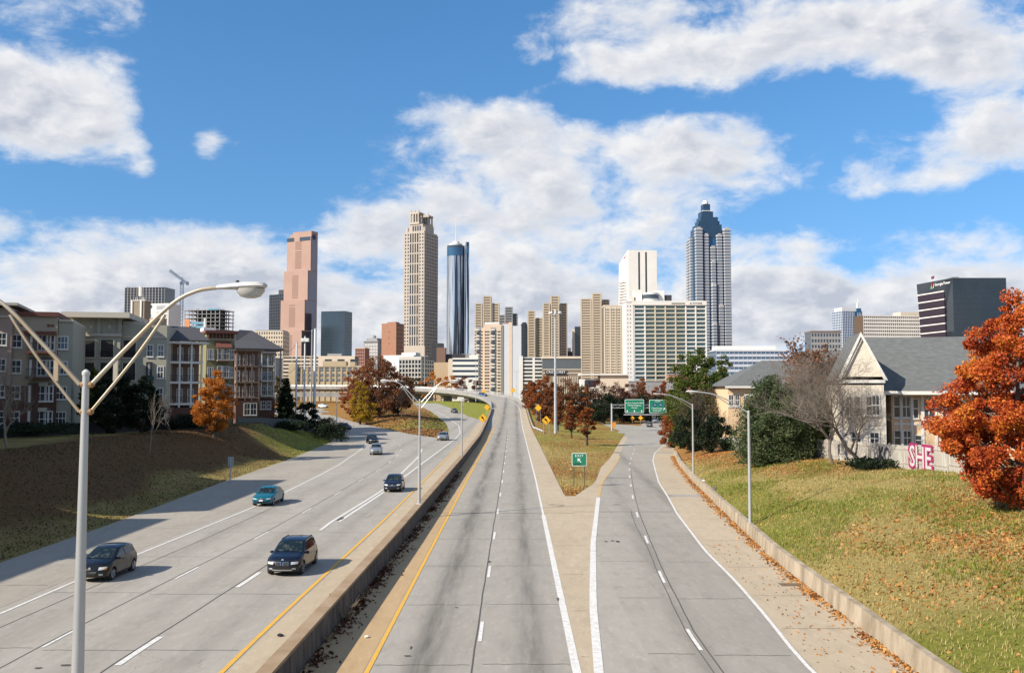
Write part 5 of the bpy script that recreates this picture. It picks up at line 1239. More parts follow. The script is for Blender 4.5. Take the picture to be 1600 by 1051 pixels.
stuff(mb.build('windows', GL_DARK, b.r)); MB().box(w * .1, w * .3, 4, 12, zt, b.z(552)).build('penthouse', ROOFT, b.r)
b = Bld('yellow_motel', 'long yellow motel with pairs of windows behind the overpass', 508, 520, R(4)); w = b.m(112); zt = b.z(572)
MB().box(-w / 2, w / 2, .2, 12, 0, zt).build('wall', YELLW, b.r); MB().box(-w / 2, -w / 2 + 4, -1.2, .2, 0, b.z(568)).build('wing', YELLW, b.r); MB().box(-w / 2 + b.m(52), -w / 2 + b.m(88), -.4, 12, zt, b.z(564)).build('parapet', YELLW, b.r); MB().box(-w / 2 + 4, w / 2, -.3, .2, zt - .4, zt + .3).build('cornice', CREAM, b.r); MB().box(-w / 2 + b.m(94), -w / 2 + b.m(102), -.4, 12, zt, b.z(565)).build('parapet', YELLW, b.r)
wm2 = mkwin(b.m(4.6), b.m(5.0), 2, WCONC, GL_GREY, 'window')
for i in range(11):
    for py in (577.5, 585.5, 593): link('window', wm2, None, b.r, (-w / 2 + b.m(15 + i * 8.8), .12, b.z(py)))
for i in range(12): MB().box(-w / 2 + b.m(10.4 + i * 8.8) - .35, -w / 2 + b.m(10.4 + i * 8.8) + .35, -.15, .2, 0, zt - .5).build('pilaster', YELLW, b.r)
b = Bld('grey_grid_block', 'grey concrete office block with deep square window grid', 641, 560, R(-24)); w = b.m(40); zt = b.z(557)
MB().box(-w / 2, w / 2, .4, 15, 0, zt).build('glass', GL_GREY, b.r); mb = MB(); facade(mb, 'F', -w / 2, w / 2, b.z(602), zt - 2, .4, 7, 6, .22, .25, .9); facade(mb, 'R', .4, 15, b.z(602), zt - 2, w / 2, 5, 6, .3, .4, .4); mb.box(-w / 2, w / 2, -.6, 15, zt - 2, zt)
stuff(mb.build('facade_frame', mat('concrete_beige_grey', (.42, .40, .36), .85), b.r)); MB().box(-w / 2 - 14, w / 2 - 8, 4, 14, 0, b.z(554)).build('rear_wing', WCONC, b.r); MB().box(-w / 2 - 2, -w / 2 + 8, 6, 12, b.z(554), b.z(550)).build('penthouse', WCONC, b.r)
b = Bld('tan_block', 'windowless tan block behind the orange trees', 681, 600, R(-8)); w = b.m(40); zt = b.z(566)
MB().box(-w / 2, w / 2, 0, 14, 0, zt).build('wall', mat('stucco_tan', (.45, .33, .20), .85, c2=(.41, .30, .18), scale=.3), b.r); MB().box(w / 2, w / 2 + b.m(5), -.6, 14, 0, b.z(562)).build('stair_tower', CREAM, b.r); MB().box(w / 2 + b.m(5), w / 2 + b.m(14), 2, 14, 0, b.z(566)).build('side_wing', GREYC, b.r)
for i in range(9): MB().box(-w / 2 + (i + .5) * w / 9.5, -w / 2 + (i + .5) * w / 9.5 + .08, -.02, .02, 0, zt - .3).build('joint', GREYC, b.r)
b = Bld('white_striped_block', 'white office block with long black window bands', 727, 560, 0); w = b.m(40); zt = b.z(559)
MB().box(-w / 2, w / 2, .3, 14, 0, zt).build('glass', GL_DARK, b.r); mb = MB(); facade(mb, 'F', -w / 2, w / 2, b.z(592), zt, .3, 2, 4, 0, .58, .4); facade(mb, 'R', .3, 14, b.z(592), zt, w / 2, 2, 4, 0, .58, .3); mb.box(-w / 2, w / 2, -.1, 1, 0, b.z(592)); stuff(mb.build('facade_frame', WCONC, b.r)); MB().box(-w / 2 + b.m(26), w / 2, .5, 14, zt, b.z(554)).build('penthouse', WCONC, b.r); MB().box(-w / 2 - b.m(6), -w / 2, 1, 12, 0, b.z(560)).build('side_wing', CREAM, b.r)
b = Bld('white_garage', 'white parking garage with dark slots right of the peach slab', 834, 620, 0); w = b.m(40); zt = b.z(558)
MB().box(-w / 2, w / 2, .3, 14, 0, zt - .4).build('decks', DARKC, b.r); mb = MB(); facade(mb, 'F', -w / 2, w / 2, 0, zt, .3, 2, 13, .18, .42, .35); stuff(mb.build('facade_frame', WCONC, b.r)); MB().box(-w / 2 - b.m(2), -w / 2 + b.m(3), -.6, 14, 0, b.z(556)).build('stair_tower', WCONC, b.r)
b = Bld('school_building', 'grey and tan school hall with white lettering on a black band', 878, 600, 0); w = b.m(60); zt = b.z(560)
MB().box(-w / 2, w / 2, 0, 14, 0, b.z(577)).build('wall', mat('wall_brown', (.23, .18, .13), .8), b.r); MB().box(-w / 2, w / 2, .0, 14, b.z(577), zt).build('upper_wall', mat('cladding_slate', (.10, .115, .12), .6, c2=(.08, .09, .1), scale=.5), b.r); MB().box(-w / 2 - .4, w / 2 + .4, -.5, 14, zt, b.z(556.5)).build('roof', CREAM, b.r)
for yy in (577, 583): MB().box(-w / 2, w / 2, -.4, 0, b.z(yy + .7), b.z(yy - .7)).build('ledge', CREAM, b.r)
sg = MB().box(b.m(-26), b.m(6.5), -.9, -.5, b.z(584.5), b.z(577.8)).build('sign_band', SBLACK, b.r); lettering('CRISTO', b.m(5.6), SWHITE, b.r, (b.m(-14.8), -.98, b.z(581.2)), depth=.05, space=1.05); lettering('REY', b.m(5.6), SWHITE, b.r, (b.m(.6), -.98, b.z(581.2)), depth=.05, space=1.05)
MB().box(-w / 2 + b.m(14), w / 2 - b.m(4), -2.2, -.4, 0, b.z(588)).build('colonnade_back', mat('wall_brown'), b.r)
for i in range(14): MB().box(-w / 2 + b.m(16 + i * 2.9), -w / 2 + b.m(16 + i * 2.9) + .55, -2.8, -2.2, 0, b.z(588)).build('column', CREAM, b.r)
b = Bld('dark_low_block', 'dark office blocks in shade right of the beige tower', 686, 1000, 0)
MB().box(b.m(-12), b.m(6), 0, 14, 0, b.z(536)).build('tower', DARKC, b.r); MB().box(b.m(-4), b.m(10), -2, 12, 0, b.z(543)).build('wing', mat('brick_brown'), b.r); MB().box(b.m(10), b.m(40), 2, 12, 0, b.z(553)).build('podium', DARKC, b.r)
# cars-park and white town edge far left, low roofs filling the foot of the skyline
for i, (px, w_, yt, D_, m_, lb) in enumerate([(395, 70, 560, 480, GREYC, 'grey low warehouse behind the net poles'), (590, 60, 588, 640, CREAM, 'cream low store behind the brown trees'), (1075, 60, 585, 640, BRICKO, 'brick low store behind the tall pine'), (1010, 110, 596, 620, GREYC, 'grey low podium at the foot of the balconied block')]):
    b = Bld('low_building', lb, px, D_, 0); w = b.m(w_)
    MB().box(-w / 2, w / 2, 0, 14, -1, b.z(yt)).build('wall', m_, b.r); MB().box(-w / 2 - .3, w / 2 + .3, -.3, 14, b.z(yt), b.z(yt) + .5).build('roof', ROOFT, b.r)
    mb = MB(); facade(mb, 'F', -w / 2 + 1, w / 2 - 1, 0, b.z(yt) - 1, -.02, 10, 2, .5, .5, .1); stuff(mb.build('facade_frame', m_, b.r))
# ------------------------------------------------------------------ flats on the left bank
TRIM = mat('trim_white', (.62, .60, .55), .6)
GLASSW = mat('window_glass', (.05, .06, .075), .06, spec=.9, metal=.15)
RAILM = mat('railing_black', (.02, .02, .02), .5)
SHING = mat('shingle_dark', (.045, .043, .048), .9, c2=(.075, .07, .075), scale=3, amt=.8, bump=.4, bscale=12)
SHING_G = mat('shingle_grey', (.095, .10, .098), .9, c2=(.14, .145, .14), scale=1.6, amt=.9, stretch=(1, 1, 4), bump=.5, bscale=9)
def siding(name, c, pitch=.16):
    """lapped boards: fine relief only"""
    m = mat(name, c, .75); nt = m.node_tree; N = nt.nodes; L = nt.links
    tc = N.new('ShaderNodeTexCoord'); sp_ = N.new('ShaderNodeSeparateXYZ'); L.new(tc.outputs['Object'], sp_.inputs[0])
    mm = N.new('ShaderNodeMath'); mm.operation = 'DIVIDE'; L.new(sp_.outputs[2], mm.inputs[0]); mm.inputs[1].default_value = pitch
    fr_ = N.new('ShaderNodeMath'); fr_.operation = 'FRACT'; L.new(mm.outputs[0], fr_.inputs[0])
    bp = N.new('ShaderNodeBump'); bp.inputs['Strength'].default_value = .5; bp.inputs['Distance'].default_value = .03; bp.invert = True
    L.new(fr_.outputs[0], bp.inputs['Height']); L.new(bp.outputs[0], N['Principled BSDF'].inputs['Normal'])
    nz = N.new('ShaderNodeTexNoise'); nz.inputs['Scale'].default_value = .8; nz.inputs['Detail'].default_value = 5; L.new(tc.outputs['Object'], nz.inputs['Vector'])
    mx = N.new('ShaderNodeMix'); mx.data_type = 'RGBA'; mx.inputs[6].default_value = (*c, 1); mx.inputs[7].default_value = (*[q * .82 for q in c], 1); L.new(nz.outputs['Fac'], mx.inputs[0]); L.new(mx.outputs[2], N['Principled BSDF'].inputs['Base Color'])
    return m
WIN = {}
def window_mesh(w, h, sash=True, n=1):
    key = (round(w, 2), round(h, 2), sash, n)
    if key in WIN: return WIN[key]
    t = min(.13, w * .14); mb = MB().box(-w / 2 + t, w / 2 - t, -.01, .06, t, h - t, 1)
    mb.box(-w / 2, -w / 2 + t, -.07, .06, 0, h).box(w / 2 - t, w / 2, -.07, .06, 0, h).box(-w / 2 + t, w / 2 - t, -.065, .06, 0, t).box(-w / 2 + t, w / 2 - t, -.065, .06, h - t, h)
    mb.box(-w / 2 - .06, w / 2 + .06, -.13, .05, -.1, -.002)
    if sash: mb.box(-w / 2 + t, w / 2 - t, -.045, .02, h * .5 - .05, h * .5 + .05)
    for i in range(1, n + 1): x = -w / 2 + w * i / (n + 1); mb.box(x - .035, x + .035, -.04, .02, t, h - t)
    me = mb.mesh('window'); me.materials.append(TRIM); me.materials.append(GLASSW); WIN[key] = me; return me
class Flat:
    def __init__(s, name, label, px0, D, a, group='apartment blocks on the left bank', gz=4.2):
        s.px0, s.D, s.a = px0, D, R(a); p = at(px0, 600, D); s.p = p; s.gz = gz
        s.r = thing(name, label, 'apartment block', (p.x, D, gz), s.a, group)
    def x(s, px):       # local x of the facade point seen at pixel column px
        t = (px - 800) / F; c, q = math.cos(s.a), math.sin(s.a)
        return (t * s.p.y - s.p.x) / (c - t * q)
    def z(s, py, px=None):
        x = s.x(px) if px is not None else 0
        return at(800, py, s.p.y + x * math.sin(s.a)).z - s.gz
    def box(s, name, m, xa, xb, ya, yb, za, zb, parent=None): return MB().box(xa, xb, ya, yb, za, zb).build(name, m, parent or s.r)
    def win(s, x, z, w=1.0, h=1.55, y=0, n=1): return link('window', window_mesh(w, h, True, n), None, s.r, (x, y - .01, z))
def railing(f, xa, xb, y, z, h=1.0, side=None):
    mb = MB().box(xa, xb, y - .03, y + .03, z + h - .05, z + h).box(xa, xb, y - .03, y + .03, z + .08, z + .13)
    n = max(2, int((xb - xa) / .13))
    for i in range(n + 1): x = xa + (xb - xa) * i / n; mb.box(x - .014, x + .014, y - .014, y + .014, z + .1, z + h)
    o = mb.build('railing', RAILM, f.r); o['kind'] = 'stuff'; return o
BRK = mat('brick_flats', (.115, .055, .042), .9, c2=(.08, .04, .033), scale=4, amt=.8, bump=.2, bscale=30)
PINK = siding('siding_dusty_pink', (.38, .28, .23)); TANS = siding('siding_tan', (.39, .33, .24)); SAGE = mat('stucco_sage', (.35, .335, .265), .9, c2=(.30, .29, .23), scale=.5, amt=.7, bump=.1, bscale=40)
OLIVE = siding('siding_olive', (.22, .195, .095)); MAROON = mat('trim_maroon', (.14, .05, .035), .7); BROWN = mat('post_brown', (.22, .145, .105), .7); CREAMT = mat('trim_cream', (.46, .42, .34), .7)
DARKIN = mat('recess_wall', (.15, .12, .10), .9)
def floors(f, za, n, fh=3.1): return [za + i * fh for i in range(n)]
# A: pink and tan brick-footed block at the left edge
f = Flat('apartment_block', 'tan and pink block with brick base and arched balconies at the left edge', 20, 112, 19)
zt = f.z(494, 55); w1 = f.x(88); fh = 3.15
f.box('wall', TANS, f.x(20), w1, 0, 14, 6.2, zt); f.box('brick_base', BRK, f.x(20) - .05, w1 + .05, -.06, 14, -1, 6.2); f.box('cornice', MAROON, f.x(20), w1 + .15, -.35, 14.1, zt, zt + .55)
f.box('wing_wall', PINK, f.x(-60), f.x(19.6), -1.2, 14, 6.2, f.z(482, 0)); f.box('wing_brick_base', BRK, f.x(-60), f.x(19.6), -1.26, 14, -1, 6.2); f.box('wing_roof', CREAMT, f.x(-62), f.x(30), -2.3, 14.5, f.z(479, 10), f.z(475, 10)); f.box('band', CREAMT, f.x(-60), f.x(19.7), -1.35, -1.2, f.z(497, 5), f.z(494, 5))
for j in range(4):
    z = 1.0 + j * fh; f.win(f.x(25), z + .4, 1.25, 1.7, -.06 if j < 2 else 0); f.win(f.x(5), z + .6, 1.1, 1.6, -1.26 if j < 2 else -1.2); f.win(f.x(-14), z + .6, 1.1, 1.6, -1.26 if j < 2 else -1.2)
    xa, xb = f.x(43), f.x(83)
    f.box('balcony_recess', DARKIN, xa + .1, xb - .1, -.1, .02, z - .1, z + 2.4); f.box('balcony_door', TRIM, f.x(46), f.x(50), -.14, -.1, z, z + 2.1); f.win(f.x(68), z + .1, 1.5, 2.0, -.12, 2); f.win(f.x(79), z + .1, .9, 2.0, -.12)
    if j in (2, 3): f.box('balcony_slab', MAROON if j == 3 else BRK, xa, xb, -1.5, -.06, z - .3, z); railing(f, xa, xb, -1.45, z)
    else: f.box('brick_pier', BRK, f.x(55), f.x(62), -.5, -.06, z - 1, z + 2.2); f.box('arch', CREAMT, f.x(62), f.x(76), -.35, -.1, z + 2.0, z + 2.5)
for px in (22, 30, 72, 78): f.box('roof_vent', MAROON, f.x(px), f.x(px) + .35, -.04, .03, zt - 1.3, zt - .95)
f.box('canopy', MAROON, f.x(34), f.x(87), -.9, .0, zt - 2.3, zt - 1.9)
f2z = f.z(502, 95); f.box('link_wall', SAGE, w1 + .06, f.x(112), .6, 14, -1, f2z); f.box('link_cornice', CREAMT, w1 + .06, f.x(112), .4, 14, f2z, f2z + .3)
for j in range(4): f.win(f.x(96), .8 + j * fh + .5, 1.3, 1.7, .6, 2)
# B: sage flat-roofed block
f = Flat('apartment_block', 'sage green stucco block with overhanging flat roof and square openings', 108, 128, 12)
zt = f.z(497, 150); xe = f.x(187)
f.box('wall', SAGE, f.x(108), xe, 0, 14, -1, f.z(524, 150)); f.box('upper_wall', SAGE, f.x(113), xe - .2, .5, 14, f.z(524, 150), zt); f.box('roof', CREAMT, f.x(98), f.x(204), -1.6, 15, zt, zt + .75)
f.box('band', CREAMT, f.x(107), xe + .1, -.25, .5, f.z(525, 150), f.z(521, 150))
for px in (114, 152, 185): f.box('pilaster', SAGE, f.x(px) - .25, f.x(px) + .25, .2, .5, f.z(521, 150), zt)
for px in (139, 168): MB().lathe([(.1, -.08), (.28, 0), (.28, .1)], 10, (f.x(px), .45, f.z(510, 150)), 'Y').build('roundel', CREAMT, f.r)
z2 = f.z(507, 230); f.box('side_wall', SAGE, xe + .02, f.x(258), 1.0, 14, -1, z2); f.box('side_parapet', CREAMT, f.x(186.5), f.x(222), 1.6, 13, z2, z2 + .55); f.box('band', CREAMT, xe + .1, f.x(258) + .05, .88, 1.0, f.z(527, 220), f.z(525, 220))
for j in range(4):
    dy = j * 35.5
    for pa, pb, yy in ((127, 147.5, 0), (157, 176.5, 0), (190, 209.5, 1.0)):
        xa, xb = f.x(pa), f.x(pb); za, zb = f.z(558 + dy, (pa + pb) / 2), f.z(531 + dy, (pa + pb) / 2)
        if zb < .5: continue
        rc = f.box('opening', mat('recess_dark', (.035, .033, .03), .9), xa, xb, yy - .06, yy + .05, za, zb); f.box('sill', CREAMT, xa - .1, xb + .1, yy - .2, yy, za - .18, za)
        f.box('jamb', CREAMT, xa - .12, xa, yy - .12, yy, za, zb); f.box('jamb', CREAMT, xb, xb + .12, yy - .12, yy, za, zb)
        railing(f, xa, xb, yy - .15, za, .95)
    for px in (232, 249):
        if not (px == 232 and j > 0): f.win(f.x(px), f.z(557 + j * 34, px), .95, 1.8, 1.0)
bn = f.box('banner', SBLACK, f.x(227), f.x(236), .72, .95, f.z(591, 231), f.z(565, 231)); f.box('banner_sign', mat('sign_bottle_green', (.02, .06, .05), .5), f.x(226), f.x(239), .7, .95, f.z(594.5, 231), f.z(587.5, 231)); lettering('LEASING', .42, SWHITE, bn, (f.x(231.5), .70, f.z(577, 231)), depth=.01).rotation_euler = (math.pi / 2, math.pi / 2, 0)
# C, E: porch stacks
def porch(f, xa, xb, zs, fh, pm, post_xs, roof_z, depth=2.4, wallm=DARKIN, y0=0):
    f.box('back_wall', wallm, xa, xb, y0, y0 + 21, -1, roof_z)  # body deepened out of view to close a sunlit gap on the bank
    for z in zs:
        f.box('porch_floor', pm, xa - .1, xb + .1, y0 - depth, y0, z - .32, z); railing(f, xa, xb, y0 - depth + .06, z)
        for i in range(len(post_xs) - 1):
            c = (post_xs[i] + post_xs[i + 1]) / 2; f.win(c - .35, z + .05, .9, 2.1, y0, 1)
    for x in post_xs: f.box('post', pm, x - .13, x + .13, y0 - depth - .02, y0 - depth + .24, -1, roof_z)
def gable_roof(f, xa, xb, ya, yb, z, rise, m, over=.5):
    xm = (xa + xb) / 2; a, b_, y0, y1 = xa - over, xb + over, ya - over, yb
    mb = MB().add([(a, y0, z), (b_, y0, z), (xm, y0, z + rise), (a, y1, z), (b_, y1, z), (xm, y1, z + rise), (a, y0, z - .22), (b_, y0, z - .22), (a, y1, z - .22), (b_, y1, z - .22)],
                  [(0, 2, 5, 3), (2, 1, 4, 5), (3, 5, 4), (6, 0, 3, 8), (1, 7, 9, 4), (6, 7, 1, 0), (6, 8, 9, 7)])
    r = mb.build('roof', m, f.r); MB().add([(a + .3, y0 - .02, z), (b_ - .3, y0 - .02, z), (xm, y0 - .02, z + rise - .25)], [(0, 1, 2)]).build('gable', TRIM, r); return r
def shed_roof(f, xa, xb, ya, yb, z, rise, m):
    MB().hull([(xa, ya, z - .2), (xb, ya, z - .2), (xb, yb, z + rise - .2), (xa, yb, z + rise - .2)], [(xa, ya, z), (xb, ya, z), (xb, yb, z + rise), (xa, yb, z + rise)]).build('roof', m, f.r)
f = Flat('apartment_block', 'porch stack with white posts, three balcony floors and dark shed roof', 262, 137, 32)
xa, xb = f.x(259), f.x(311); zr = f.z(538, 285); zs = [f.z(565, 285) , f.z(596, 285), f.z(629, 285)]
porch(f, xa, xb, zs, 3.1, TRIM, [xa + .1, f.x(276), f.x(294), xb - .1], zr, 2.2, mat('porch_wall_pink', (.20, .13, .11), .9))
f.box('fascia', TRIM, xa - .5, xb + .7, -3.0, 6, zr, zr + .3); shed_roof(f, xa - .5, xb + .8, -3.1, 6, zr + .52, 2.6, SHING); f.box('brick_base', BRK, xa - .05, xb + .05, -2.3, .05, -1, f.z(636, 285)); f.box('chimney', PINK, xa - 1.2, xa + 1.0, 5, 7, zr, f.z(494, 270))
f = Flat('apartment_block', 'olive clapboard block with bracketed cornice behind the orange tree', 323, 160, 27)
xa, xb = f.x(322), f.x(366); zt = f.z(521, 345)
f.box('wall', OLIVE, xa, xb, 0, 13, -2, zt); f.box('cornice', MAROON, xa - .3, xb + .5, -.8, 13, zt, zt + .5)
f.box('parapet', CREAMT, xa - .1, xb, -.1, 13, zt - 1.1, zt - .9)
for i in range(8): f.box('bracket', MAROON, xa + .3 + i * (xb - xa - .6) / 7 - .12, xa + .3 + i * (xb - xa - .6) / 7 + .12, -.6, 0, zt - .9, zt)
for j in range(4):
    z = f.z(562 + j * 28, 345); f.win(f.x(328), z, .85, 1.9); f.win(f.x(334) - .4, z, .85, 1.9)
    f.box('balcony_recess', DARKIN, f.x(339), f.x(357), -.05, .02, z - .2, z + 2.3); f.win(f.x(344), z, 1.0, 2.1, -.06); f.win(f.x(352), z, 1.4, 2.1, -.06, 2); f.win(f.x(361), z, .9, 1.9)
    f.box('balcony_slab', BROWN, f.x(338), f.x(358), -1.4, 0, z - .3, z - .05); railing(f, f.x(338), f.x(358), -1.35, z - .05)
shed_roof(f, f.x(336), f.x(360), -1.6, .1, f.z(543, 348), 1.2, MAROON); f.box('drainpipe', RAILM, xb - .12, xb, -.15, -.02, -1, zt - 2)
f.box('rooftop_unit', WCONC, f.x(325), f.x(345), 6, 10, zt + .5, f.z(508, 335)); MB().tube([(f.x(330), 8, zt), (f.x(330), 8, f.z(492, 330))], .22, 6).build('flue', WCONC, f.r)
f = Flat('apartment_block', 'brown porch stack with dark roof left of the hip-roofed end block', 369, 180, 26)
xa, xb = f.x(367), f.x(403); zr = f.z(549, 385); zs = [f.z(571, 385), f.z(596, 385), f.z(620, 385)]
porch(f, xa, xb, zs, 3.1, BROWN, [xa + .1, f.x(381), f.x(391), xb - .1], zr, 2.2, mat('porch_wall_pink'))
f.box('fascia', BROWN, xa - .5, xb + .7, -3, 6, zr, zr + .3); shed_roof(f, xa - .5, xb + .8, -3.1, 6.5, zr + .52, 2.0, SHING); f.box('brick_base', BRK, xa - .05, xb + .05, -2.3, .05, -2, f.z(625, 385))
for px in (384, 394): f.win(f.x(px), f.z(648, px), 1.3, 2.4, -2.35)
f.box('chimney', PINK, f.x(370), f.x(376), 7, 9, zr, f.z(518, 373))
f = Flat('apartment_block', 'end block with big dark hip roof and white balconies by the cypress', 404, 194, 24)
xa, xb = f.x(402), f.x(430); zr = f.z(545, 415)
f.box('wall', mat('stucco_taupe', (.27, .235, .185), .9), xa, xb, 0, 20, -2, zr); f.box('brick_base', BRK, xa - .05, xb + .05, -.06, 20, -3, f.z(622, 415))
f.box('bracket_band', CREAMT, xa - .1, xb + .1, -.3, 20, zr - 1.6, zr)
rx0, rx1, zr2 = f.x(352) , xb + 1.6, zr; ap = f.z(511, 385)
MB().add([(rx0, -1.2, zr2), (rx1, -1.2, zr2), (rx1, 22, zr2), (rx0, 22, zr2), ((rx0 + rx1) / 2 - 2, 9, ap), ((rx0 + rx1) / 2 + 1, 11, ap), (rx0, -1.2, zr2 - .3), (rx1, -1.2, zr2 - .3), (rx1, 22, zr2 - .3), (rx0, 22, zr2 - .3)],
         [(0, 1, 5, 4), (1, 2, 5), (2, 3, 4, 5), (3, 0, 4), (6, 7, 1, 0), (7, 8, 2, 1), (9, 8, 7, 6)]).build('roof', SHING, f.r)
for j in range(4):
    z = f.z(571 + j * 23, 415)
    for px in (404.5, 412.5, 421): f.win(f.x(px), z + .1, .95, 1.8, 0 if j < 3 else -.06)
    if j < 3:
        f.box('balcony_slab', TRIM, f.x(407), f.x(427), -1.4, 0, z - .3, z - .05); railing(f, f.x(407), f.x(427), -1.35, z - .05)
        for px in (407.5, 417, 426.5): f.box('post', TRIM, f.x(px) - .1, f.x(px) + .1, -1.4, -1.2, z - .05, z + 2.6)
shed_roof(f, f.x(406), f.x(429), -1.8, .1, f.z(552, 417), 1.2, SHING)
# unseen row blocks shading the bank, the tall last one added for shade alone
for i, (X, Y, w, h) in enumerate([(-64, 69, 30, 16), (-63.5, 41, 26, 14.5), (-64, 14, 24, 15.5), (-63, -13, 24, 15), (-79, 90, 24, 21)]):
    r = thing('apartment_block', ['taupe block of the row standing beyond the left frame edge', 'tan block further back along the left bank, out of frame', 'pink block beside the left bank behind the camera side', 'sage block at the near end of the left row', 'tall tan block added out of view to shade the left bank'][i], 'apartment block', (X, Y, 4.2), R(90), 'apartment blocks on the left bank')
    MB().box(-12, 12, -14, 0, -1, h).build('wall', [TANS, PINK, TANS, SAGE, TANS][i], r); MB().box(-12.3, 12.3, -14.3, .3, h, h + .6).build('cornice', CREAMT, r)
    for j in range(4):
        for x in (-8, -4, 0, 4, 8): link('window', window_mesh(1.2, 1.7, True, 1), None, r, (x, -14.01, 1.2 + j * 3.4))

# ------------------------------------------------------------------ net poles and board fence beyond the flats
NP = [(425.5, 655, 548, 205), (437, 655, 541, 205), (462, 660, 536, 200), (475, 655, 527, 212), (486, 655, 517, 230), (491, 662, 515, 200)]
for i, (px, py, pt, Y) in enumerate(NP):
    b0 = at(px, py, Y); t = at(px, pt, Y); g_ = ground_z(b0.x, Y); r = thing('net_pole', ['leftmost thin net pole beside the end block', 'second thin net pole right of the end block', 'thin net pole rising behind the cypress', 'net pole topped by a small white box', 'dark net pole close behind the white one', 'thickest white net pole, rightmost of the row'][i], 'pole', (b0.x, Y, g_), 0, 'net poles beyond the flats')
    h = t.z - g_; rr = .34 if i == 5 else .22
    MB().tube([(0, 0, -.3), (0, 0, h)], [rr, rr * .8], 10).build('pole', mat('pole_white', (.62, .63, .64), .5) if i in (5, 2, 3) else GREYC, r, smooth_=40)
    MB().lathe([(rr * .9, 0), (rr * .9, .2), (.05, .35)], 8, (0, 0, h)).build('cap', GALV, r)
    if i == 3: MB().box(-.9, .9, -.5, .5, h - 1.0, h - .2).build('lamp_box', WCONC, r)
    if i < 5:
        nb = at(NP[i + 1][0], NP[i + 1][2], NP[i + 1][3]); d = Vector((nb.x - b0.x, NP[i + 1][3] - Y, nb.z - t.z))
        for fz in (.98, .7, .45, .2): MB().tube([(d.x * u, d.y * u, (h * fz) + d.z * fz * u - 1.2 * math.sin(math.pi * u)) for u in (0, .25, .5, .75, 1)], .03, 4).build('cable', RAILM, r)
FW = mat('fence_wood_dark', (.075, .085, .09), .9, c2=(.11, .105, .10), scale=2, amt=.8, stretch=(6, 6, .4))
FI = mat('fence_iron_black', (.02, .02, .022), .6)
FW2 = mat('fence_wood_grey', (.32, .285, .235), .9, c2=(.47, .44, .39), scale=1.2, amt=.9, stretch=(3, 3, .5))
def fence(label, p, q, h, bay_w, m, gz, boards=8, name='board_fence'):
    p, q = Vector(p), Vector(q); L_ = (q - p).length; n = max(1, round(L_ / bay_w)); d = (q - p) / n; rz = math.atan2(d.y, d.x); rt = thing(name, label, 'fence', (0, 0, 0)); out = []
    for i in range(n):
        a = p + d * i; za = gz(a.x, a.y); zc = gz(*(a + d)[:2]); l = d.length; mb = MB(); rnd = random.Random(i)
        for k in range(boards):
            x0 = .06 + k * (l - .12) / boards; x1 = x0 + (l - .12) / boards - .012; zz = za + (zc - za) * (k + .5) / boards - za
            mb.box(x0, x1, -.015 + rnd.uniform(-.006, .006), .012, zz - .15, zz + h + rnd.uniform(-.03, .03))
        mb.box(.05, l - .05, .012, .06, h * .2, h * .2 + .09).box(.05, l - .05, .012, .06, h * .8, h * .8 + .09)
        o = mb.build('fence_panel', m, rt, (a.x, a.y, za), rz); out.append(o)
        MB().box(-.06, .06, -.02, .1, -.3, h + .12).build('post', m, rt, (a.x, a.y, za), rz)
    return rt, out
fence('dark weathered board fence at the end of the left lawn', at(371, 672, 150).xy.to_3d(), at(498, 672, 176).xy.to_3d(), 1.75, 2.4, FW, ground_z)
fence('black picket fence along the top of the left bank', at(-20, 668, 99).xy.to_3d(), at(300, 668, 131).xy.to_3d(), 1.35, 2.4, FI, ground_z, 12, 'picket_fence')
rt, pan = fence('pale board fence with graffiti along the top of the right bank', (FENCE_X, 58, 0), (FENCE_X - .6, 134, 0), 1.85, 2.45, FW2, ground_z, 7)
PANEL = mat('graffiti_white', (.52, .50, .48), .7, c2=(.40, .38, .37), scale=3, amt=.7); MAG = mat('graffiti_magenta', (.30, .02, .10), .7); BLK = mat('graffiti_black', (.05, .05, .07), .7)
for t, yc, sz, m, ox in (('SHE', 69.6, 2.5, MAG, .15), ('SHE', 69.6, 2.3, PANEL, .02), ('KO', 76.2, 1.7, BLK, 0.03), ('R', 86.5, 1.5, BLK, .03)):
    me = text_mesh(t, sz, .002, ox, space=.95); o = link('graffiti', me, m, rt); gz = ground_z(FENCE_X, yc)
    x_off = FENCE_X - .12 - (.012 if m is PANEL else 0) - .006 * (yc - 58) * .9
    o.matrix_local = Matrix.Translation((x_off, yc, gz + .95)) @ Matrix(((0, 0, -1, 0), (-1, 0, 0, 0), (0, 1, 0, 0), (0, 0, 0, 1)))

# ------------------------------------------------------------------ houses on the right
WSID = siding('siding_white', (.70, .62, .50), .14); PSID = siding('siding_peach', (.68, .49, .30), .14); YSID = siding('siding_yellow', (.56, .38, .14), .14)
h1 = thing('house', 'cream and peach house with steep white gable and grey shingle roof', 'house', (at(1394, 600, 88).x, 88, 3.4), R(-13))
k = 88 / F; X0 = at(1394, 600, 88).x
def hx(px, Y=88): return at(px, 600, Y).x - X0
def hz(py, Y=88): return at(800, py, Y).z - 3.4
ez = hz(611)
MB().box(hx(1392), hx(1640), 0, 14, -.5, ez).build('wall', PSID, h1)
MB().box(hx(1329, 85), hx(1394, 85), -3, 10, -.5, hz(601, 85)).build('wing_wall', WSID, h1)
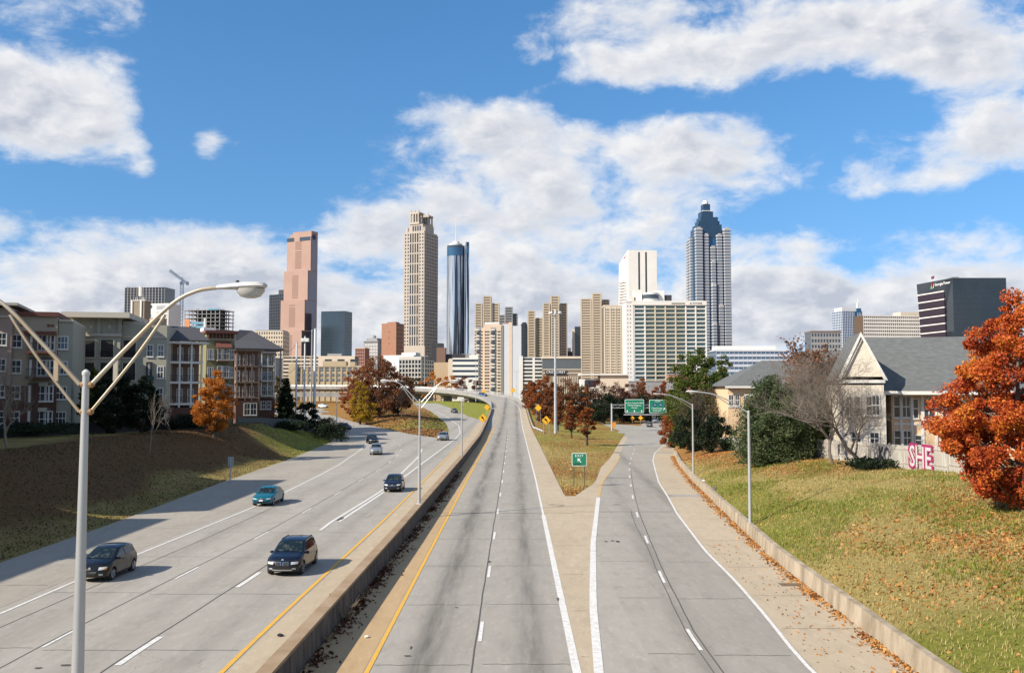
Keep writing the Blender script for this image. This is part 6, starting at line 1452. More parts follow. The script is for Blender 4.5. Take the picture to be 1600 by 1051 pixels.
# main roof: slope facing the road, ridge level
ry, rz_ = 8.5, hz(528, 97)
xa, xb = hx(1388) - 2.5, hx(1640)
MB().add([(xa, -1.0, ez), (xb, -1.0, ez), (xb, ry, rz_), (xa + .5, ry, rz_), (xa, 18, ez), (xb, 18, ez), (xa, -1.0, ez - .25), (xb, -1.0, ez - .25)], [(0, 1, 2, 3), (3, 2, 5, 4), (0, 3, 4), (6, 7, 1, 0)]).build('roof', SHING_G, h1)
# lower hip roof in front at the right
MB().add([(hx(1400), -1.6, ez + .04), (hx(1640), -1.6, ez + .04), (hx(1640), 4.5, hz(572, 92)), (hx(1482), 4.5, hz(572, 92)), (hx(1398), 2.0, ez + .5)], [(0, 1, 2, 3), (0, 3, 4)]).build('porch_roof', SHING_G, h1)
MB().box(xa - .2, xb, -1.72, -1.55, ez - .32, ez + .02).build('gutter', TRIM, h1)
# steep gable
ga, gb, gm, gz0, gzt = hx(1328.5, 85), hx(1394.5, 85), hx(1361, 85), hz(588, 85), hz(521, 85)
mb = MB().add([(ga, -3.02, gz0), (gb, -3.02, gz0), (gm, -3.02, gzt), (ga, 6, gz0), (gb, 6, gz0), (gm, 6, gzt)], [(0, 1, 2), (5, 4, 3), (0, 3, 4, 1), (1, 4, 5, 2), (2, 5, 3, 0)]); g = mb.build('gable', WSID, h1)
MB().add([(ga - .25, -3.3, gz0 - .3), (gm, -3.3, gzt + .15), (gm, 6.2, gzt + .15), (ga - .25, 6.2, gz0 - .3)], [(0, 1, 2, 3)]).add([(gb + .25, -3.3, gz0 - .3), (gm, -3.3, gzt + .15), (gm, 6.2, gzt + .15), (gb + .25, 6.2, gz0 - .3)], [(3, 2, 1, 0)]).build('gable_roof', SHING_G, g)
for s, e in ((ga, gm), (gb, gm)):
    d = 1 if s < e else -1
    MB().add([(s - d * .3, -3.36, gz0 - .35), (s - d * .3 + d * .35, -3.36, gz0 - .35), (e, -3.36, gzt - .25), (e, -3.36, gzt + .2)], [(0, 1, 2, 3) if d > 0 else (3, 2, 1, 0)]).build('rake_board', TRIM, g)
MB().box(ga - .1, gb + .1, -3.2, -3.0, gz0 - .6, gz0 - .3).build('band', TRIM, h1)
for px in (1329, 1394, 1405.5, 1421, 1437, 1456):
    Y = 85 if px < 1395 else 88; x = hx(px, Y); yy = -3.08 if px < 1395 else -.06
    MB().box(x - .12, x + .12, yy - .02, yy + .1, -.5, ez - .35).build('corner_board', TRIM, h1)
for pa, pb, ya, yb in [(1368, 1375.5, 620, 648), (1377, 1386.5, 618, 648), (1396, 1403.5, 619, 651), (1408, 1419, 619, 651), (1424.5, 1430, 624, 652), (1440, 1445, 625, 653), (1447, 1454, 620, 655), (1396, 1403.5, 673, 694), (1409, 1419, 673, 694), (1426, 1434, 680, 694), (1338, 1347, 620, 650), (1350, 1358, 620, 650), (1345, 1358, 676, 694), (1372, 1385, 676, 694), (1466, 1476, 622, 654), (1484, 1494, 622, 654)]:
    Y = 85 if pb < 1392 else 88; xa_, xb_ = hx(pa, Y), hx(pb, Y); za, zb = hz(yb, Y), hz(ya, Y)
    link('window', window_mesh(xb_ - xa_ + .2, zb - za + .2, True, 1 if pb - pa > 8 else 0), None, h1, ((xa_ + xb_) / 2, -3.01 if Y == 85 else -.01, za - .1))
for py in (662,): MB().box(hx(1395), hx(1640), -.05, 0, hz(py + 1.5), hz(py - 1.5)).build('band', TRIM, h1)
MB().box(hx(1344, 83), hx(1376, 83), -4.4, -3.1, hz(699, 84), hz(695, 84)).build('awning', mat('awning_brown', (.22, .10, .05), .7), h1)
# hip-roofed house farther along
Y2 = 150; X2 = at(1196, 600, Y2).x; h2 = thing('house', 'peach house with grey hip roof and white-edged porch roofs by the juniper', 'house', (X2, Y2, 1.5))
def hx(px, Y=Y2): return at(px, 600, Y).x - X2
def hz(py, Y=Y2): return at(800, py, Y).z - 1.5
ez = hz(603); MB().box(hx(1137), hx(1275), 0, 13, -1, ez).build('wall', PSID, h2)
MB().add([(hx(1131), -.9, ez), (hx(1285), -.9, ez), (hx(1285), 14, ez), (hx(1131), 14, ez), (hx(1192, 156), 6.5, hz(563, 156)), (hx(1228, 156), 6.5, hz(563, 156)), (hx(1131), -.9, ez - .3), (hx(1285), -.9, ez - .3)], [(0, 1, 5, 4), (1, 2, 5), (2, 3, 4, 5), (3, 0, 4), (6, 7, 1, 0)]).build('roof', SHING_G, h2)
MB().box(hx(1131), hx(1180), -1.02, -.9, ez - .32, ez + .02).build('gutter', TRIM, h2)
for (pa, pb, ya, yb, yy) in ((1177, 1263, 613, 578, -1.8), (1209, 1275, 617, 586, -3.2)):
    a, b_ = (hx(pa), hz(ya)), (hx(pb), hz(yb))
    MB().add([(a[0], yy, a[1]), (b_[0], yy, b_[1]), (b_[0], yy + 5, b_[1] + .05), (a[0], yy + 5, a[1] + .05), (b_[0], yy, a[1] - 1.2), (a[0], yy, a[1] - 1.2)], [(0, 1, 2, 3)]).build('porch_roof', SHING_G, h2)
    MB().add([(a[0], yy - .05, a[1] - .9), (a[0], yy - .05, a[1]), (b_[0], yy - .05, b_[1]), (b_[0], yy - .05, b_[1] - .9)], [(3, 2, 1, 0)]).build('rake_board', TRIM, h2); MB().add([(a[0], yy - .02, a[1] - .9), (b_[0], yy - .02, b_[1] - .9), (b_[0], yy - .02, a[1] - 2.5), (a[0], yy - .02, a[1] - 2.5)], [(3, 2, 1, 0)]).build('porch_wall', WSID, h2)
    MB().box(a[0] - .15, a[0] + .15, yy - .1, yy + .1, -1, a[1]).build('post', TRIM, h2)
MB().box(hx(1160), hx(1212), -2.2, -.9, ez - 1.6, ez - 1.3).build('gutter', TRIM, h2)
for pa, pb, ya, yb in [(1138, 1146, 617, 634), (1148, 1155, 617, 634), (1162, 1167, 618, 634), (1170, 1174, 618, 634), (1186, 1193, 618, 634)]:
    link('window', window_mesh(hx(pb) - hx(pa) + .1, hz(ya) - hz(yb) + .1, True, 1), None, h2, ((hx(pa) + hx(pb)) / 2, -.01, hz(yb)))
MB().box(hx(1137), hx(1180), -.1, 0, hz(637), hz(635.5)).build('band', TRIM, h2)
# yellow house between them, mostly behind the bare trees
Y3 = 112; X3 = at(1290, 600, Y3).x; h3 = thing('house', 'yellow clapboard house behind the bare trees with grey roof', 'house', (X3, Y3, 2.4))
def hx(px, Y=Y3): return at(px, 600, Y).x - X3
def hz(py, Y=Y3): return at(800, py, Y).z - 2.4
ez = hz(606); MB().box(hx(1262), hx(1345), 0, 12, -1, ez).build('wall', YSID, h3)
MB().add([(hx(1254), -1, ez), (hx(1350), -1, ez), (hx(1350), 6, hz(548, 118)), (hx(1290), 6, hz(552, 118)), (hx(1254), 13, ez), (hx(1254), -1, ez - .3), (hx(1350), -1, ez - .3)], [(0, 1, 2, 3), (0, 3, 4), (5, 6, 1, 0)]).build('roof', SHING_G, h3)
MB().box(hx(1254), hx(1350), -1.1, -1, ez - .3, ez).build('gutter', TRIM, h3)
for pa, pb, ya, yb in [(1268, 1276, 622, 646), (1279, 1287, 622, 646), (1299, 1306, 622, 648), (1309, 1316, 622, 648), (1269, 1277, 668, 690), (1299, 1307, 668, 690)]: link('window', window_mesh(hx(pb) - hx(pa), hz(ya) - hz(yb), True, 0), None, h3, ((hx(pa) + hx(pb)) / 2, -.01, hz(yb)))
for px in (1263, 1293, 1321): MB().box(hx(px) - .15, hx(px) + .15, -.08, 0, -1, ez - .3).build('corner_board', TRIM, h3)
# ------------------------------------------------------------------ trees
BARK = mat('bark_grey', (.16, .13, .105), .9, c2=(.10, .08, .065), scale=6, amt=.8, stretch=(2, 2, .4), bump=.5, bscale=15)
BARK_P = mat('bark_pale', (.27, .225, .17), .9, c2=(.18, .15, .12), scale=5, amt=.8, stretch=(2, 2, .4))
BARK_D = mat('bark_dark', (.07, .052, .042), .9, c2=(.045, .035, .03), scale=5, amt=.8)
LEAF = dict(
    red=leaf_mat('leaf_red_orange', [(.16, .028, .014), (.35, .052, .021), (.53, .105, .024), (.64, .20, .03), (.66, .36, .05)], .45),
    orange=leaf_mat('leaf_orange', [(.20, .05, .01), (.42, .13, .016), (.58, .22, .03), (.66, .32, .07)], .6),
    rust=leaf_mat('leaf_rust', [(.10, .028, .012), (.22, .06, .018), (.33, .10, .024), (.42, .17, .04)], .5),
    brown=leaf_mat('leaf_brown', [(.06, .025, .015), (.14, .055, .025), (.22, .09, .035), (.30, .13, .045)], .4),
    maroon=leaf_mat('leaf_maroon', [(.05, .016, .014), (.11, .035, .026), (.17, .06, .035)], .4),
    yellow=leaf_mat('leaf_yellow', [(.16, .10, .01), (.36, .22, .015), (.52, .33, .02)], .6),
    green=leaf_mat('leaf_pine', [(.015, .03, .006), (.045, .075, .010), (.10, .13, .018), (.17, .16, .02)], .35),
    dark=leaf_mat('leaf_evergreen_dark', [(.006, .014, .006), (.014, .026, .010), (.03, .045, .016)], .6),
    juniper=leaf_mat('leaf_juniper', [(.025, .042, .018), (.055, .085, .034), (.095, .125, .050), (.14, .15, .065)], .5),
    drab=leaf_mat('leaf_drab', [(.05, .04, .022), (.10, .08, .035), (.15, .10, .03)], .6),
    olive=leaf_mat('leaf_olive', [(.03, .04, .008), (.09, .10, .014), (.20, .17, .02)], .5))
def leaf_mesh(P, size, seed, aspect=1.6, droop=0.0, up=0.0, name='crown'):
    """one folded diamond leaf (two triangles) per point"""
    rng = np.random.default_rng(seed); n = len(P)
    a = rng.normal(size=(n, 3)); a[:, 2] -= droop; a[:, 2] += up; a /= np.linalg.norm(a, axis=1)[:, None]
    b = rng.normal(size=(n, 3)); b -= a * (a * b).sum(1)[:, None]; b /= np.linalg.norm(b, axis=1)[:, None]
    c = np.cross(a, b); s = size * rng.uniform(.6, 1.35, n)[:, None]
    V = np.empty((n, 4, 3)); V[:, 0] = P - a * s * aspect / 2; V[:, 1] = P + b * s / 2 + c * s * .12; V[:, 2] = P + a * s * aspect / 2; V[:, 3] = P - b * s / 2 + c * s * .12
    me = bpy.data.meshes.new(name); me.vertices.add(n * 4); me.vertices.foreach_set('co', V.astype(np.float32).ravel())
    me.loops.add(n * 6); i = np.arange(n) * 4; idx = np.stack([i, i + 1, i + 2, i, i + 2, i + 3], 1)
    me.loops.foreach_set('vertex_index', idx.ravel().astype(np.int32)); me.polygons.add(n * 2)
    me.polygons.foreach_set('loop_start', (np.arange(n * 2) * 3).astype(np.int32)); me.update(calc_edges=True)
    return me
def branch_skeleton(h, seed, spread=1.0, levels=3, trunk_frac=.3, n0=7, lean=0, up=.55, r0=None, kids=4, shrink=.62, wig=.18):
    """list of (points, radii); tips of the last level"""
    rnd = random.Random(seed); out = []; tips = []; r0 = r0 or h * .018
    def grow(p, d, L_, r, lev):
        n = 4 if lev else 6; pts = [p.copy()]; q = p.copy(); dd = d.copy()
        for i in range(n):
            dd = (dd + Vector((rnd.gauss(0, wig), rnd.gauss(0, wig), rnd.gauss(0, wig * .5) + (.10 * up if lev else .05)))).normalized(); q = q + dd * L_ / n; pts.append(q.copy())
        rad = [max(.006, r * (1 - .72 * i / n)) for i in range(n + 1)]; out.append((pts, rad, lev))
        if lev >= levels: tips.append((pts[-1], dd)); tips.append((pts[-3], dd)); return
        m = n0 if lev == 0 else kids
        for k in range(m):
            t = (trunk_frac + (1 - trunk_frac) * (k + rnd.random()) / m) if lev == 0 else (.25 + .75 * (k + rnd.random()) / m)
            t = min(t, .98); f = t * n; i = int(f); s = pts[i].lerp(pts[min(i + 1, n)], f - i)
            ang = rnd.uniform(0, 2 * math.pi); ax = dd.orthogonal().normalized(); ax.rotate(Matrix.Rotation(ang, 3, dd) if True else None)
            tilt = rnd.uniform(.5, 1.0) * spread; nd = (dd * math.cos(tilt) + ax * math.sin(tilt)); nd.z += up * .25; nd.normalize()
            ll = L_ * shrink * rnd.uniform(.75, 1.15) * (1.0 if lev else (1.15 - .55 * t)); grow(s, nd, ll, rad[i] * .62, lev + 1)
        if lev: tips.append((pts[-1], dd))
    grow(Vector((0, 0, -.15)), Vector((lean, 0, 1)).normalized(), h, r0, 0)
    return out, tips
def wood(sk, name, m, parent, lo=0, hi=9, sides=5):
    mb = MB()
    for pts, rad, lev in sk:
        if lo <= lev <= hi: mb.tube(pts, rad, sides if lev < 2 else 3, cap=False)
    return mb.build(name, m, parent, smooth_=60)
def base_of(px, py, Y=None, zf=ground_z):
    if Y is None: p = G(px, py, zf)
    else: p = at(px, py, Y); p.z = zf(p.x, p.y)
    return p
def bare_tree(label, px, py, ptop, Y=None, seed=1, spread=.8, levels=4, m=BARK, n0=7, trunk=.22, group='bare trees', kids=4, twigs=True, r0=None, name='bare_tree', leaf=None, nleaf=0, wig=.16, wide=1.0):
    p = base_of(px, py, Y); h = (at(px, ptop, p.y).z - p.z); r = thing(name, label, 'tree', p, 0, group)
    sk, tips = branch_skeleton(h * .80, seed, spread, levels, trunk, n0, up=.8, r0=r0 or h * .02, kids=kids, shrink=.60, wig=wig)
    top = max(q.z for b_ in sk for q in b_[0]); s = h / top
    sk = [([Vector((q.x * s * wide, q.y * s * wide, q.z * s)) for q in a], [x * s for x in b_], l) for a, b_, l in sk]
    wood(sk, 'trunk', m, r, 0, 0, 8); wood(sk, 'limbs', m, r, 1, 2, 5)['kind'] = 'stuff'; c = wood(sk, 'crown', m, r, 3, 9, 3); c['kind'] = 'stuff'
    if leaf:
        rng = np.random.default_rng(seed); T = np.array([tuple(t[0] * s) for t in tips]); P = T[rng.integers(0, len(T), nleaf)] + rng.normal(0, .22, (nleaf, 3))
        link('leaves', leaf_mesh(P, .22, seed), LEAF[leaf], r)['kind'] = 'stuff'
    return r
def leafy_tree(label, px, py, ptop, w_px, leaf, Y=None, seed=1, n=9000, size=.28, shape='round', low=.18, group=None, bark=BARK, clump=.55, gaps=.5, name='tree', nclump=None, trunk_r=None, zf=ground_z):
    """crown of leaf-sized faces gathered in clumps that ride on real limbs"""
    p = base_of(px, py, Y, zf); k = p.y / F; h = at(px, ptop, p.y).z - p.z; rad = w_px * k / 2
    r = thing(name, label, 'tree', p, 0, group); rng = np.random.default_rng(seed); rnd = random.Random(seed)
    def R_(t):   # crown radius at height fraction t of the whole tree
        u = (t - low) / (1 - low)
        if u < 0: return 0
        if shape == 'round': return math.sqrt(max(0, 1 - (2 * u - 1) ** 2)) ** .8
        if shape == 'egg': return (math.sin(math.pi * min(1, u ** .75)) ** .75) * (1 - .12 * u)
        if shape == 'cone': return (1 - u) ** .8 * min(1, u * 9 + .35)
        if shape == 'column': return (1 - u ** 3) ** .7 * min(1, u * 6 + .4) * .9 + .02
        if shape == 'broad': return min(1, u * 5 + .25) * (1 - u ** 2.6) ** .55
        return 1
    nc = nclump or max(24, int(n / 110)); C = []
    mb = MB(); tr = trunk_r or max(.08, h * .018)
    trunk = MB().tube([(0, 0, -.2), (rnd.uniform(-.05, .05) * rad, rnd.uniform(-.05, .05) * rad, h * .4), (rnd.uniform(-.06, .06) * rad, 0, h * .9)], [tr * 1.25, tr * .8, tr * .15], 8).build('trunk', bark, r, smooth_=60)
    tries = 0
    while len(C) < nc and tries < nc * 40:
        tries += 1; t = rng.uniform(low, 1.0); rr = R_(t) * rad
        if rng.random() > (R_(t) ** 1.6 + .08): continue
        a = rng.uniform(0, 2 * math.pi); q = math.sqrt(rng.uniform(.12, 1)); lump = 1 + .30 * mnoise.noise(Vector((math.cos(a) * 1.7, math.sin(a) * 1.7, t * 4 + seed)))
        C.append((q * rr * math.cos(a) * lump, q * rr * math.sin(a) * lump, t * h))
    C = np.array(C)
    for cx, cy, cz in C[:min(len(C), 110)]:
        z0 = max(h * low * .7, cz - math.hypot(cx, cy) * rnd.uniform(.5, .9)); mb.tube([(0, 0, z0), (cx * .55, cy * .55, z0 + (cz - z0) * .45), (cx, cy, cz)], [tr * .35, tr * .22, .015], 4, cap=False)
    mb.build('limbs', bark, r)['kind'] = 'stuff'
    w = rng.uniform(.4, 1.6, len(C)); w /= w.sum(); ci = rng.choice(len(C), n, p=w); cr = rad * clump * (.30 if nc > 60 else .42) * rng.uniform(.6, 1.4, len(C))
    d = rng.normal(size=(n, 3)); d /= np.linalg.norm(d, axis=1)[:, None]; d *= (rng.uniform(0, 1, n) ** .45)[:, None]; d[:, 2] *= .75
    P = C[ci] + d * cr[ci][:, None]; P[:, 2] = np.maximum(P[:, 2], .15)
    o = link('crown', leaf_mesh(P, size, seed, 1.5, droop=.3), LEAF[leaf], r); o['kind'] = 'stuff'
    return r
def conifer(label, px, py, ptop, w_px, leaf, Y=None, seed=1, n=9000, size=.3, group=None, low=.05, bark=BARK_D, power=.85, tiers=26, name='conifer_tree', round_=0.0):
    p = base_of(px, py, Y); k = p.y / F; h = at(px, ptop, p.y).z - p.z; rad = w_px * k / 2
    r = thing(name, label, 'tree', p, 0, group); rng = np.random.default_rng(seed); rnd = random.Random(seed)
    MB().tube([(0, 0, -.2), (0, 0, h * .97)], [max(.1, h * .018), .02], 7).build('trunk', bark, r); mb = MB(); tips = []
    for i in range(tiers):
        t = low + (1 - low) * (i + rnd.random()) / tiers; L_ = rad * ((1 - t) ** power * (1 - round_) + round_ * math.sqrt(max(0, 1 - (2 * t - 1) ** 2))) + .12
        for j in range(6 if t < .8 else 4):
            a = rnd.uniform(0, 2 * math.pi); l = L_ * rnd.uniform(.65, 1.15); e = Vector((math.cos(a) * l, math.sin(a) * l, t * h + l * rnd.uniform(-.12, .35))); s = Vector((0, 0, t * h))
            mb.tube([s, s.lerp(e, .6) + Vector((0, 0, -.04 * l)), e], [.045, .03, .012], 3, cap=False); tips.append((s, e, l))
    mb.build('limbs', bark, r)['kind'] = 'stuff'
    wt = np.array([t[2] for t in tips]) + .1; wt /= wt.sum(); ci = rng.choice(len(tips), n, p=wt); u = rng.uniform(.25, 1.05, n) ** .7
    S = np.array([tuple(t[0]) for t in tips])[ci]; E = np.array([tuple(t[1]) for t in tips])[ci]; LL = np.array([t[2] for t in tips])[ci]
    P = S + (E - S) * u[:, None] + rng.normal(0, 1, (n, 3)) * (LL * .10 + .05)[:, None]; P[:, 2] = np.maximum(P[:, 2], .12)
    link('crown', leaf_mesh(P, size, seed, 2.6, up=.4), LEAF[leaf], r)['kind'] = 'stuff'
    return r
def shrub(label, p, w, h, leaf, n=1500, size=.2, seed=1, group=None, name='shrub'):
    r = thing(name, label, 'shrub', p, 0, group); rng = np.random.default_rng(seed); rnd = random.Random(seed); mb = MB()
    for k in range(9):
        a = rnd.uniform(0, 6.28); mb.tube([(0, 0, -.1), (math.cos(a) * w * .2, math.sin(a) * w * .2, h * .5), (math.cos(a) * w * .42, math.sin(a) * w * .42, h * rnd.uniform(.6, .95))], [.05, .03, .01], 4, cap=False)
    mb.build('stems', BARK_D, r)['kind'] = 'stuff'
    nc = 26; a = rng.uniform(0, 6.28, nc); q = np.sqrt(rng.uniform(0, 1, nc)); z = rng.uniform(.15, .9, nc); rr = np.sqrt(1 - (z * .9) ** 2)
    C = np.stack([np.cos(a) * q * w / 2 * rr, np.sin(a) * q * w / 2 * rr, z * h], 1); ci = rng.integers(0, nc, n)
    P = C[ci] + rng.normal(0, 1, (n, 3)) * np.array([w * .12, w * .12, h * .10]); P[:, 2] = np.maximum(P[:, 2], .06)
    link('foliage', leaf_mesh(P, size, seed), LEAF[leaf], r)['kind'] = 'stuff'
    return r
# right foreground: the red maple
leafy_tree('large red and orange autumn tree at the right edge of the bank', 1596, 826, 461, 256, 'red', Y=46, seed=11, n=115000, size=.095, shape='egg', low=.03, clump=.41, nclump=350, bark=BARK, trunk_r=.16)
# bare trees on the right bank
bare_tree('bare spreading tree with pale trunk in front of the gabled house', 1342, 737, 545, 76, 5, .95, 4, BARK, 11, .16, kids=6, r0=.2, wig=.2, wide=1.35)
bare_tree('bare tree with dense dark twigs left of the pale-trunked one', 1301, 722, 515, 83, 9, 1.05, 4, BARK, 12, .18, kids=7, r0=.22, wig=.2, wide=1.4)
bare_tree('thin bare tree behind the fence with a few rusty leaves', 1272, 712, 520, 100, 14, .85, 4, BARK, 13, .15, kids=7, leaf='brown', nleaf=6000)
bare_tree('small bare tree at the left end of the board fence', 1128, 706, 632, 128, 21, .8, 4, BARK_D, 7, .25, kids=4)
bare_tree('low bare tree leaning over the juniper', 1246, 716, 590, 95, 33, .9, 4, BARK, 13, .12, kids=7, leaf='drab', nleaf=1500)
conifer('broad blue-green juniper beside the tall street lamp', 1208, 712, 588, 130, 'juniper', 92, 3, 42000, .10, round_=.35, low=.02, tiers=44, name='juniper')
conifer('dark green juniper half behind the bare twigs', 1255, 716, 600, 120, 'juniper', 96, 4, 30000, .10, round_=.45, low=.02, tiers=40, name='juniper')
leafy_tree('tall yellow-green pine beside the exit lane', 1088, 700, 541, 105, 'green', 165, 6, 34000, .20, 'egg', .10, clump=.55, bark=BARK, nclump=170)
leafy_tree('smaller dark pine behind the tall one', 1132, 690, 556, 60, 'green', 185, 8, 14000, .22, 'egg', .15, clump=.5)
for i, (px, py, pt, wp, lf, Y, lb) in enumerate([(1085, 712, 640, 70, 'dark', 140, 'dark evergreen bush beside the far lamp post'), (1118, 708, 650, 60, 'dark', 128, 'low dark bush below the small bare tree'), (1052, 690, 640, 40, 'rust', 175, 'rusty brown bush leaning over the exit lane'), (1068, 700, 655, 40, 'olive', 155, 'olive bush at the end of the barrier wall'), (1060, 665, 610, 55, 'olive', 235, 'tall yellow-olive bush right of the overhead signs'), (1105, 690, 600, 70, 'drab', 160, 'drab twiggy bush below the tall pine')]):
    leafy_tree(lb, px, py, pt, wp * 1.1, lf, Y, 40 + i, 9000, .17, 'broad', .02, clump=.7, name='bush')
bare_tree('leafless grey tree between the far lamp post and the pine', 1108, 706, 600, 140, 61, .9, 4, BARK_D, 8, .2, kids=5)
shrub('low dark shrub at the foot of the graffiti fence', Vector((29.6, 74.5, ground_z(29.6, 74.5))), 4.5, .8, 'dark', 1600, .16, 3)
# gore and beyond: rusty cypresses and thickets
for i, (px, py, pt, wp, lb, Y) in enumerate([(917, 685, 605, 34, 'tallest rusty bald cypress in the gore, nearest the exit lane', 178), (893, 676, 619, 27, 'orange-brown bald cypress between mast and tallest cypress', 200), (872, 672, 612, 26, 'dark rusty bald cypress right behind the high mast', 228)]):
    leafy_tree(lb, px, py, pt, wp, 'rust', Y, 70 + i, 12000, .14, 'cone', .2, 'bald cypresses in the gore', BARK_D, clump=.55, nclump=90)
TH = [(846, 640, 590, 46, 'rust', 300, 'round rusty tree beside the overpass end'), (832, 640, 600, 40, 'brown', 330, 'brown tree under the end of the overpass'), (880, 648, 597, 60, 'brown', 320, 'brown leafless thicket below the school lettering'), (905, 648, 604, 50, 'drab', 330, 'drab thicket below the cream columns'), (935, 648, 600, 60, 'maroon', 330, 'maroon tree left of the overhead signs'), (968, 646, 601, 50, 'maroon', 345, 'dark maroon tree above the left overhead sign'), (1003, 640, 596, 30, 'rust', 380, 'small red tree before the balconied block, left one'), (1033, 640, 598, 30, 'rust', 385, 'small red tree before the balconied block, right one'), (990, 645, 605, 60, 'brown', 350, 'brown thicket behind the gantry'),
      (945, 662, 620, 50, 'dark', 300, 'dark evergreen thicket left of the gantry'), (985, 660, 618, 60, 'dark', 310, 'dark evergreen thicket behind the overhead signs'), (1025, 658, 625, 50, 'dark', 320, 'dark thicket right behind the gantry'), (858, 655, 625, 30, 'brown', 265, 'brown shrub tree behind the guardrail')]
for i, (px, py, pt, wp, lf, Y, lb) in enumerate(TH):
    leafy_tree(lb, px, py, pt - 4, wp * 1.2, lf, Y, 90 + i, 9000, .30, 'broad', .03, 'trees along the town edge', BARK_D, clump=.6)
# island between the left branch and the loop ramp
IS = [(592, 655, 556, 78, 'brown', 262, 8000, .36, 'big brown oak in the middle of the grass island'), (566, 656, 574, 50, 'rust', 268, 5500, .34, 'rusty tree behind the yellow tree on the island'), (622, 652, 580, 56, 'brown', 272, 5000, .34, 'dark brown tree at the right of the island grove'), (552, 650, 602, 36, 'rust', 285, 3500, .34, 'low rusty tree at the left of the island grove'), (563, 655, 592, 34, 'yellow', 245, 5200, .26, 'golden yellow tree in front of the brown island grove'), (573, 657, 622, 30, 'yellow', 243, 2600, .24, 'low yellow tree beside the golden one')]
for i, (px, py, pt, wp, lf, Y, n_, s_, lb) in enumerate(IS):
    leafy_tree(lb, px, py, pt - 3, wp * 1.15, lf, Y, 120 + i, int(n_ * 2.2), s_ * .72, 'egg' if i not in (1, 3) else 'round', .07 if i not in (4, 5) else .03, 'trees on the grass island', BARK_D, clump=.55)
bare_tree('bare dark tree at the right tip of the island grove', 628, 646, 590, 258, 131, .9, 4, BARK_D, 7, .3, group='trees on the grass island')
for i, (px, py, pt, wp, lf, Y, lb) in enumerate([(680, 606, 581, 42, 'orange', 520, 'round orange tree before the tan block'), (705, 605, 584, 28, 'orange', 515, 'small orange tree left of the white striped block'), (728, 610, 589, 50, 'maroon', 500, 'maroon trees beside the overpass railing'), (650, 606, 590, 40, 'drab', 500, 'drab shrubs behind the overpass'), (440, 618, 588, 30, 'drab', 380, 'drab orange tree behind the net poles')]):
    leafy_tree(lb, px, py, pt, wp, lf, Y, 150 + i, 2600, .55, 'broad', .05, 'trees along the town edge', BARK_D, clump=.6, zf=lambda x, y: 4.0 if x > -90 else 6.0)
# left bank
leafy_tree('bright orange tree in sun on the left bank', 334, 692, 579, 74, 'orange', 121, 17, 24000, .13, 'egg', .10, clump=.55, nclump=190, bark=BARK)
conifer('dark conical cypress at the end of the flats', 446, 664, 592, 34, 'dark', 168, 18, 6000, .22, power=.6, low=.02)
leafy_tree('dark evergreen shrub tree right of the cypress', 477, 664, 628, 34, 'dark', 172, 19, 4000, .22, 'round', .02, clump=.7, name='bush')
for i, (px, py, pt, wp, lb) in enumerate([(175, 668, 566, 70, 'tall dark evergreen before the sage block, left one'), (222, 668, 588, 66, 'dark evergreen before the sage block, right one'), (142, 668, 570, 44, 'dark oak with a few golden leaves behind the lamp post')]):
    leafy_tree(lb, px, py, pt, wp, 'dark' if i < 2 else 'olive', 112 + i * 2, 22 + i, 16000, .15, 'egg', .03, 'evergreens before the flats', BARK_D, clump=.6)
bare_tree('pale bare tree at the far left edge', 12, 690, 545, 84, 27, .75, 4, BARK_P, 9, .18, kids=5, m_=None) if False else bare_tree('pale bare tree at the far left edge', 12, 690, 545, 84, 27, .75, 4, BARK_P, 9, .18, kids=5)
bare_tree('slim pale sapling in front of the evergreens', 234, 706, 604, 100, 28, .35, 3, BARK_P, 9, .3, kids=3, r0=.06)
bare_tree('bare bushy tree below the white porch stack', 266, 676, 620, 118, 29, .8, 4, BARK, 8, .12, kids=4)
for i, (px, py, w, h, lf, Y, lb) in enumerate([(515, 683, 5.0, 3.4, 'dark', 168, 'dark bush at the end of the lawn beside the road'), (500, 676, 4.5, 3.2, 'dark', 175, 'dark bush next to the board fence end'), (528, 672, 4.0, 3.2, 'drab', 182, 'drab half-bare bush by the road bend'), (512, 664, 5.0, 3.5, 'drab', 190, 'drab bush behind the dark ones at the bend'), (455, 668, 5.0, 1.6, 'dark', 162, 'low dark hedge before the end block'), (420, 668, 7, 1.8, 'dark', 166, 'long dark hedge behind the board fence'), (300, 668, 7, 2.0, 'dark', 128, 'dark hedge below the porch stack'), (60, 668, 9, 1.6, 'dark', 104, 'dark hedge below the left block')]):
    p = at(px, py, Y); p.z = ground_z(p.x, Y); shrub(lb, p, w, h, lf, 3200, .17, 200 + i)
# the row of evergreens continues to the left of the picture and shades the road edge
for i, (X, Y, h, rr) in enumerate([(-40, 30, 9, 3), (-41, 43, 10, 3.2), (-43, 56, 9.5, 3), (-45.5, 70, 10, 3)]):
    px = 800 + X / Y * F; p = Vector((X, Y, ground_z(X, Y)))
    q = at(px, 600, Y); leafy_tree(['evergreen nearest the camera', 'second evergreen', 'third evergreen', 'farthest evergreen'][i] + ' of the left bank row, beyond the left frame edge', px, 600, 610 - (p.z + h - CH) * F / Y, 2 * rr * F / Y, 'dark', Y, 230 + i, 3500, .3, 'egg', .05, 'evergreens of the left bank row', BARK_D, clump=.6)
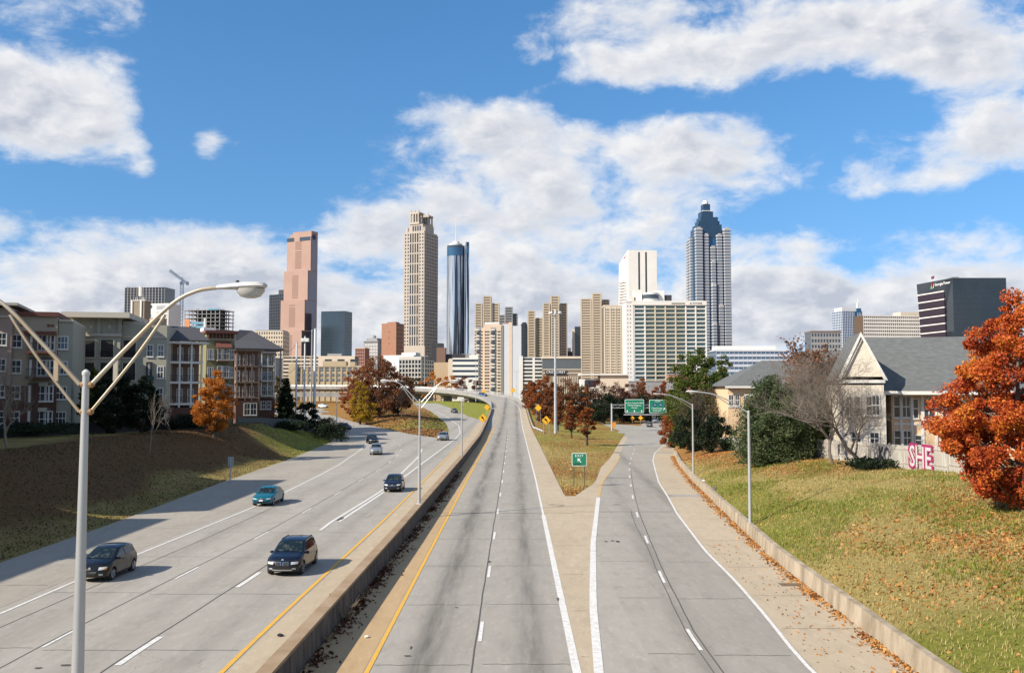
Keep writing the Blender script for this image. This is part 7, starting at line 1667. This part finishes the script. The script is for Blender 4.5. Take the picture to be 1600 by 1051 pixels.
# ------------------------------------------------------------------ vehicles
def paint(name, c=(.1, .1, .1), metal=.3): return mat(name, c, .25, metal=metal, coat=.55, spec=.4)
CGLASS = mat('car_glass', (.010, .016, .016), .04, spec=.6, c2=(.075, .085, .075), scale=3.2, amt=.9, lo=.5, hi=.68, detail=2)
TYRE = mat('tyre', (.018, .018, .018), .85); RIM = mat('alloy_rim', (.42, .42, .43), .3, metal=.9); CHROME = mat('chrome', (.75, .75, .75), .12, metal=1)
HEADL = mat('headlight', (.50, .50, .48), .1, spec=.9, coat=.6); TAILL = mat('taillight', (.30, .012, .012), .2, coat=.6); AMBER = mat('indicator_amber', (.7, .24, .03), .25)
BLACKP = mat('black_plastic', (.02, .02, .021), .6); SKID = mat('skid_silver', (.45, .45, .44), .4, metal=.5); PLATE = mat('number_plate', (.7, .7, .68), .5)
PROF = dict(
    suv=dict(L=4.45, W=1.82, H=1.56, top=[(2.14, .30), (2.21, .46), (2.20, .64), (2.14, .76), (1.98, .86), (1.60, .95), (1.02, 1.03), (.30, 1.45), (-.10, 1.54), (-.7, 1.56), (-1.35, 1.53), (-1.72, 1.45), (-2.00, 1.06), (-2.16, .92), (-2.20, .62), (-2.14, .34)],
             glass=[[(.78, 1.06), (.26, 1.40), (-.28, 1.46), (-.30, 1.05)], [(-.36, 1.05), (-.34, 1.46), (-1.05, 1.46), (-1.22, 1.08)], [(-1.28, 1.09), (-1.12, 1.45), (-1.45, 1.42), (-1.62, 1.16)]], ws=(6, 7), rw=(11, 12)),
    hatch=dict(L=3.95, W=1.70, H=1.48, top=[(1.90, .28), (1.97, .42), (1.96, .58), (1.88, .70), (1.68, .82), (1.35, .92), (.98, .98), (.22, 1.38), (-.10, 1.46), (-.6, 1.48), (-1.15, 1.44), (-1.45, 1.36), (-1.74, 1.02), (-1.92, .86), (-1.96, .58), (-1.90, .32)],
               glass=[[(.74, 1.0), (.20, 1.32), (-.22, 1.39), (-.24, 1.0)], [(-.30, 1.0), (-.28, 1.39), (-.92, 1.37), (-1.22, 1.12), (-1.20, 1.05)]], ws=(6, 7), rw=(11, 12)),
    sedan=dict(L=4.50, W=1.72, H=1.40, top=[(2.16, .30), (2.24, .44), (2.22, .58), (2.14, .68), (1.90, .76), (1.45, .84), (.95, .90), (.25, 1.30), (-.10, 1.38), (-.5, 1.40), (-.95, 1.36), (-1.25, 1.24), (-1.62, .98), (-2.10, .92), (-2.24, .84), (-2.24, .56), (-2.18, .32)],
               glass=[[(.72, .93), (.22, 1.24), (-.24, 1.31), (-.26, .93)], [(-.32, .93), (-.30, 1.31), (-.88, 1.28), (-1.22, 1.08), (-1.28, .95)]], ws=(6, 7), rw=(11, 12)))
def make_car(name, label, kind, pm, loc, rz, front='plain', wheels=.325, group='cars on the road', rails=False, cat='car', slope=0):
    P = PROF[kind]; L_, W_, H_ = P['L'], P['W'], P['H']; top = P['top']; r = thing(name, label, cat, loc, rz, group)
    fx, rx = L_ / 2 - .82, -L_ / 2 + .80; ra = wheels + .055; belt = .94
    def hw(x, z):
        pl = 1 - .09 * min(1, abs(x) / (L_ / 2)) ** 6; s = 1 - .07 * (min(z, belt) - .60) ** 2 / .1225
        return W_ / 2 * pl * s * (1 - .235 * max(0, z - belt) / (H_ - belt))
    def mp(x, z, t, o=0.0):
        ax = abs(x) / (L_ / 2); dx = .26 * smooth((ax - .55) / .45) * abs(t) ** 3.5
        zz = z + (.035 * (1 - t * t) if z > .7 else 0)
        return Vector((x - math.copysign(dx, x) + math.copysign(o, x), t * hw(x, z), zz))
    def arch(cx): return [(cx - ra * math.cos(a), max(.27, wheels + ra * math.sin(a))) for a in [R(-6 + 192 * i / 10) for i in range(11)]]
    bottom = [(-L_ / 2 + .12, .27)] + [p for p in arch(rx)] + [(rx + ra + .05, .24), (fx - ra - .05, .24)] + arch(fx) + [(L_ / 2 - .12, .26)]
    out = list(top) + bottom; n = len(out)
    cx_ = 0; mb = MB(); T = [1, .985, .93, .8, .5, 0, -.5, -.8, -.93, -.985, -1]; rows = []
    for t in T:
        ins = .05 * max(0, (abs(t) - .9) / .1) ** 2; row = []
        for i, (x, z) in enumerate(out):
            f = i < len(top); xx, zz = (x * (1 - ins * .5), z - ins * (.9 if z > .7 else 0)) if f else (x, z)
            row.append(mp(xx, zz, t))
        rows.append(row)
    vs = [p for row in rows for p in row]; fs = []
    for i in range(len(T) - 1):
        for k in range(n): fs.append((i * n + k, i * n + (k + 1) % n, (i + 1) * n + (k + 1) % n, (i + 1) * n + k))
    fs.append(tuple(range(n - 1, -1, -1))); fs.append(tuple((len(T) - 1) * n + k for k in range(n)))
    body = mb.add(vs, fs).build('body', pm, r, smooth_=38, fix=True)
    def px_at(z):       # front face x at height z
        pts = [(q[1], q[0]) for q in top[:6]]; return interp(z, [a for a, _ in pts], [b for _, b in pts])
    def rx_at(z):
        pts = sorted([(q[1], q[0]) for q in top[-4:]]); return interp(z, [a for a, _ in pts], [b for _, b in pts])
    def patch(t0, t1, z0, z1, m, nm, o=.012, rear=False, skew=0.0, parent=None):
        nt_, nz_ = 5, 3; vs = []; fs = []
        for j in range(nz_ + 1):
            for i in range(nt_ + 1):
                t = t0 + (t1 - t0) * i / nt_; z = z0 + (z1 - z0) * j / nz_ + skew * (abs(t) - abs(t0)); x = rx_at(z) if rear else px_at(z); vs.append(mp(x, z, t, o))
        for j in range(nz_):
            for i in range(nt_): q = j * (nt_ + 1) + i; fs.append((q, q + 1, q + nt_ + 2, q + nt_ + 1))
        return MB().add(vs, fs).build(nm, m, parent or r, smooth_=60, fix=False)
    # glass
    def band(a, b, nm, w=.86, o=.012):
        (x0, z0), (x1, z1) = top[a], top[b]; nx_, nz_, vs, fs = 6, 3, [], []
        d = Vector((x1 - x0, z1 - z0)).normalized(); nrm = Vector((d.y, -d.x)) * (1 if x0 > 0 else 1)
        for j in range(nz_ + 1):
            f = .06 + .90 * j / nz_; x, z = x0 + (x1 - x0) * f, z0 + (z1 - z0) * f
            for i in range(nx_ + 1):
                t = -w + 2 * w * i / nx_; p = mp(x, z, t); vs.append(p + Vector((nrm.x * o, 0, abs(nrm.y) * o)))
        for j in range(nz_):
            for i in range(nx_): q = j * (nx_ + 1) + i; fs.append((q, q + 1, q + nx_ + 2, q + nx_ + 1))
        return MB().add(vs, fs).build(nm, CGLASS, r, smooth_=60)
    band(*P['ws'], 'windscreen'); band(*P['rw'], 'rear_window')
    for s in (-1, 1):
        for gpoly in P['glass']:
            MB().add([(x, s * (hw(x, z) * .995 + .012), z - .005) for x, z in gpoly], [tuple(range(len(gpoly)))[::s]]).build('side_window', CGLASS, r)
        m_ = MB().lathe([(.02, -.10), (.085, -.07), (.095, .02), (.06, .07)], 10, (0, 0, 0), 'X'); m_.v = [(top[6][0] - .30 + q[0], s * (hw(.7, 1.0) + .10) + q[1] * 1.2, 1.0 + q[2] * .8) for q in m_.v]
        m_.build('mirror', pm, r, smooth_=50)
        for cx in (fx, rx):
            w = MB().lathe([(wheels * .66, -.11), (wheels * .93, -.115), (wheels, -.07), (wheels, .07), (wheels * .93, .115), (wheels * .66, .11)], 22, (cx, s * (W_ / 2 - .15), wheels), 'Y').build('wheel', TYRE, r, smooth_=40)
            mb = MB().lathe([(wheels * .67, -.03), (wheels * .62, -.035), (.05, -.02)], 20, (0, 0, 0), 'Y')
            for k in range(10 if front == 'kidney' else 5):
                a = 2 * math.pi * k / (10 if front == 'kidney' else 5); M = Matrix.Rotation(a, 3, 'Y'); mb.obox(M @ Vector((wheels * .36, -.05, 0)), (wheels * .62, .03, .05), M=M)
            mb.v = [(cx + q[0], s * (W_ / 2 - .055) - (q[1] * s), wheels + q[2]) for q in mb.v]; mb.build('rim', RIM, w, fix=True)
        MB().box(fx - 1.2, fx - 1.02, s * hw(.4, .86) - .012, s * hw(.4, .86) + .02, .85, .88).build('door_handle', CHROME if front == 'plain' else BLACKP, r)
        for xs_ in (top[6][0] - .28, -.33 if kind == 'suv' else -.27, rx + ra + .02 if kind != 'hatch' else rx + .30):
            zs_ = [.32, .5, .7, .9]; MB().strip([(xs_ - .008, s * (hw(xs_, z) + .004), z) for z in zs_], [(xs_ + .008, s * (hw(xs_, z) + .004), z) for z in zs_]).build('door_seam', BLACKP, r)
        # lights
        hz0, hz1 = (.60, .735) if kind != 'sedan' else (.56, .66)
        patch(s * .54, s * .93, hz0 + .015, hz1 - .015, HEADL, 'headlight', .014, skew=.05); patch(s * .60, s * .82, .36, .44, HEADL if front != 'plain' else BLACKP, 'fog_lamp', .014)
        if front == 'hatch': patch(s * .84, s * .96, hz0 + .02, hz1 - .01, AMBER, 'indicator', .018, skew=.05)
        patch(s * .62, s * .95, .70, .90, TAILL, 'taillight', .014, rear=True)
    if front == 'kidney':
        for s in (-1, 1):
            patch(s * .05, s * .39, .565, .715, CHROME, 'grille_frame', .018); g = patch(s * .075, s * .375, .572, .708, BLACKP, 'grille', .026)
            for k in range(6): a = .10 + k * .052; patch(s * a, s * (a + .012), .58, .70, DARKM, 'grille_bar', .03, parent=g)
        e = MB().lathe([(.05, 0), (.05, .01)], 14, (0, 0, 0), 'X').build('emblem', PLATE, r, (px_at(.80) + .02, 0, .80 + .03)); MB().box(.011, .014, -.035, 0, 0, .035).box(.011, .014, 0, .035, -.035, 0).build('emblem_quarter', SBLUE, e)
        patch(-.92, .92, .30, .345, BLACKP, 'bumper', .016); patch(-.62, .62, .30, .375, SKID, 'skid_plate', .024); patch(-.55, .55, .40, .50, BLACKP, 'intake', .016)
    elif front == 'hatch':
        patch(-.42, .42, .34, .52, BLACKP, 'intake', .014); patch(-.45, .45, .50, .525, CHROME, 'grille_bar', .02); e = MB().lathe([(.065, 0), (.065, .012)], 14, (0, 0, 0), 'X').build('emblem', CHROME, r, (px_at(.66) + .015, 0, .69))
    elif front == 'suv':
        patch(-.45, .45, .56, .70, BLACKP, 'grille', .014); patch(-.45, .45, .61, .64, CHROME, 'grille_bar', .02); patch(-.6, .6, .33, .45, BLACKP, 'intake', .014); MB().lathe([(.07, 0), (.07, .012)], 12, (0, 0, 0), 'X').build('emblem', CHROME, r, (px_at(.64) + .02, 0, .66))
    else:
        patch(-.34, .34, .57, .65, BLACKP, 'grille', .014); patch(-.55, .55, .33, .42, BLACKP, 'intake', .014); MB().lathe([(.055, 0), (.055, .012)], 12, (0, 0, 0), 'X').build('emblem', CHROME, r, (px_at(.62) + .02, 0, .63)); patch(-.2, .2, .44, .54, PLATE, 'number_plate', .02)
    patch(-.2, .2, .62, .74, PLATE, 'number_plate', .02, rear=True); patch(-.85, .85, .32, .42, BLACKP, 'rear_bumper', .014, rear=True)
    MB().box(-L_ / 2 + .5, L_ / 2 - .5, -W_ / 2 + .25, W_ / 2 - .25, .17, .30).build('underbody', BLACKP, r)
    for s in (-1, 1):
        MB().box(rx + ra + .06, fx - ra - .06, s * (hw(0, .3) - .0) - .02, s * hw(0, .3) + .025, .235, .30).build('sill', BLACKP, r)
        if rails: MB().tube([(.0, s * hw(0, 1.5) * .93, 1.50), (-.1, s * hw(0, 1.5) * .93, 1.565), (-1.3, s * hw(0, 1.5) * .93, 1.565), (-1.45, s * hw(0, 1.5) * .93, 1.50)], .02, 5).build('roof_rail', BLACKP, r)
    # cabin glimpsed through the glass: sun visor strip on the windscreen top
    return r
HD = -math.pi / 2
def on(px, py, zf=fl, dz=RZ + .02):
    p = G(px, py, zf); return Vector((p.x, p.y, p.z + dz))
make_car('sports_utility_car', 'dark navy compact SUV with twin kidney grilles in the near lane', 'suv', paint('paint_navy_black', (.008, .010, .020)), Vector((-11.55, 48.7, .35 + RZ + .02)), HD - R(1.5), 'kidney', .345, rails=True)
make_car('hatchback_car', 'black hatchback half behind the foreground lamp post', 'hatch', paint('paint_black', (.008, .008, .009)), Vector((-20.6, 47.0, .35 + RZ + .02)), HD - R(1.5), 'hatch', .31)
make_car('hatchback_car', 'dark blue hatchback beside the median lamp post', 'hatch', paint('paint_dark_blue', (.014, .018, .035)), Vector((-11.1, 86.6, .35 + RZ + .02)), HD + R(1), 'suv', .32)
make_car('sedan_car', 'teal older sedan in the outer lane', 'sedan', paint('paint_teal', (.006, .115, .16), .2), Vector((-20.3, 76.6, .35 + RZ + .02)), HD - R(1), 'plain', .30)
make_car('minivan_car', 'silver car driving just ahead of the black SUV', 'suv', paint('paint_silver', (.34, .36, .37), .6), Vector((-20.1, 135.5, .35 + RZ + .02)), HD + R(8), 'suv', .32)
make_car('sports_utility_car', 'black SUV following the silver car in the shade', 'suv', paint('paint_black'), Vector((-24.9, 163, .35 + RZ + .02)), HD + R(17), 'suv', .35)
make_car('sports_utility_car', 'silver SUV leaving the loop ramp at the merge', 'suv', paint('paint_silver'), Vector((-13.1, 174, .35 + RZ + .02)), HD - R(4), 'suv', .35)
p = on(710, 645); make_car('sports_utility_car', 'grey SUV coming down the loop ramp', 'suv', paint('paint_grey', (.10, .105, .10), .4), p, HD + R(18), 'suv', .35)
p = on(505, 637); make_car('sports_utility_car', 'white SUV on the side street below the overpass', 'suv', paint('paint_white', (.72, .72, .71), 0), p, HD + R(55), 'suv', .35)
p = on(494, 655); make_car('sedan_car', 'small dark blue car waiting behind the bushes', 'sedan', paint('paint_dark_blue'), p, HD + R(30), 'plain', .31)
p = on(538, 671); make_car('sports_utility_car', 'blue SUV emerging from behind the roadside bush', 'suv', paint('paint_blue', (.02, .06, .16), .3), p, HD + R(45), 'suv', .34)
p = on(1015, 667, fr); make_car('sports_utility_car', 'dark SUV driving away under the overhead signs', 'suv', paint('paint_grey'), p, -HD - R(8), 'suv', .35)
p = on(1023, 660.5, fr); make_car('sedan_car', 'white car ahead of the dark SUV under the overhead signs', 'sedan', paint('paint_white'), p, -HD - R(8), 'plain', .31)
q = min(MID, key=lambda v: abs(v.y - 393)); make_car('sports_utility_car', 'blue SUV on the overpass by the railing end', 'suv', paint('paint_blue'), q + Vector((-1.6, -1.0, RZ + .03)), HD + R(55), 'suv', .35)
# ------------------------------------------------------------------ grass, fallen leaves and rubbish
def blades(name, P, h, w, m, seed):
    """grass tufts: three thin blades per point"""
    rng = np.random.default_rng(seed); n = len(P); a = rng.uniform(0, 2 * np.pi, (n, 3)); V = np.empty((n, 3, 3, 3)); hh = h * rng.uniform(.5, 1.3, (n, 3))
    d = np.stack([np.cos(a), np.sin(a), 0 * a], -1); e = np.stack([-np.sin(a), np.cos(a), 0 * a], -1)
    base = P[:, None, :] + d * .04; V[:, :, 0] = base - e * w / 2; V[:, :, 1] = base + e * w / 2; V[:, :, 2] = base + d * (hh * rng.uniform(.2, .9, (n, 3)))[..., None]; V[:, :, 2, 2] += hh
    k = n * 3; me = bpy.data.meshes.new(name); me.vertices.add(k * 3); me.vertices.foreach_set('co', V.astype(np.float32).ravel()); me.loops.add(k * 3); me.loops.foreach_set('vertex_index', np.arange(k * 3, dtype=np.int32))
    me.polygons.add(k); me.polygons.foreach_set('loop_start', (np.arange(k) * 3).astype(np.int32)); me.update(calc_edges=True); o = link(name, me, m); return o
def scatter(n, x0, x1, y0, y1, seed, ok=None, dens=None):
    rng = np.random.default_rng(seed); out = []
    tries = 0
    while len(out) < n and tries < n * 12:
        tries += 1; y = y0 + (y1 - y0) * rng.random() ** 1.25; x = x0 + (x1 - x0) * rng.random()
        if ok and not ok(x, y): continue
        if dens and rng.random() > dens(x, y): continue
        out.append((x, y, ground_z(x, y) + .01))
    return np.array(out)
GRASS1 = leaf_mat('grass_blades', [(.20, .18, .04), (.32, .26, .08), (.46, .37, .15), (.28, .27, .06)], .35, .25)
GRASS2 = leaf_mat('grass_blades_green', [(.10, .12, .018), (.19, .22, .03), (.28, .29, .05)], .5, .25)
LITTER = leaf_mat('fallen_leaves', [(.12, .045, .018), (.28, .11, .028), (.44, .21, .06), (.52, .30, .11)], .8, .1)
LITTER_D = leaf_mat('fallen_leaves_dark', [(.04, .016, .010), (.09, .035, .018), (.14, .06, .026)], .8, .1)
okr = lambda x, y: x > XB(y) + .5 and x < 800 / F * y + 2
P = scatter(16000, 14, 31, 25, 120, 1, okr); tag(blades('grass', P, .16, .035, GRASS1, 1), 'dry straw-coloured grass on the right bank', 'grass', kind='stuff')
gd = lambda x, y: smooth((mnoise.noise(Vector((x * .28, y * .16, 7))) + .05) / .35)
P = scatter(7000, 15, 31, 30, 110, 2, okr, gd); tag(blades('grass', P, .20, .04, GRASS2, 2), 'patches of fresh green grass on the right bank', 'grass', kind='stuff')
def leafstuff(name, label, P, size, m, seed):
    o = link(name, leaf_mesh(P + np.array([0, 0, .015]), size, seed, 1.3, up=0), m); tag(o, label, 'leaf litter', kind='stuff'); return o
ld = lambda x, y: (.25 + .75 * smooth((mnoise.noise(Vector((x * .35, y * .2, 2))) + .15) / .35)) * (.05 + .95 * max(smooth((5.5 - math.hypot((x - 23.5) * .55, (y - 42) * .32)) / 5.5), smooth((y - 76) / 14) * smooth((x - 22) / 6)))
P = scatter(17000, 14, 32, 25, 130, 3, okr, ld); leafstuff('fallen_leaves', 'orange fallen leaves strewn over the right bank', P, .13, LITTER, 3)
rng = np.random.default_rng(5)
def along(n, xf, zf, y0, y1, spread, seed, clump=True):
    rng = np.random.default_rng(seed); out = []
    while len(out) < n:
        y = y0 + (y1 - y0) * rng.random(); 
        if clump and rng.random() > .25 + .75 * smooth((mnoise.noise(Vector((y * .35, seed, 0))) + .2) / .5): continue
        x = xf(y) + spread * abs(rng.normal()); out.append((x, y, zf(x, y) + RZ + .02))
    return np.array(out)
P = along(5200, lambda y: XB(y) - .06, fr, 30, 150, -.28, 6); leafstuff('fallen_leaves', 'rusty leaves drifted along the foot of the barrier wall', P, .12, LITTER, 6)
P = along(2600, lambda y: XW(y) + .05, f0, 28, 110, .35, 7); leafstuff('fallen_leaves', 'dark leaves gathered against the shaded median wall', P, .12, LITTER_D, 7)
P = scatter(9000, -46, -28, 40, 150, 8, lambda x, y: x < LE(y) - .4 and x > -800 / F * y - 2); leafstuff('fallen_leaves', 'brown fallen leaves on the shaded left bank', P, .11, LITTER_D, 8)
GRASS3 = leaf_mat('grass_blades_drab', [(.05, .055, .015), (.09, .09, .025), (.13, .12, .035)], .5, .25)
P = scatter(5000, -46, -28, 40, 170, 9, lambda x, y: x < LE(y) - .2 and x > -800 / F * y - 2); tag(blades('grass', P, .16, .04, GRASS3, 9), 'short green grass on the left bank', 'grass', kind='stuff')
okg = lambda x, y: 5.1 < x < interp(y, GRY, GRX) - .2 and y > 87
P = scatter(6500, 5, 26, 86, 215, 10, okg); tag(blades('grass', P, .14, .05, GRASS1, 10), 'dry grass in the gore around the exit sign', 'grass', kind='stuff')
P = scatter(2600, 5, 26, 86, 215, 11, okg, lambda x, y: .15 + .85 * smooth((98 - y) / 10)); leafstuff('fallen_leaves', 'orange leaves at the tip of the gore', P, .15, LITTER, 11)
P = scatter(3500, -45, -16, 185, 320, 12, lambda x, y: interp(y, IRY, IRX) < x < interp(y, ILY, ILX)); leafstuff('fallen_leaves', 'rusty leaves covering the island below the grove', P, .3, LITTER_D, 12)
P = scatter(900, 5, 14, 30, 60, 13, lambda x, y: True); P = np.array([(x, y, zR(y) + RZ + .02) for x, y, z in P if ERL(y) + .4 < x < XB(y)]); leafstuff('fallen_leaves', 'a few loose leaves on the right shoulder', P, .09, LITTER, 13)
# dry weeds growing from the foot of the median wall
for i, (y, h) in enumerate([(39.5, .85), (44.0, .35), (36.2, .3)]):
    x = XW(y) + .15; r = thing('dry_weed', ['large dry weed clump at the foot of the median wall', 'small weed tuft further along the median wall', 'small weed tuft nearest the camera by the median wall'][i], 'weed', (x, y, RZ), 0, 'weeds by the median wall'); rnd = random.Random(i); mb = MB()
    for k in range(46):
        a = rnd.uniform(-1.2, 1.2); l = h * rnd.uniform(.5, 1.1); b_ = rnd.uniform(0, 6.28); q = Vector((math.cos(b_) * .1, math.sin(b_) * .25, 0)); mb.tube([q, q + Vector((math.cos(b_) * l * .25, math.sin(b_) * l * .35, l * .6)), q + Vector((math.cos(b_) * l * .6, math.sin(b_) * l * .8, l))], [.008, .006, .003], 3, cap=False)
    mb.build('stems', mat('weed_straw', (.24, .18, .11), .9), r)['kind'] = 'stuff'
# paper and pebbles
for i, (px, py, zf, m, lb, s) in enumerate([(573, 998, f0, WCONC, 'white crumpled cup on the tan shoulder by the median', .10), (1100, 752, ground_z, WCONC, 'white scrap of litter behind the barrier wall', .25), (517, 931, fl, BLACKP, 'black rubber scrap on the shoulder by the yellow line', .07), (438, 996, fl, BLACKP, 'flat dark scrap near the yellow line', .12), (1117, 764, ground_z, BARK, 'grey stone in the grass behind the barrier wall', .28), (892, 733, ground_z, WCONC, 'white scrap of paper below the exit sign', .12)]):
    p = G(px, py, zf); rnd = random.Random(i); mb = MB(); n = 7; prof = []
    mb.lathe([(.02, 0), (s * .9, .01), (s, s * .35), (s * .6, s * .7), (.01, s * .75)], n); mb.v = [(x * rnd.uniform(.75, 1.25), y_ * rnd.uniform(.75, 1.25), z * rnd.uniform(.8, 1.2)) for x, y_, z in mb.v]
    o = mb.build('litter', m, None, (p.x, p.y, p.z + (RZ + .015 if zf is not ground_z else 0)), smooth_=30); tag(o, lb, 'litter')
